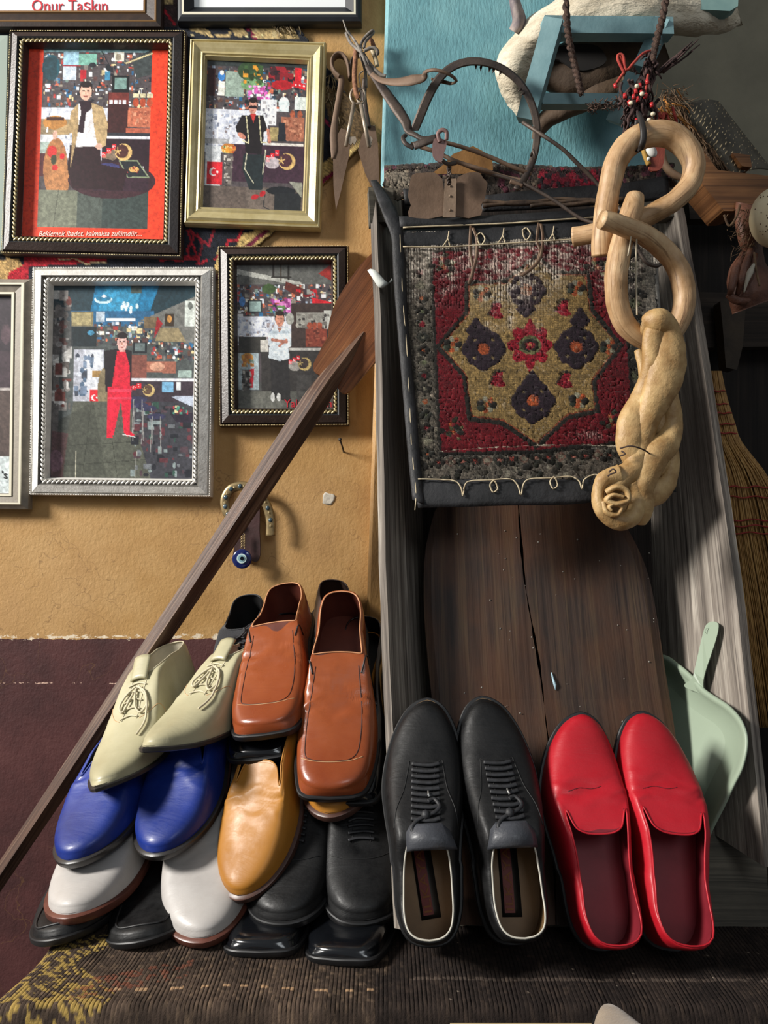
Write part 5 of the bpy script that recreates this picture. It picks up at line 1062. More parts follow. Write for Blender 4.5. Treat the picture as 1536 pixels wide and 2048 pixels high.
for i, (x, y) in enumerate(hpts[6:-2:5]): g2.add(*ball(P(x, y, hd - .003), .0028, .002, .0028, nu=4, nv=3))
g.build('stone', M_gem, hs); g2.build('stud', M_glint, hs, smooth=False)
g = G(); g.add(*pxslab(catmull([(484, 1010), (500, 1000), (518, 1010), (519, 1060), (520, 1110), (512, 1124), (500, 1120), (476, 1118), (466, 1106), (478, 1060)], 3, True), hd + .006, .006)); g.build('leather_back', mat('dark_maroon_leather', '33211F', '4A3030', rough=.5, ns=30, bump=.4), hs, smooth=False, bevel=.001)
g = G()
for k in range(6): g.add(*tube([P(486 + 4 * math.cos(a), 1070 + k * 5 + 4 * math.sin(a), hd - .004) for a in np.linspace(0, 6.28, 9)[:-1]], .0008, 5, closed=True))
g.build('chain', M_brass, hs)
eye = G(); ec = P(484, 1118, hd - .006); eye.add(*ball(ec, .0178, .004, .0178, nu=28, nv=14)); e = eye.build('eye_bead', mat('cobalt_glass', '101B4E', '16225C', rough=.12, coat=.6), hs)
def disc(px, py, d, r, m, nm):
    g = G(); c_ = P(px, py, d); N = 24; fr = [c_ + Vector((r * math.cos(a), 0, r * math.sin(a))) for a in np.linspace(0, 2 * math.pi, N + 1)[:-1]]; g.add(*slab(fr, [p + Vector((0, .0015, 0)) for p in fr])[:2]); g.build(nm, m, e, smooth=False)
disc(483, 1117, hd - .0112, .0088, mat('pale_glass', 'B9CFCF', rough=.2), 'white_ring'); disc(483, 1117, hd - .0118, .0062, mat('light_blue_glass', '7FA3AC', rough=.2), 'blue_ring'); disc(484, 1117, hd - .0124, .0035, mat('black_glass', '10161E', rough=.1), 'pupil')
M_nail = mat('black_nail_iron', '2A2624', '3E3833', rough=.6, metal=.4)
g = G(); g.add(*tube(catmull([P(688, 906, WALL + .004), P(686, 898, WALL - .012), P(683, 888, WALL - .026), P(680, 880, WALL - .032)], 3), .0016, 7)); g.add(*ball(P(680, 879, WALL - .034), .0034, .0025, .003, nu=8, nv=5)); tag(g.build('nail', M_nail), 'bent black nail sticking out of the ochre wall above the plaster chip', 'nail')
g = G(); g.add(*tube([P(710, 1198, WALL + .004), P(714, 1200, WALL - .03)], .0016, 7)); g.add(*ball(P(714, 1200, WALL - .031), .0034, .002, .0034, nu=8, nv=5)); tag(g.build('nail', M_nail), 'small nail in the wall just above the tan slip-on shoes', 'nail')
chip = [(646, 990), (650, 984), (658, 987), (666, 988), (671, 992), (668, 1002), (662, 1010), (652, 1009), (645, 1006)]
g = G(); V = [P(x, y, WALL - .0006) for x, y in chip] + [P(658 + (x - 658) * .7, 998 + (y - 998) * .7, WALL - .0002) for x, y in chip] + [P(655, 995, WALL - .0001)]; n = len(chip)
g.add(V, [(i, (i + 1) % n, n + (i + 1) % n, n + i) for i in range(n)] + [(n + i, n + (i + 1) % n, 2 * n) for i in range(n)]); o = g.build('trim_1', mat('bare_grey_plaster', 'A8A094', 'C8C0B0', rough=.9, ns=120, bump=.6)); s = o.modifiers.new('t', 'SOLIDIFY'); s.thickness = .0012; s.offset = 0; tag(o, kind='structure')

# ================================================================ UPPER RIGHT: STOOL, LOG, ROPES, TASSELS
M_bluep = mat('pale_blue_painted_wood', '5F8288', '7A9A9E', rough=.6, ns=14, bump=.4, bs=120, bd=.001, c3='94B0B0')
stool = thing('blue_stool', 'small pale blue painted wooden stool tied up sideways with ropes', 'stool', tuple(P(1150, 250, 1.16)))
g = G(); g.add(*beam(P(1086, 57, 1.13), P(1340, 60, 1.15), 34 / F * 1.14, .022, wob=.001, n=6)); g.build('rail', M_bluep, stool, smooth=False, bevel=.0015)
g = G(); g.add(*beam(P(1108, 44, 1.12), P(1052, 243, 1.155), 37 / F * 1.14, .030, nrm=(-.25, -1, 0), wob=.001, n=6)); g.build('leg', M_bluep, stool, smooth=False, bevel=.0015)
g = G(); g.add(*beam(P(1326, 44, 1.15), P(1282, 140, 1.17), 30 / F * 1.14, .028, nrm=(-.4, -1, 0))); g.build('leg', M_bluep, stool, smooth=False, bevel=.0015)
g = G(); g.add(*beam(P(1270, 150, 1.17), P(1228, 246, 1.20), 30 / F * 1.14, .028, nrm=(-.3, -1, 0))); g.build('leg', M_bluep, stool, smooth=False, bevel=.0015)
g = G(); g.add(*beam(P(1080, 203, 1.16), P(1292, 204, 1.19), 22 / F * 1.17, .018)); g.build('rung', M_bluep, stool, smooth=False, bevel=.0012)
M_bone = mat('bleached_driftwood', 'A99C84', 'E0D6C0', rough=.75, ns=16, bump=1.0, bs=26, bd=.012, stretch=(.5, 1, 1.6), c3='E8E0CC')
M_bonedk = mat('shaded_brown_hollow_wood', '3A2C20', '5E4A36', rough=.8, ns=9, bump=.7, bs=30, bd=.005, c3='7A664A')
def lumpy(name, rings, m, parent, lumpa=.006, k=28):
    """rings: (x, y, depth, half width px, half height px, half depth m) blended along"""
    q = catmull(rings, 6); V = []; Fc = []; n = len(q)
    for i, p in enumerate(q):
        a = np.array(q[max(0, i - 1)][:2]); b = np.array(q[min(n - 1, i + 1)][:2]); t = (b - a) / max(1e-6, np.linalg.norm(b - a)); nn = np.array([-t[1], t[0]])
        for j in range(k):
            an = 2 * math.pi * j / k; w_ = p[3]; x = p[0] + nn[0] * math.cos(an) * w_; y = p[1] + nn[1] * math.cos(an) * w_; v = P(x, y, p[2] - math.sin(an) * p[4]); 
            v += (v - P(p[0], p[1], p[2])).normalized() * lumpa * (noise.noise(v * 18) + .4 * noise.noise(v * 60)); V.append(v)
    for i in range(n - 1):
        for j in range(k): Fc.append((i * k + j, i * k + (j + 1) % k, (i + 1) * k + (j + 1) % k, (i + 1) * k + j))
    Fc.append(tuple(range(k))); Fc.append(tuple((n - 1) * k + j for j in range(k - 1, -1, -1))); g = G(); g.add(V, Fc); return g.build(name, m, parent)
logp = thing('hollow_log', 'big bleached hollow piece of wood hanging behind the blue stool', 'log', tuple(P(1230, 190, 1.25)))
lumpy('outer_wood', [(1060, 230, 1.27, 22, .02), (1030, 180, 1.26, 30, .03), (1030, 130, 1.25, 34, .035), (1060, 85, 1.24, 36, .04), (1110, 45, 1.22, 40, .04), (1180, 15, 1.20, 50, .05), (1260, 5, 1.20, 56, .055), (1350, 10, 1.21, 60, .055), (1430, 10, 1.23, 58, .05), (1470, 0, 1.25, 50, .04)], M_bone, logp, .007)
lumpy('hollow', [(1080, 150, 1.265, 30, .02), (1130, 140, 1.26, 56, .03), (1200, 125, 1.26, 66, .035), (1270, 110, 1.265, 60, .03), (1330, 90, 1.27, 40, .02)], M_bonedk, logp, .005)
g = G(); g.add(*pxslab(catmull([(1090, 110), (1120, 92), (1160, 88), (1195, 92), (1213, 115), (1205, 130), (1175, 140), (1150, 138), (1120, 120)], 3, True), 1.222, .004)); g.build('knot_hole', mat('black_hole_edge', '0E0B09', '1A1410', rough=.9), logp, smooth=False)
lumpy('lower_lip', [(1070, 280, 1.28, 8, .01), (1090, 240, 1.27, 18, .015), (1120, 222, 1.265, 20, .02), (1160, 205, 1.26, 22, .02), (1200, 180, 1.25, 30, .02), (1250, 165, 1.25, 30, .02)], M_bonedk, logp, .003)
lumpy('split_wood', [(1026, -10, 1.22, 10, .012), (1034, 20, 1.22, 12, .015), (1038, 45, 1.225, 14, .015), (1028, 64, 1.23, 12, .012)], mat('purple_grey_bark', '5A525A', '9A8C84', rough=.8, ns=40, bump=.8, bs=60), logp, .003)
g = G(); g.add(*pxslab([(1285, -30), (1478, -30), (1476, 12), (1460, 22), (1300, 14)], 1.17, .02)); g.build('blue_painted_edge', mat('faded_teal_paint', '6A8A88', '7E9C96', rough=.7, ns=20), logp, smooth=False, bevel=.002)
M_rope = mat('coarse_brown_hair_rope', '2E211C', '5A4438', rough=.9, ns=140, bump=.8, bs=300, bd=.003); M_ropeb = mat('rope_fibre', '4A362C', '6E5648', rough=.95)
def hairrope(label, pts, r=.0045, m=M_rope):
    o = thing('hair_rope', label, 'rope', tuple(P(*pts[-1])), 'hair ropes round the stool'); q = catmull(pts, 14); C_ = [P(*p) for p in q]
    for s in (0, 1):
        V = []
        for i, p in enumerate(C_): a = i * .75 + s * math.pi; V.append(p + Vector((math.cos(a) * r * .6, math.sin(a) * r * .6, 0)))
        g = G(); g.add(*tube(V, r * .72, 7, lump=.0006)); g.build('strand', m, o)
    g = G()
    for k in range(70):
        p = random.choice(C_) + Vector((random.uniform(-1, 1), random.uniform(-1, 1), 0)) * r; g.add(*tube([p, p + Vector((random.uniform(-.006, .006), random.uniform(-.004, .002), random.uniform(-.006, .004)))], [.0004, .0002], 3, caps=False))
    tag(g.build('loose_fibre', M_ropeb, o), kind='stuff'); return o
hairrope('dark hair rope hanging down across the left half of the stool', [(1131, -20, 1.09), (1133, 40, 1.10), (1138, 80, 1.11), (1146, 120, 1.125), (1155, 155, 1.13), (1162, 188, 1.14)])
hairrope('reddish dark hair rope running down to the beaded tassel', [(1334, -20, 1.10), (1326, 30, 1.10), (1314, 75, 1.11), (1306, 110, 1.115), (1300, 145, 1.11), (1292, 185, 1.08)])
M_redyarn = mat('red_wool_yarn', '8E2A26', 'B04838', rough=.9, ns=60); M_dkyarn = mat('dark_brown_wool_yarn', '2A1C1C', '4A3430', rough=.95, ns=60); M_or = mat('orange_yarn', '9A6A2E', 'B87A3A', rough=.9, ns=60)
tas = thing('yarn_tassel', 'beaded tassel of dark and red wool yarn above the wooden rings', 'tassel', tuple(P(1270, 290, 1.06)))
g = G(); gr = G(); go = G()
def yarn(G_, x, y, d, ln, r, sx=14, dirv=(0, 1)):
    pts = [(x, y, d)]; a, b = x, y
    for k in range(4): a += dirv[0] * ln / 4 + random.uniform(-sx, sx) * .4; b += dirv[1] * ln / 4 + random.uniform(-3, 3); pts.append((a, b, d + random.uniform(-.012, .012)))
    G_.add(*tube(ringpts(pts, 4), [r, r, r * .8, r * .5], 5))
for k in range(80): yarn(g, random.gauss(1275, 16), random.gauss(205, 22), 1.075 + random.uniform(-.02, .02), random.uniform(15, 60), .0022, 22, (random.uniform(-.4, .4), .9))
for k in range(12): yarn(g, random.gauss(1262, 8), 235, 1.085, random.uniform(40, 75), .0018, 8)
for k in range(22): yarn(g, random.gauss(1292, 10), random.gauss(130, 14), 1.09, random.uniform(15, 40), .002, 14)
for k in range(14): yarn(g, 1320 + random.uniform(-8, 8), 145, 1.10, random.uniform(60, 100), .0016, 8, (.75, -.65))
g.build('dark_yarn', M_dkyarn, tas)
for k in range(16): yarn(gr, random.gauss(1318, 12), random.gauss(235, 12), 1.10, random.uniform(20, 60), .0022, 12)
for pts in ([(1248, 145, 1.08), (1236, 120, 1.08), (1237, 110, 1.08), (1246, 112, 1.08), (1252, 140, 1.08), (1268, 125, 1.08), (1285, 108, 1.085), (1300, 102, 1.09)], [(1248, 145, 1.08), (1240, 156, 1.08), (1234, 165, 1.08)], [(1252, 142, 1.08), (1244, 124, 1.082), (1240, 112, 1.08)], [(1296, 150, 1.08), (1292, 175, 1.07), (1290, 190, 1.07)]):
    gr.add(*tube(ringpts(pts, 5), .0022, 6))
gr.build('red_yarn', M_redyarn, tas)
for k in range(30): yarn(go, random.gauss(1330, 14), random.gauss(225, 12), 1.12, random.uniform(20, 50), .0012, 14, (random.uniform(0, .7), .6))
go.build('orange_yarn', M_or, tas)
g = G()
for k in range(150):
    t = random.random(); x = 1175 + t * 85; y = 218 - t * 18 + random.gauss(0, 5); p = P(x, y, 1.13); g.add(*tube([p, p + Vector((random.uniform(-.008, .008), random.uniform(-.006, .006), random.uniform(-.006, .006)))], .0007, 3, caps=False))
g.build('wool_wisp', M_ropeb, tas)
M_bead_r = mat('red_bead', 'B02E30', rough=.25); M_bead_w = mat('ivory_bead', 'D6CBB0', rough=.3)
for k, (x, y) in enumerate([(1232, 176), (1272, 187), (1280, 176), (1290, 196), (1268, 198), (1276, 203), (1296, 168), (1260, 210), (1304, 214), (1250, 196), (1273, 246), (1284, 190)]):
    g = G(); p = P(x, y, 1.048); g.add(*tube([p, p + Vector((random.uniform(-.002, .002), 0, .006))], .0026, 8)); g.build('red_bead', M_bead_r, tas)
for k, (x, y) in enumerate([(1274, 172), (1284, 188), (1306, 228), (1298, 240), (1262, 206)]):
    g = G(); g.add(*ball(P(x, y, 1.044), .0036, .003, .003, nu=8, nv=6)); g.build('ivory_bead', M_bead_w, tas)
# hanging red cloth strip with a shell
rc = thing('red_leather_strip', 'dull red leather strip with a white shell hanging inside the upper ring', 'strap', tuple(P(1315, 338, 1.15)))
g = G(); g.add(*pxslab(catmull([(1304, 250), (1326, 248), (1330, 290), (1324, 336), (1298, 338), (1306, 300)], 3, True), 1.15, .004)); g.build('strip', mat('dull_red_leather', '6E2E22', '8A4030', rough=.7, ns=30, bump=.6), rc, smooth=False)
g = G(); g.add(*tube(ringpts([(1290, 272, 1.15), (1286, 290, 1.15), (1290, 310, 1.15), (1298, 330, 1.15)], 5), .004, 8)); g.build('yellow_cord', mat('mustard_cord', '94702E', 'B08A40', rough=.8, ns=40), rc)
g = G(); g.add(*ball(P(1303, 302, 1.13), .011, .006, .007, Matrix.Rotation(.9, 3, 'Y'), nu=12, nv=8)); g.add(*ball(P(1297, 318, 1.135), .003)); g.build('shell', mat('white_shell', 'D8D8D2', rough=.3), rc)
# horn-like loop behind the ring
M_horn = mat('pale_curved_stick', '7A5E48', '9A8064', rough=.6, ns=30)
g = G(); g.add(*tube(ringpts([(1322, 296, 1.20), (1330, 330, 1.20), (1350, 350, 1.20), (1384, 362, 1.20)], 6), [.005, .006, .006, .004], 8)); tag(g.build('curved_stick', M_horn), 'short pale curved stick seen through the upper wooden ring', 'stick')

# ================================================================ RIGHT: THRESHING SHEET, BEAM, GOURD, SHEATH, SHELVES
def tin():
    t = NT('punched_tin'); v = t.coord(); n = t.noise(v, 18, 4, .6); t.base(t.ramp(n, [(.3, lin('37322A')), (.6, lin('5C564A'))])); t.bump(t.noise(v, 120, 3, .6), .4, .002); t.set(Roughness=.45, Metallic=.5); return t.m
M_tin = tin(); M_tinb = mat('bright_punched_burr', '9A8A6C', 'BCA988', rough=.35, metal=.5)
sheet = thing('punched_metal_sheet', 'curved sheet of rusty punched metal under the grey wall', 'grater', tuple(P(1450, 340, 1.2)))
def shp(u, v):
    # u along the length (from upper left to lower right), v across
    x = 1352 + u * 108 + v * 84; y = 222 + u * 138 - v * 62 + 44 * v * v; return x, y, 1.17 + .06 * v * v - .015 * math.sin(v * 3) + u * .02
g = G(); g.add(*grid(30, 20, lambda u, v: P(*shp(u, v)))); o = g.build('curved_sheet', M_tin, sheet); s = o.modifiers.new('t', 'SOLIDIFY'); s.thickness = .0015
g = G()
for i in range(19):
    for j in range(9):
        u, v = (i + .5) / 19 + .012 * (j % 2) + random.gauss(0, .008), (j + .5) / 9 + random.gauss(0, .015)
        if random.random() < .25: continue
        x, y, d = shp(u, v); p = P(x, y, d - .001); g.add(*ball(p, .0014, .0018, .0036 * random.uniform(.6, 1.3), Matrix.Rotation(.5, 3, 'Y'), nu=6, nv=4))
tag(g.build('burr', M_tinb, sheet), kind='stuff')
M_fur = mat('coarse_brown_hair', '4A3626', '7A6046', rough=.9, ns=60)
g = G()
for k in range(330):
    u, v = random.random(), random.uniform(-.05, .12); x, y, d = shp(u, v); p = P(x, y, d - .004); q = p + Vector((random.uniform(.0, .012), random.uniform(-.01, .0), -random.uniform(.015, .04))); g.add(*tube([p, (p + q) / 2 + Vector((random.uniform(-.003, .003), 0, 0)), q], [.0008, .0006, .0003], 3, caps=False))
for k in range(160):
    x, y = random.gauss(1345, 14), random.gauss(200, 16); p = P(x, y, 1.16); q = p + Vector((random.uniform(-.012, .02), random.uniform(-.01, .01), random.uniform(-.03, .006))); g.add(*tube([p, q], [.0008, .0003], 3, caps=False))
tag(g.build('hair', M_fur, sheet), kind='stuff')
M_orwood = wood('orange_brown_wood', '4A2E1A', '7E5533', '9A6B42', rough=.6, bump=.4, across=60)
bm = thing('wooden_beam', 'short squared orange-brown beam hanging at the right above the gourd', 'beam', tuple(P(1480, 425, 1.15)))
g = G(); A_ = [(1405, 300), (1436, 340), (1540, 352), (1580, 370), (1580, 410), (1520, 406), (1466, 422), (1448, 422), (1400, 362)]
g.add(*pxslab(A_, 1.15, .06, (1, 0, 0))); g.build('beam_body', M_orwood, bm, smooth=False, bevel=.004)
g = G(); g.add(*pxslab([(1464, 305), (1500, 310), (1504, 335), (1484, 332)], 1.17, .02, (1, 0, 0))); g.build('peg', M_orwood, bm, smooth=False, bevel=.002)
M_gourd = mat('speckled_cream_gourd', 'DCC9A0', 'EADDBC', rough=.4, ns=14, bump=.1, c3='F0E8D2')
gd = thing('gourd', 'round cream gourd cut off by the right edge of the photo', 'gourd', tuple(P(1545, 490, 1.08)))
g = G(); g.add(*ball(P(1552, 435, 1.09), 50 / F * 1.09, 44 / F * 1.09, 60 / F * 1.09, nu=28, nv=18)); g.build('gourd_body', M_gourd, gd)
g = G()
for k in range(26):
    a, b = random.uniform(.2, 1.3), random.uniform(-1, 1); p = P(1552, 435, 1.09) + Vector((-50 * math.cos(a) * math.cos(b), -44 * math.sin(a) * math.cos(b), 60 * math.sin(b))) / F * 1.09; g.add(*ball(p, .0008, .0008, .0011, nu=5, nv=4))
g.build('speck', mat('brown_specks', '5A4028', rough=.7), gd)
M_hideb = mat('reddish_brown_hide', '4A2A1C', '6E4430', rough=.6, ns=22, bump=.8, bs=60, bd=.004)
hb = thing('hide_pouch', 'reddish brown hide pouch with torn folds hanging below the beam', 'pouch', tuple(P(1500, 610, 1.12)))
lumpy('hide', [(1500, 408, 1.15, 30, .015), (1496, 440, 1.14, 28, .02), (1500, 480, 1.14, 26, .02), (1505, 505, 1.15, 22, .02), (1500, 540, 1.15, 44, .025), (1510, 580, 1.15, 56, .03), (1520, 608, 1.15, 60, .02)], M_hideb, hb, .004)
g = G()
for pts in ([(1488, 505, 1.12), (1472, 540, 1.115), (1464, 575, 1.11), (1458, 590, 1.12)], [(1500, 500, 1.115), (1490, 535, 1.11), (1482, 565, 1.11), (1474, 590, 1.12)], [(1512, 510, 1.115), (1500, 545, 1.11), (1490, 580, 1.115)], [(1456, 588, 1.12), (1475, 602, 1.12), (1500, 600, 1.12)]):
    g.add(*tube(ringpts(pts, 6), [.005, .007, .006, .003], 9, lump=.002))
g.build('fold', M_hideb, hb)
g = G(); g.add(*tube(ringpts([(1508, 528, 1.10), (1500, 545, 1.10), (1494, 562, 1.10), (1488, 585, 1.105)], 5), [.002, .005, .003, .001], 7)); g.build('pale_scrap', mat('pale_scrap_leather', 'A8A090', rough=.6), hb)
g = G()
for k in range(120): x, y = random.gauss(1490, 14), random.uniform(415, 510); p = P(x, y, 1.115); g.add(*tube([p, p + Vector((random.uniform(-.012, .0), -.003, random.uniform(-.014, .004)))], [.0007, .0003], 3, caps=False))
for pts in ([(1480, 410, 1.11), (1472, 435, 1.11), (1458, 452, 1.11), (1448, 430, 1.11)], [(1508, 505, 1.10), (1512, 540, 1.10), (1519, 572, 1.10)]): g.add(*tube(ringpts(pts, 5), .0018, 5))
tag(g.build('frayed_hair', M_fur, hb), kind='stuff')
M_cab = wood('dark_brown_shelf_wood', '14100E', '221C18', '342B25', rough=.8, bump=.5, across=50)  # dark brown wood tone of the shelf's back board
shf = thing('dark_shelf', 'dark old wooden shelf rack standing behind the trough and the broom', 'shelf', (.85, 1.5, 0))
for i, (y0, y1, d) in enumerate(((388, 438, 1.42), (584, 690, 1.44))):
    g = G(); g.add(*pxslab([(1376, y0), (1700, y0 + 4), (1700, y1), (1380, y1 + (6 if i else 0))], d, .03, (1, 0, 0))); g.build('shelf_board', wood('dark_shelf_plank', '1E1814', '332A23', '4A3E34', rough=.8, bump=.5, across=50), shf, smooth=False, bevel=.004)
g = G(); g.add(*pxslab([(1372, 430), (1700, 430), (1700, 2300), (1372, 2300)], 1.50, .02, (0, 0, 1))); g.build('back_board', M_cab, shf, smooth=False)
g = G(); g.add(*pxslab([(1440, 600), (1492, 604), (1486, 690), (1474, 740), (1452, 735), (1446, 660)], 1.40, .03)); g.build('cracked_block', mat('cracked_wood_block', '2A221B', '3E3327', rough=.85, ns=20, bump=.8), shf, smooth=False, bevel=.005)
# ================================================================ SHOES
def leather(name, c, c2, rough=.3, bump=.12, bs=500, coat=.3, ns=9, c3=None, crease=.25):
    t = NT(name); v = t.coord(); f = t.noise(v, ns, 5, .6); st = [(.32, lin(c)), (.62, lin(c2))]
    if c3: st.append((.8, lin(c3)))
    t.base(t.ramp(f, st)); b = t.bump(t.noise(v, bs, 4, .6), bump, .0006)
    b = t.bump(t.noise(t.coord(scale=(.25, 1.6, .6)), 34, 4, .65, .8), crease, .0025, b)
    rr = t.n('ShaderNodeMapRange'); t.l(t.noise(v, 38, 5, .7), rr.inputs['Value']); rr.inputs['From Min'].default_value = .3; rr.inputs['From Max'].default_value = .7; rr.inputs['To Min'].default_value = rough * .8; rr.inputs['To Max'].default_value = min(1, rough * 1.45); t.l(rr.outputs[0], t.b.inputs['Roughness']); t.set(Coat_Weight=coat, Coat_Roughness=.18); t.b.inputs['Specular IOR Level'].default_value = .36; return t.m
OUT = {   # half outline: (y along the length, half width) both relative
 'point': [(0, 0), (.004, .22), (.02, .40), (.06, .55), (.14, .65), (.26, .66), (.38, .70), (.50, .83), (.60, .96), (.68, 1.0), (.76, .94), (.84, .76), (.91, .50), (.96, .28), (.99, .12), (1, 0)],
 'almond': [(0, 0), (.004, .22), (.02, .40), (.06, .55), (.14, .65), (.26, .66), (.38, .70), (.50, .83), (.60, .96), (.68, 1.0), (.76, .97), (.84, .86), (.91, .68), (.96, .46), (.99, .22), (1, 0)],
 'taper': [(0, 0), (.004, .24), (.02, .44), (.06, .60), (.14, .72), (.26, .76), (.38, .82), (.50, .93), (.60, 1.0), (.68, .98), (.76, .91), (.84, .79), (.91, .62), (.96, .43), (.99, .20), (1, 0)],
 'round': [(0, 0), (.004, .24), (.02, .44), (.06, .58), (.14, .68), (.26, .69), (.38, .73), (.50, .84), (.60, .96), (.68, 1.0), (.77, .99), (.85, .92), (.92, .77), (.97, .53), (.993, .26), (1, 0)],
 'square': [(0, 0), (.004, .24), (.02, .44), (.06, .58), (.14, .67), (.26, .68), (.38, .74), (.50, .86), (.60, .97), (.68, 1.0), (.77, .99), (.86, .93), (.93, .84), (.975, .74), (.995, .55), (1.0, .3), (1.003, 0)],
}
OPEN = {  # half opening: (x metres, y relative) from heel centre to throat centre
 'tongue': [(0, .022), (.014, .030), (.024, .06), (.028, .13), (.027, .24), (.028, .36), (.031, .46), (.034, .535), (.0335, .55), (.031, .535), (.028, .50), (.024, .47), (.016, .452), (.008, .446), (0, .445)],
 'tongue_far': [(0, .022), (.014, .030), (.024, .06), (.028, .13), (.027, .24), (.028, .38), (.031, .50), (.034, .575), (.0335, .59), (.031, .575), (.028, .545), (.024, .515), (.016, .497), (.008, .491), (0, .490)],
 'straight': [(0, .022), (.014, .030), (.024, .06), (.029, .13), (.029, .24), (.031, .33), (.033, .395), (.033, .412), (.030, .414), (.026, .412), (.021, .409), (.015, .407), (.010, .406), (.005, .405), (0, .405)],
 'lace': [(0, .022), (.014, .030), (.024, .06), (.028, .12), (.028, .20), (.027, .28), (.024, .34), (.020, .375), (.018, .385), (.016, .39), (.013, .392), (.010, .394), (.007, .395), (.003, .396), (0, .396)],
}
RID = {   # height of topline / vamp ridge above the insole
 'slip': [(0, .058), (.06, .056), (.16, .047), (.28, .043), (.40, .050), (.46, .053), (.54, .049), (.62, .043), (.72, .036), (.82, .031), (.92, .027), (1, .025)],
 'loafer': [(0, .060), (.06, .058), (.16, .049), (.28, .050), (.38, .062), (.44, .064), (.54, .054), (.62, .046), (.72, .038), (.82, .033), (.92, .029), (1, .027)],
 'lace': [(0, .064), (.06, .061), (.16, .053), (.28, .057), (.38, .074), (.44, .074), (.54, .062), (.62, .050), (.72, .040), (.82, .035), (.92, .031), (1, .029)],
 'boot': [(0, .084), (.06, .082), (.16, .078), (.28, .080), (.38, .084), (.44, .080), (.54, .066), (.62, .050), (.72, .038), (.82, .031), (.92, .024), (1, .020)],
}
def arcparam(pts):
    q = np.array(catmull(pts, 10)); d = np.r_[0, np.cumsum(np.linalg.norm(np.diff(q, axis=0), axis=1))]; return q, d
def shoe(label, cat, toe, heel, toeD, up_sign, W=.052, L=.30, side=1, toe_shape='almond', opening='slip', openk='tongue', m_up=None, m_sole=None, m_in=None, m_trim=None, m_insole=None,
         heel_h=.02, sole_t=.007, roll=0, group='pairs of shoes heaped on the bench', bend=.010, name='leather_shoe', welt=.004, pt=4.2, cap=None, laces=None, seams=(), extra=None, zoff=0, creases=((.585, .0016), (.61, -.0018), (.635, .0018), (.665, -.0012), (.69, .0008)), ps=2.5, heelD=None, sole_edge=.75, hint=None, owide=1.0, rh=1.0):
    T = P(*toe, toeD)
    if heelD is None:
        best = None
        for Dh in np.linspace(toeD, toeD + up_sign * .29, 300):
            H = P(*heel, Dh); e = abs((H - T).length - L)
            if best is None or e < best[0]: best = (e, Dh)
        heelD = best[1]
    H = P(*heel, heelD); L = (T - H).length
    yv = (T - H).normalized(); zv = Vector(hint or ((0, -1, .35) if up_sign < 0 else (-.1, -.55, 1))); zv = (zv - yv * yv.dot(zv)).normalized(); xv = yv.cross(zv)
    M = Matrix(((xv.x, yv.x, zv.x, H.x), (xv.y, yv.y, zv.y, H.y), (xv.z, yv.z, zv.z, H.z), (0, 0, 0, 1))) @ Matrix.Rotation(roll, 4, 'Y') @ Matrix.Translation((0, 0, zoff))
    root = empty(name, M=M); tag(root, label, cat, group)
    def lift(y):   # height of the insole line above the ground
        t = np.clip((y / L - .22) / .36, 0, 1); s = t * t * (3 - 2 * t); sp = np.clip((y / L - .74) / .26, 0, 1) ** 2 * .009
        return sole_t + heel_h * (1 - s) + sp
    NB, NF = 22, 26    # half ring: back part, front fan
    def halves(sgn):
        q, d = arcparam([(w_ * W, y * L) for y, w_ in OUT[toe_shape]]); q = q.copy(); q[:, 0] += 0
        oq, od = arcparam([(x * W / .052 * owide, y * L) for x, y in OPEN[openk]])
        ic = int(np.argmax(oq[:, 1] if openk.startswith('tongue') else oq[:, 1] + oq[:, 0] * 3)); sc = od[ic]
        yc = oq[ic, 1] + .10 * L; isc = int(np.argmin(np.abs(q[:, 1] - yc) + (np.arange(len(q)) == 0) * 9)); ssc = d[isc]
        so = np.r_[np.linspace(0, sc, NB, endpoint=False), np.linspace(sc, od[-1], NF)]; ss = np.r_[np.linspace(0, 1, NB, endpoint=False) ** 1.0 * ssc, ssc + (d[-1] - ssc) * np.linspace(0, 1, NF) ** .9]
        O_ = np.stack([np.interp(so, od, oq[:, 0]), np.interp(so, od, oq[:, 1])], -1); S_ = np.stack([np.interp(ss, d, q[:, 0]), np.interp(ss, d, q[:, 1])], -1)
        O_[:, 0] *= sgn; S_[:, 0] *= sgn * np.where(S_[:, 1] > .3 * L, 1 + (.05 if sgn == side else -.05), 1)
        return O_, S_
    Or, Sr = halves(1); Ol, Sl = halves(-1); n2 = NB + NF
    def ringjoin(a, b): return np.vstack([a, b[1:-1][::-1]])     # heel -> right -> toe -> left -> back
    O2, S2 = ringjoin(Or, Ol), ringjoin(Sr, Sl)
    def bendx(y): return -side * bend * (np.clip((y / L - .45) / .55, 0, 1) ** 1.6)
    N = len(O2); frac = np.r_[np.r_[np.zeros(NB), np.linspace(0, 1, NF)], np.r_[np.zeros(NB), np.linspace(0, 1, NF)][1:-1][::-1]]
    heelf = np.exp(-np.abs(np.minimum(np.arange(N), N - np.arange(N))) / 5.0)
    pv = ps + (pt - ps) * frac ** 1.2 + 1.2 * heelf
    rid = RID[opening]; ry = [a for a, b in rid]; rz = [b for a, b in rid]
    def R(y): return np.interp(y / L, ry, rz) * rh
    MR = 44; up = []; zfs = []
    for j in range(MR + 1):
        a = (j / MR) ** 1.45 * math.pi / 2; r = np.sin(a) ** (2 / pv); zf = np.cos(a) ** (2 / pv); zf = np.maximum(zf, 0)
        p = O2 * (1 - r[:, None]) + S2 * r[:, None]; y = p[:, 1]; z = R(y) * zf
        z = z + lift(y); x = p[:, 0] + bendx(y); zfs.append(zf)
        # a fuller ball and a slightly pinched waist
        up.append(np.stack([x, y, z], -1))
    up = np.array(up)
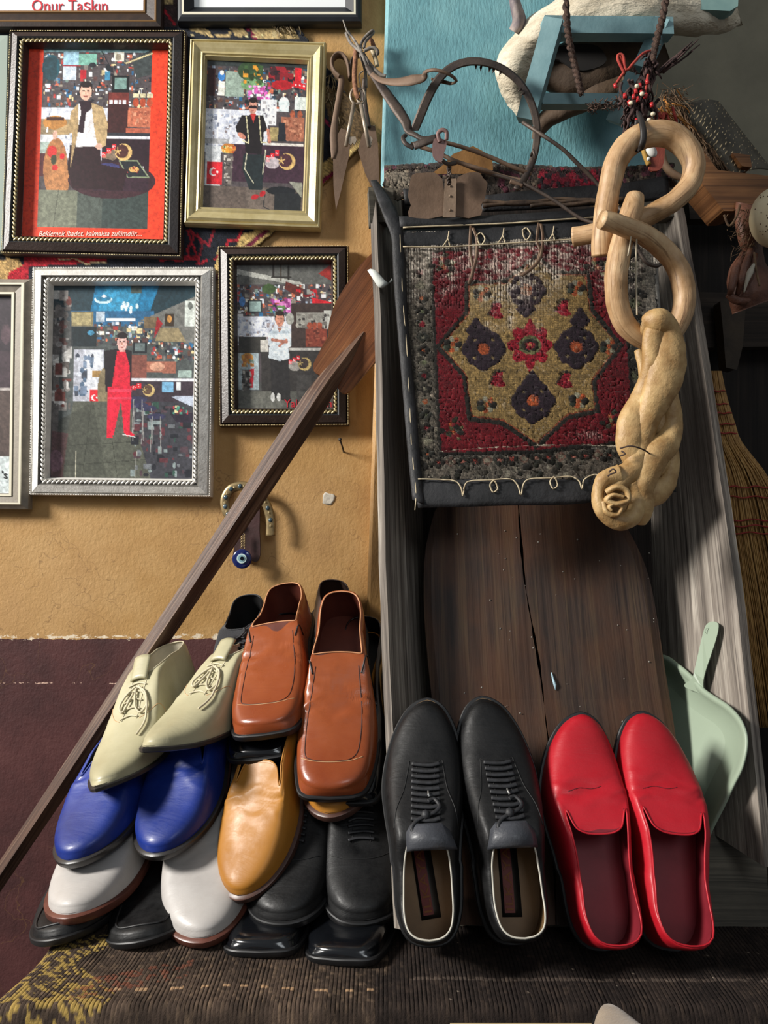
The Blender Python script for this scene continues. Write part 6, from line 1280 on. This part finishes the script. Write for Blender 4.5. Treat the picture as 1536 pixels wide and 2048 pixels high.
    for it in range(14):     # even out the fan of folds between throat and toe
        sm = up.copy(); sm[1:-1] = .5 * up[1:-1] + .25 * (np.roll(up, 1, 1) + np.roll(up, -1, 1))[1:-1]
        wj = np.clip(np.arange(MR + 1) / 5.0, 0, 1)[:, None] * np.clip(frac * 4, 0, 1)[None, :]; wj[-1] = 0; wj[-2] *= .4
        up = up + (sm - up) * wj[..., None]
    for it in range(4):
        sm = up.copy(); sm[1:-1, :, 2] = .5 * up[1:-1, :, 2] + .25 * (up[2:, :, 2] + up[:-2, :, 2]); wj = np.clip(frac * 4, 0, 1)[None, :] * (np.arange(MR + 1) < MR * .55)[:, None]
        up[..., 2] += (sm - up)[..., 2] * wj * .6
    zfs = np.array(zfs); yy, xx = up[..., 1] / L, up[..., 0]; ph = toe[0] * .37
    for ci, (cy, ca) in enumerate(creases):     # walking creases across the vamp
        wav = cy + .016 * np.sin(xx * 55 + ph + ci * 1.7) + .008 * np.sin(xx * 160 + ph * 2 + ci)
        up[..., 2] += ca * np.exp(-((yy - wav) / (.014 + .003 * np.sin(xx * 70 + ci))) ** 2) * np.clip(zfs * 1.5 - .2, 0, 1) * (.6 + .4 * np.sin(xx * 60 + ph * 1.3 + ci * 2.1))
    jit = np.random.default_rng(int(abs(toe[0] * 7 + toe[1])))
    V = up.reshape(-1, 3); Fc = [(j * N + i, j * N + (i + 1) % N, (j + 1) * N + (i + 1) % N, (j + 1) * N + i) for j in range(MR) for i in range(N)]
    V = V + np.array([[.0010 * noise.noise(Vector(v) * 30 + Vector((toe[0], 0, 0)))] * 3 for v in V]) * np.array([0, 0, 1])
    g = G(); g.add([tuple(v) for v in V], [f[::-1] for f in Fc]); g.build('upper', m_up, root, local=True)
    bvh = BVHTree.FromPolygons([Vector(v) for v in V], Fc)
    # lining: the inside of the same shell
    W0 = up.copy(); dj = np.roll(W0, -1, 1) - np.roll(W0, 1, 1); dr = np.gradient(W0, axis=0); nm_ = np.cross(dj, dr); nm_ /= np.maximum(1e-9, np.linalg.norm(nm_, axis=-1, keepdims=True))
    cen = np.array([0, .4 * L, .02]); flip = np.sign(((W0 - cen) * nm_).sum(-1, keepdims=True)); flip[flip == 0] = 1
    k_ = np.minimum(1, np.arange(MR + 1) * .3)[:, None, None]; li = W0 - nm_ * flip * .0026 * k_; V2 = li.reshape(-1, 3)
    g = G(); g.add([tuple(v) for v in V2], Fc); g.build('lining', m_in, root, local=True)
    def capstrip(sc, z0, ex=0.0, zf=None):
        out = []
        for i in range(n2):
            for (S_, sg) in ((Sl, -1), (Sr, 1)):
                x, y = S_[i]; nx = 0; yy = y
                x = x * sc + sg * ex * (1 if 0 < i < n2 - 1 else 0); cyy = .5 * L; yy = y + ex * np.clip((y / L - .5) * 2, -1, 1) ** 3
                out.append((x + bendx(y), yy, (lift(y) if zf is None else zf(y)) + z0))
        return out
    def strips(off=0): return [(off + 2 * i, off + 2 * i + 1, off + 2 * i + 3, off + 2 * i + 2) for i in range(n2 - 1)]
    g = G(); g.add(capstrip(.93, .0022), strips()); g.build('insole', m_insole or m_in, root, local=True)
    # sole with rounded edge: ring rows
    def ringrow(ex, z0):
        o = []
        seq = [(Sr[i], 1) for i in range(n2)] + [(Sl[i], -1) for i in range(n2 - 2, 0, -1)]
        for k, (s, sg) in enumerate(seq):
            a = seq[k - 1][0]; b = seq[(k + 1) % len(seq)][0]; t = np.array(b) - np.array(a); t = t / max(1e-9, np.linalg.norm(t)); nrm = np.array([t[1], -t[0]])
            p = np.array(s) + nrm * ex; o.append((p[0] + bendx(s[1]), p[1], lift(s[1]) + z0))
        return o
    rows = [ringrow(-.004, .0006), ringrow(welt * .7, .0006), ringrow(welt, -.0006), ringrow(welt, -sole_t * sole_edge), ringrow(welt * .6, -sole_t)]
    V = []; 
    for r_ in rows: V += r_
    Ns = len(rows[0]); Fc = [(j * Ns + i, j * Ns + (i + 1) % Ns, (j + 1) * Ns + (i + 1) % Ns, (j + 1) * Ns + i) for j in range(4) for i in range(Ns)]
    g = G(); g.add(V, Fc); ci = 4 * Ns; cf = [tuple(dict.fromkeys((ci + i, ci + i + 1, ci + (Ns - i - 1) % Ns, ci + (Ns - i) % Ns))) for i in range(n2 - 1)]; g.Fc += cf; g.mi += [0] * len(cf)
    g.build('sole', m_sole, root, local=True, autosmooth=.7)
    if heel_h > .006:
        sel = [i for i in range(n2) if Sr[i][1] < .27 * L]; top, bot = [], []
        ring_ = [Sr[i] for i in sel] + [Sl[i] for i in reversed(sel[1:])]
        for s in ring_:
            top.append((s[0] * 1.02 + 0, s[1] - .002, lift(s[1]) - sole_t)); bot.append((s[0] * .95, s[1] * .96 + .003, 0.0))
        g = G(); V2, F2, _, _ = slab([Vector(p) for p in top], [Vector(p) for p in bot]); g.add(V2, F2); g.build('heel', m_sole, root, local=True, smooth=False)
    Oring = [tuple(v + np.array([0, 0, .0004])) for v in up[0]]
    g = G(); g.add(*tube(Oring, .0011, 6, closed=True)); g.build('topline_trim', m_trim or m_up, root, local=True)
    def drape(pts, h=0.0):
        out = []
        for x, y in pts:
            hit = bvh.ray_cast(Vector((x + float(bendx(y * L)), y * L, .3)), Vector((0, 0, -1)))
            if hit[0] is not None: out.append(hit[0] + hit[1].normalized() * (h if hit[1].z > 0 else -h))
        return out
    for nm, pts, r_, mm in seams:
        q = drape(catmull(pts, 8), r_ * .3)
        if len(q) > 2: g = G(); g.add(*tube(q, r_, 5)); g.build(nm, mm, root, local=True)
    if laces: laces(root, drape, L, W)
    if extra: extra(root, drape, L, W, lift, bendx)
    return root, M

M_red = leather('red_leather', '9C111D', 'B01826', rough=.45, coat=.08, bump=.2, bs=350); M_redin = mat('dark_red_lining', '6E1420', '82202C', rough=.55, ns=20)
M_blackleather = leather('black_soft_leather', '070708', '0D0D0E', rough=.48, coat=.03, bump=.3, bs=300); M_blk_rub = mat('black_rubber', '0E0E0F', '161618', rough=.5)
M_blackshine = leather('black_polished_leather', '08090B', '101216', rough=.12, coat=.8, bump=.05)
M_tan = leather('tan_polished_leather', '7A3618', '8F4926', rough=.28, coat=.35, bump=.05, c3='6C321A', ns=7); M_tanin = mat('red_brown_lining', '4A1E14', '5C2A1C', rough=.55, ns=20); M_tantrim = mat('tan_raw_edge', 'C08860', rough=.5)
M_must = leather('mustard_leather', '94601C', 'AA732A', rough=.46, coat=.05, bump=.1, c3='A86C24', ns=8); M_brnsole = mat('brown_stacked_sole', '3E2822', '54382E', rough=.4, ns=40)
M_blue = leather('royal_blue_leather', '0F2264', '183184', rough=.4, coat=.12, bump=.12, c3='14286A'); M_darksole = mat('dark_leather_sole', '1E1C1C', '302C2A', rough=.35, ns=30)
M_whitel = leather('white_leather', 'A09B97', 'B3AFAB', rough=.42, coat=.1, bump=.12, c3='968F88'); M_redbrsole = mat('red_brown_sole', '4E2C22', '63392E', rough=.35, ns=40)
M_cream = leather('cream_leather', '9A9476', 'AFA98A', rough=.36, coat=.2, bump=.12, c3='958E6C', ns=8); M_creamin = mat('cream_lining', 'A8A08C', 'BAB29E', rough=.7, ns=30)
M_suede = mat('black_suede', '17181B', '222328', rough=.85, ns=30, bump=.4, bs=500, sheen=.3); M_brsuede = leather('dark_brown_leather', '3A2C2A', '4A3A36', rough=.45, coat=.1)
M_blkin = mat('black_lining', '131314', '1C1B1C', rough=.6); M_dkin = mat('dark_brown_lining', '2A1A12', '38241A', rough=.6); M_beigein = mat('beige_insole_leather', '6A5236', '7E6342', rough=.55, ns=20)
M_blacklace = mat('black_lace', '141416', '25262A', rough=.6, ns=200); M_creamlace = mat('cream_lace', 'B4AA8E', 'C6BEA4', rough=.7); M_cstitch = mat('pale_stitch', 'C29A70', rough=.7); M_dkseam = mat('dark_seam', '0C0C0D', rough=.6); M_tanseam = mat('brown_seam', '3A160C', rough=.6); M_silvertip = mat('silver_aglet', 'B8B8B4', rough=.25, metal=.8)
M_whitetrim = mat('white_piping', 'B8B4A8', rough=.6)
RG = 'red slippers standing in the trough'; BG = 'black lace-ups standing in the trough'
# red slippers
red_seam = [('topstitch', [(-.034, .55), (-.030, .49), (-.020, .462), (0, .452), (.020, .462), (.030, .49), (.034, .55)], .0005, M_redin), ('crease_line', [(-.03, .63), (-.015, .645), (0, .64), (.012, .65)], .0005, M_redin)]
shoe('bright red leather slipper, the one beside the black lace-ups', 'shoe', (1138, 1434), (1200, 1894), .985, -1, heelD=.866, owide=1.12, W=.0505, toe_shape='taper', m_up=M_red, m_sole=M_blk_rub, m_in=M_redin, heel_h=.010, side=-1, seams=red_seam, group=RG, name='slipper', bend=.012, roll=.04)
shoe('bright red leather slipper, the one beside the dustpan', 'shoe', (1298, 1434), (1328, 1894), .985, -1, heelD=.866, owide=1.12, W=.0505, toe_shape='taper', m_up=M_red, m_sole=M_blk_rub, m_in=M_redin, heel_h=.010, side=1, seams=red_seam, group=RG, name='slipper', bend=.014, roll=.04)

def black_laces(root, drape, L, W):
    g = G()
    for k, y in enumerate(np.linspace(.69, .455, 10)):
        w_ = .017 - .0 * k; wob = random.uniform(-.004, .004)
        q = drape(catmull([(-w_, y), (-w_ * .4, y - .006 + wob * .3), (w_ * .4, y - .008), (w_, y - .002 + wob)], 4), .0022)
        if len(q) > 2: g.add(*tube(q, .0013, 6, rx=.0026, up=(0, 0, 1)))
    q = drape(catmull([(-.002, .46), (.010, .475), (.016, .50), (.010, .53), (.003, .52)], 5), .004); g.add(*tube(q, .0015, 6, rx=.0024, up=(0, 0, 1)))
    q = drape(catmull([(0, .46), (-.010, .445), (-.016, .42), (-.014, .40)], 5), .004)
    if len(q) > 2: g.add(*tube(q, .0015, 6, rx=.0024, up=(0, 0, 1)))
    g.add(*ball(drape([(0, .465)], .004)[0], .0055, .006, .004, nu=8, nv=6)); g.build('laces', M_blacklace, root, local=True)
    q = drape([(.004, .535), (.003, .56)], .006); g = G(); g.add(*tube(q, .0012, 6)); g.build('aglet', M_silvertip, root, local=True)
def tongue_extra(tilt):
    def f(root, drape, L, W, lift, bendx):
        V = []; 
        for j in range(9):
            t = j / 8; y = (.435 - .095 * t) * L; w_ = .022 + .006 * t
            for i in range(9):
                s = (i / 8 - .5) * 2; z = .077 + .009 * math.sin(t * 2.6) - .011 * s * s + float(lift(.4 * L)); V.append((s * w_ + tilt * t * .05, y + tilt * s * .006, z))
        g = G(); g.add(V, [(j * 9 + i, j * 9 + i + 1, (j + 1) * 9 + i + 1, (j + 1) * 9 + i) for j in range(8) for i in range(8)]); o = g.build('tongue', M_grain, root, local=True); s_ = o.modifiers.new('t', 'SOLIDIFY'); s_.thickness = .003; s_.offset = 0
        # sewn label on the insole
        z = float(lift(.2 * L)); g = G(); Mx = Matrix.Rotation(tilt * 1.2, 4, 'Z'); zc = lambda y: float(lift(y)) + .0036
        c_ = [Mx @ Vector((x, 0, 0)) for x in (-.0, .0)]
        def pt_(x, y): v = Mx @ Vector((x, y - .16 * L, 0)); return Vector((v.x, v.y + .16 * L, zc(v.y + .16 * L)))
        ys = np.linspace(.09 * L, .38 * L, 10); V = []
        for y in ys: V += [pt_(-.0115, y), pt_(.0115, y)]
        g.add(V, [(2 * i, 2 * i + 1, 2 * i + 3, 2 * i + 2) for i in range(9)]); lab = g.build('sewn_label', M_blacklabel, root, local=True); so = lab.modifiers.new('t', 'SOLIDIFY'); so.thickness = .0006
        g = G(); V = []
        for y in np.linspace(.105 * L, .37 * L, 10): V += [pt_(-.0085, y) + Vector((0, 0, .0007)), pt_(.0035, y) + Vector((0, 0, .0007))]
        g.add(V, [(2 * i, 2 * i + 1, 2 * i + 3, 2 * i + 2) for i in range(9)]); g.build('label_panel', M_darkred, lab, local=True)
        # lettering runs along the shoe from the heel to the toe
        cu = bpy.data.curves.new('t', 'FONT'); cu.body = 'ILKAYA'; cu.size = .0125; cu.extrude = .0001; tmp = bpy.data.objects.new('t', cu); COL.objects.link(tmp)
        me = bpy.data.meshes.new_from_object(tmp.evaluated_get(bpy.context.evaluated_depsgraph_get())); bpy.data.objects.remove(tmp)
        xs = [v.co.x for v in me.vertices]; k = (.24 * L) / (max(xs) - min(xs)); V = []
        for v in me.vertices: V.append(pt_(.0018 - v.co.y * 1.0, .115 * L + (v.co.x - min(xs)) * k) + Vector((0, 0, .0012)))
        g = G(); g.add(V, [tuple(p.vertices) for p in me.polygons]); bpy.data.meshes.remove(me); g.build('label_lettering', M_labelink, lab, local=True, smooth=False)
    return f
M_grain = leather('grained_black_leather', '2E3034', '404248', rough=.42, coat=.1, bump=.8, bs=260); M_blacklabel = mat('black_label', '101010', rough=.5); M_darkred = mat('dark_red_label', '5A1814', '6A2018', rough=.6, ns=60); M_labelink = mat('gold_label_thread', 'A06A38', rough=.6)
bl_seam = [('seam', [(-.020, .71), (-.022, .66), (-.026, .58), (-.034, .50), (-.037, .42)], .0006, M_dkseam), ('seam', [(.020, .71), (.022, .66), (.026, .58), (.034, .50), (.037, .42)], .0006, M_dkseam), ('seam', [(-.020, .71), (-.012, .70), (0, .698), (.012, .70), (.020, .71)], .0006, M_dkseam), ('seam', [(-.012, .70), (-.010, .60), (-.010, .48)], .0005, M_dkseam), ('seam', [(.012, .70), (.010, .60), (.010, .48)], .0005, M_dkseam)]
kw = dict(W=.050, L=.305, toe_shape='taper', opening='lace', openk='lace', m_up=M_blackleather, m_sole=M_blk_rub, m_in=M_beigein, m_trim=M_whitetrim, heel_h=.012, seams=bl_seam, laces=black_laces, group=BG, name='lace_up_shoe', bend=.006, creases=())
shoe('black leather lace-up standing next to the heap, grey tongue folded over the opening', 'shoe', (846, 1406), (860, 1886), .99, -1, heelD=.862, side=-1, extra=tongue_extra(.12), roll=-.06, **kw)
shoe('black leather lace-up next to the red slippers, its tongue folded askew', 'shoe', (970, 1402), (1026, 1882), .99, -1, heelD=.862, side=1, extra=tongue_extra(-.04), roll=.02, **kw)

# tan slip-ons, top of the heap
tan_seams = [('apron_seam', [(-.030, .47), (-.033, .56), (-.036, .66), (-.036, .76), (-.033, .84), (-.024, .875), (-.008, .885), (.010, .885), (.026, .875), (.035, .85), (.037, .76), (.036, .66), (.033, .56), (.030, .47)], .0006, M_tanseam),
             ('toe_stitching', [(-.040, .862), (-.024, .882), (0, .889), (.024, .882), (.040, .862)], .0005, M_cstitch),
             ('elastic_gusset', [(.034, .50), (.038, .45), (.041, .40), (.042, .36)], .0013, M_blk_rub), ('elastic_gusset', [(-.034, .50), (-.038, .45), (-.041, .40), (-.042, .36)], .0013, M_blk_rub)]
kt = dict(W=.054, toe_shape='square', opening='loafer', openk='straight', m_up=M_tan, m_sole=M_blk_rub, m_in=M_tanin, m_trim=M_tantrim, heel_h=.018, sole_t=.009, seams=tan_seams, name='slip_on_shoe', bend=.004, pt=5.5, welt=.004, ps=2.9, creases=((.555, .0022), (.585, -.0030), (.61, .0030), (.645, -.0022), (.675, .0018)))
shoe('tan square-toed slip-on at the top of the heap, the higher one beside the cream pair', 'shoe', (530, 1488), (596, 1252), .985, 1, L=.30, side=1, roll=.10, **kt)
shoe('tan square-toed slip-on in front at the top of the heap, creased across the vamp', 'shoe', (668, 1608), (690, 1256), .945, 1, L=.31, side=-1, roll=-.06, **kt)
# blue
kb = dict(openk='tongue_far', W=.056, toe_shape='almond', m_up=M_blue, m_sole=M_darksole, m_in=M_blkin, heel_h=.022, sole_t=.010, welt=.005, name='loafer', bend=.012, pt=3.8, seams=[('topstitch', [(-.033, .585), (-.028, .532), (-.016, .507), (0, .501), (.016, .507), (.028, .532), (.033, .585)], .0004, M_blue)])
shoe('royal blue pointed loafer half hidden under the cream lace-ups', 'shoe', (136, 1744), (346, 1462), .935, 1, heelD=1.17, hint=(-.1, -.15, 1), side=1, roll=.12, **kb)
shoe('royal blue pointed loafer, the one next to the mustard shoe', 'shoe', (302, 1727), (480, 1424), .935, 1, heelD=1.17, hint=(-.1, -.15, 1), side=1, roll=.06, **kb)
# mustard
km = dict(W=.052, toe_shape='almond', m_up=M_must, m_sole=M_brnsole, m_in=M_dkin, heel_h=.022, sole_t=.011, welt=.005, name='loafer', bend=.010, pt=3.8, seams=[('topstitch', [(-.033, .54), (-.028, .487), (-.016, .462), (0, .456), (.016, .462), (.028, .487), (.033, .54)], .0004, M_cstitch)])
shoe('mustard yellow pointed loafer in the middle of the heap', 'shoe', (474, 1806), (622, 1430), .915, 1, heelD=1.12, hint=(-.1, -.3, 1), side=1, roll=.10, **km)
shoe('mustard loafer almost covered by the front tan slip-on, only its toe showing', 'shoe', (648, 1650), (756, 1350), .955, 1, side=1, roll=.1, **km)
# white
kwht = dict(W=.056, m_up=M_whitel, m_sole=M_redbrsole, m_in=M_dkin, heel_h=.022, sole_t=.011, welt=.0055, name='loafer', bend=.012, pt=3.6)
shoe('white loafer with brown sole under the outer blue loafer', 'shoe', (124, 1862), (330, 1600), .885, 1, side=1, toe_shape='almond', roll=.10, **kwht)
shoe('white loafer with brown sole under the inner blue loafer, toe pointing down', 'shoe', (392, 1906), (452, 1566), .872, 1, side=1, toe_shape='almond', roll=-.02, **kwht)
# cream lace-ups
def cream_laces(root, drape, L, W):
    g = G()
    for k, y in enumerate(np.linspace(.60, .45, 5)):
        q = drape(catmull([(-.014, y + .012), (0, y), (.015, y + .012)], 5), .0015); 
        if len(q) > 2: g.add(*tube(q, .0012, 6))
    for pts in ([(.0, .47), (-.016, .50), (-.024, .56), (-.018, .60), (-.006, .56), (0, .48)], [(0, .47), (.012, .50), (.020, .55), (.012, .58), (.002, .50)], [(-.004, .47), (-.022, .54), (-.028, .64), (-.024, .72)]):
        q = drape(catmull(pts, 6), .004)
        if len(q) > 2: g.add(*tube(q, .0016, 6))
    g.build('laces', M_creamlace, root, local=True)
cr_seam = [('facing_seam', [(.016, .62), (.026, .60), (.034, .56), (.040, .50), (.042, .42)], .0005, M_cstitch), ('facing_seam', [(-.016, .62), (-.026, .60), (-.034, .56), (-.040, .50), (-.042, .42)], .0005, M_cstitch), ('facing_edge', [(.012, .62), (.011, .52), (.012, .42)], .0008, M_creamlace), ('facing_edge', [(-.012, .62), (-.011, .52), (-.012, .42)], .0008, M_creamlace)]
def cream_tongue(root, drape, L, W, lift, bendx):
    V = []
    for j in range(8):
        t = j / 7; y = (.44 - .10 * t) * L
        for i in range(7): s = (i / 6 - .5) * 2; V.append((s * .013, y, .080 + .026 * t - .003 * s * s + float(lift(.4 * L))))
    g = G(); g.add(V, [(j * 7 + i, j * 7 + i + 1, (j + 1) * 7 + i + 1, (j + 1) * 7 + i) for j in range(7) for i in range(6)]); o = g.build('tongue', M_cream, root, local=True); s_ = o.modifiers.new('t', 'SOLIDIFY'); s_.thickness = .003
kc = dict(W=.050, L=.30, toe_shape='point', opening='boot', openk='lace', m_up=M_cream, m_sole=M_darksole, m_in=M_creamin, m_trim=M_creamlace, heel_h=.024, sole_t=.006, seams=cr_seam, laces=cream_laces, extra=cream_tongue, name='lace_up_shoe', bend=.006, pt=3.6, creases=((.60, .0012),))
shoe('cream pointed lace-up leaning against the shovel handle', 'shoe', (192, 1598), (392, 1412), .935, 1, side=1, hint=(-.35, -.4, 1), **kc)
shoe('cream pointed lace-up next to the tan slip-on, tongue sticking up', 'shoe', (284, 1519), (548, 1414), .93, 1, side=1, hint=(-.3, -.35, 1), **kc)
# black round-toed lace-ups in the second row
rb_seam = [('toe_seam', [(-.038, .74), (-.02, .765), (0, .772), (.02, .765), (.038, .74)], .0007, M_dkseam), ('seam', [(-.012, .70), (-.011, .6), (-.010, .48)], .0005, M_dkseam), ('seam', [(.012, .70), (.011, .6), (.010, .48)], .0005, M_dkseam)]
kr = dict(W=.054, L=.30, toe_shape='round', opening='lace', openk='lace', m_up=M_blackleather, m_sole=M_blk_rub, m_in=M_blkin, heel_h=.022, sole_t=.010, seams=rb_seam, laces=black_laces, name='lace_up_shoe', bend=.006, pt=3.4, creases=((.62, .001),))
shoe('black round-toed lace-up under the mustard loafer', 'shoe', (556, 1868), (656, 1540), .885, 1, side=1, roll=.05, **kr)
shoe('black round-toed lace-up with dull shine beside the standing black lace-up', 'shoe', (736, 1866), (706, 1528), .885, 1, side=-1, roll=-.12, **kr)
# bottom row
kf = dict(rh=.72, W=.052, L=.30, m_up=M_blackleather, m_sole=M_blk_rub, m_in=M_blkin, heel_h=.018, sole_t=.008, name='loafer', pt=4.0, creases=())
moc = [('moccasin_seam', [(-.036, .78), (-.034, .88), (-.024, .94), (0, .957), (.024, .94), (.034, .88), (.036, .78)], .0016, M_blk_rub)]
shoe('black moccasin at the bottom of the heap under the outer white loafer', 'shoe', (98, 1908), (272, 1690), .868, 1, side=1, toe_shape='almond', seams=moc, roll=.1, **kf)
shoe('black moccasin at the bottom of the heap between the white loafers', 'shoe', (262, 1912), (402, 1680), .866, 1, side=1, toe_shape='round', seams=moc, roll=.1, **kf)
kf2 = dict(kf); kf2['m_up'] = M_blackshine
shoe('shiny black square-toed shoe at the bottom of the heap under the round black toe', 'shoe', (506, 1928), (612, 1680), .855, 1, side=1, toe_shape='square', roll=.02, **kf2)
shoe('shiny black square-toed shoe at the bottom, nearest to the standing lace-ups', 'shoe', (670, 1944), (776, 1690), .842, 1, side=1, toe_shape='square', roll=.10, **kf2)
# dark shoes between the layers
shoe('shiny black square-toed shoe squeezed below the higher tan slip-on', 'shoe', (508, 1536), (590, 1290), 1.0, 1, side=1, toe_shape='square', roll=.10, **kf2)
shoe('black shoe squeezed below the front tan slip-on, its heel showing at the trough', 'shoe', (684, 1616), (738, 1290), .962, 1, side=1, toe_shape='square', roll=-.02, **kf2)
ks = dict(W=.050, L=.29, toe_shape='almond', opening='lace', openk='lace', heel_h=.022, name='lace_up_shoe', creases=())
shoe('black suede lace-up standing up behind the cream and tan shoes', 'shoe', (452, 1500), (520, 1272), 1.085, 1, side=1, m_up=M_suede, m_sole=M_blk_rub, m_in=M_blkin, laces=black_laces, roll=.05, **ks)
shoe('dark brown lace-up whose heel peeks out behind the two tan slip-ons', 'shoe', (700, 1460), (652, 1240), 1.13, 1, side=-1, m_up=M_brsuede, m_sole=M_blk_rub, m_in=M_dkin, roll=-.25, seams=[('seam', [(-.045, .30), (-.03, .42), (0, .47)], .0007, M_dkseam)], **ks)
# suede toe poking into the bottom of the picture
M_bsuede = mat('beige_suede', '7E6F5E', '93836F', rough=.9, ns=40, bump=.4, bs=500, sheen=.3)
M_pale = wood('pale_stool_wood', '8A7A5C', 'B5A582', 'CDBF9C', rough=.6, bump=.3)
TZ = CZ - (2046 - 1024) / F * .70; fx0, fx1 = P(900, 0, .70).x, P(1236, 0, .70).x
st = tag(empty('step_stool', ((fx0 + fx1) / 2, .56, 0)), 'pale wooden step stool, only the rim of its top showing at the bottom edge', 'stool')
g = G(); g.add(*beam((fx0, .56, TZ - .0125), (fx1, .56, TZ - .0125), .28, .025, nrm=(0, 0, 1))); g.build('seat', M_pale, st, smooth=False, bevel=.003)
for x in (fx0 + .02, fx1 - .02):
    for y in (.45, .67): g = G(); g.add(*beam((x, y, 0), (x, y, TZ - .02), .025, .025)); g.build('leg', M_pale, st, smooth=False, bevel=.002)
hp = (768 + P(1216, 0, .70).x / .42 * F, 1024 + (CZ - TZ) / .42 * F)
shoe('beige suede shoe on the step stool, its toe poking in at the bottom edge', 'shoe', (1216, 2046), hp, .70, -1, heelD=.42, W=.038, toe_shape='point', m_up=M_bsuede, m_sole=M_blk_rub, m_in=M_blkin, heel_h=.004, sole_t=.003, name='loafer', group='shoes at the lower edge', roll=0, creases=(), hint=(0, 0, 1), bend=.004)
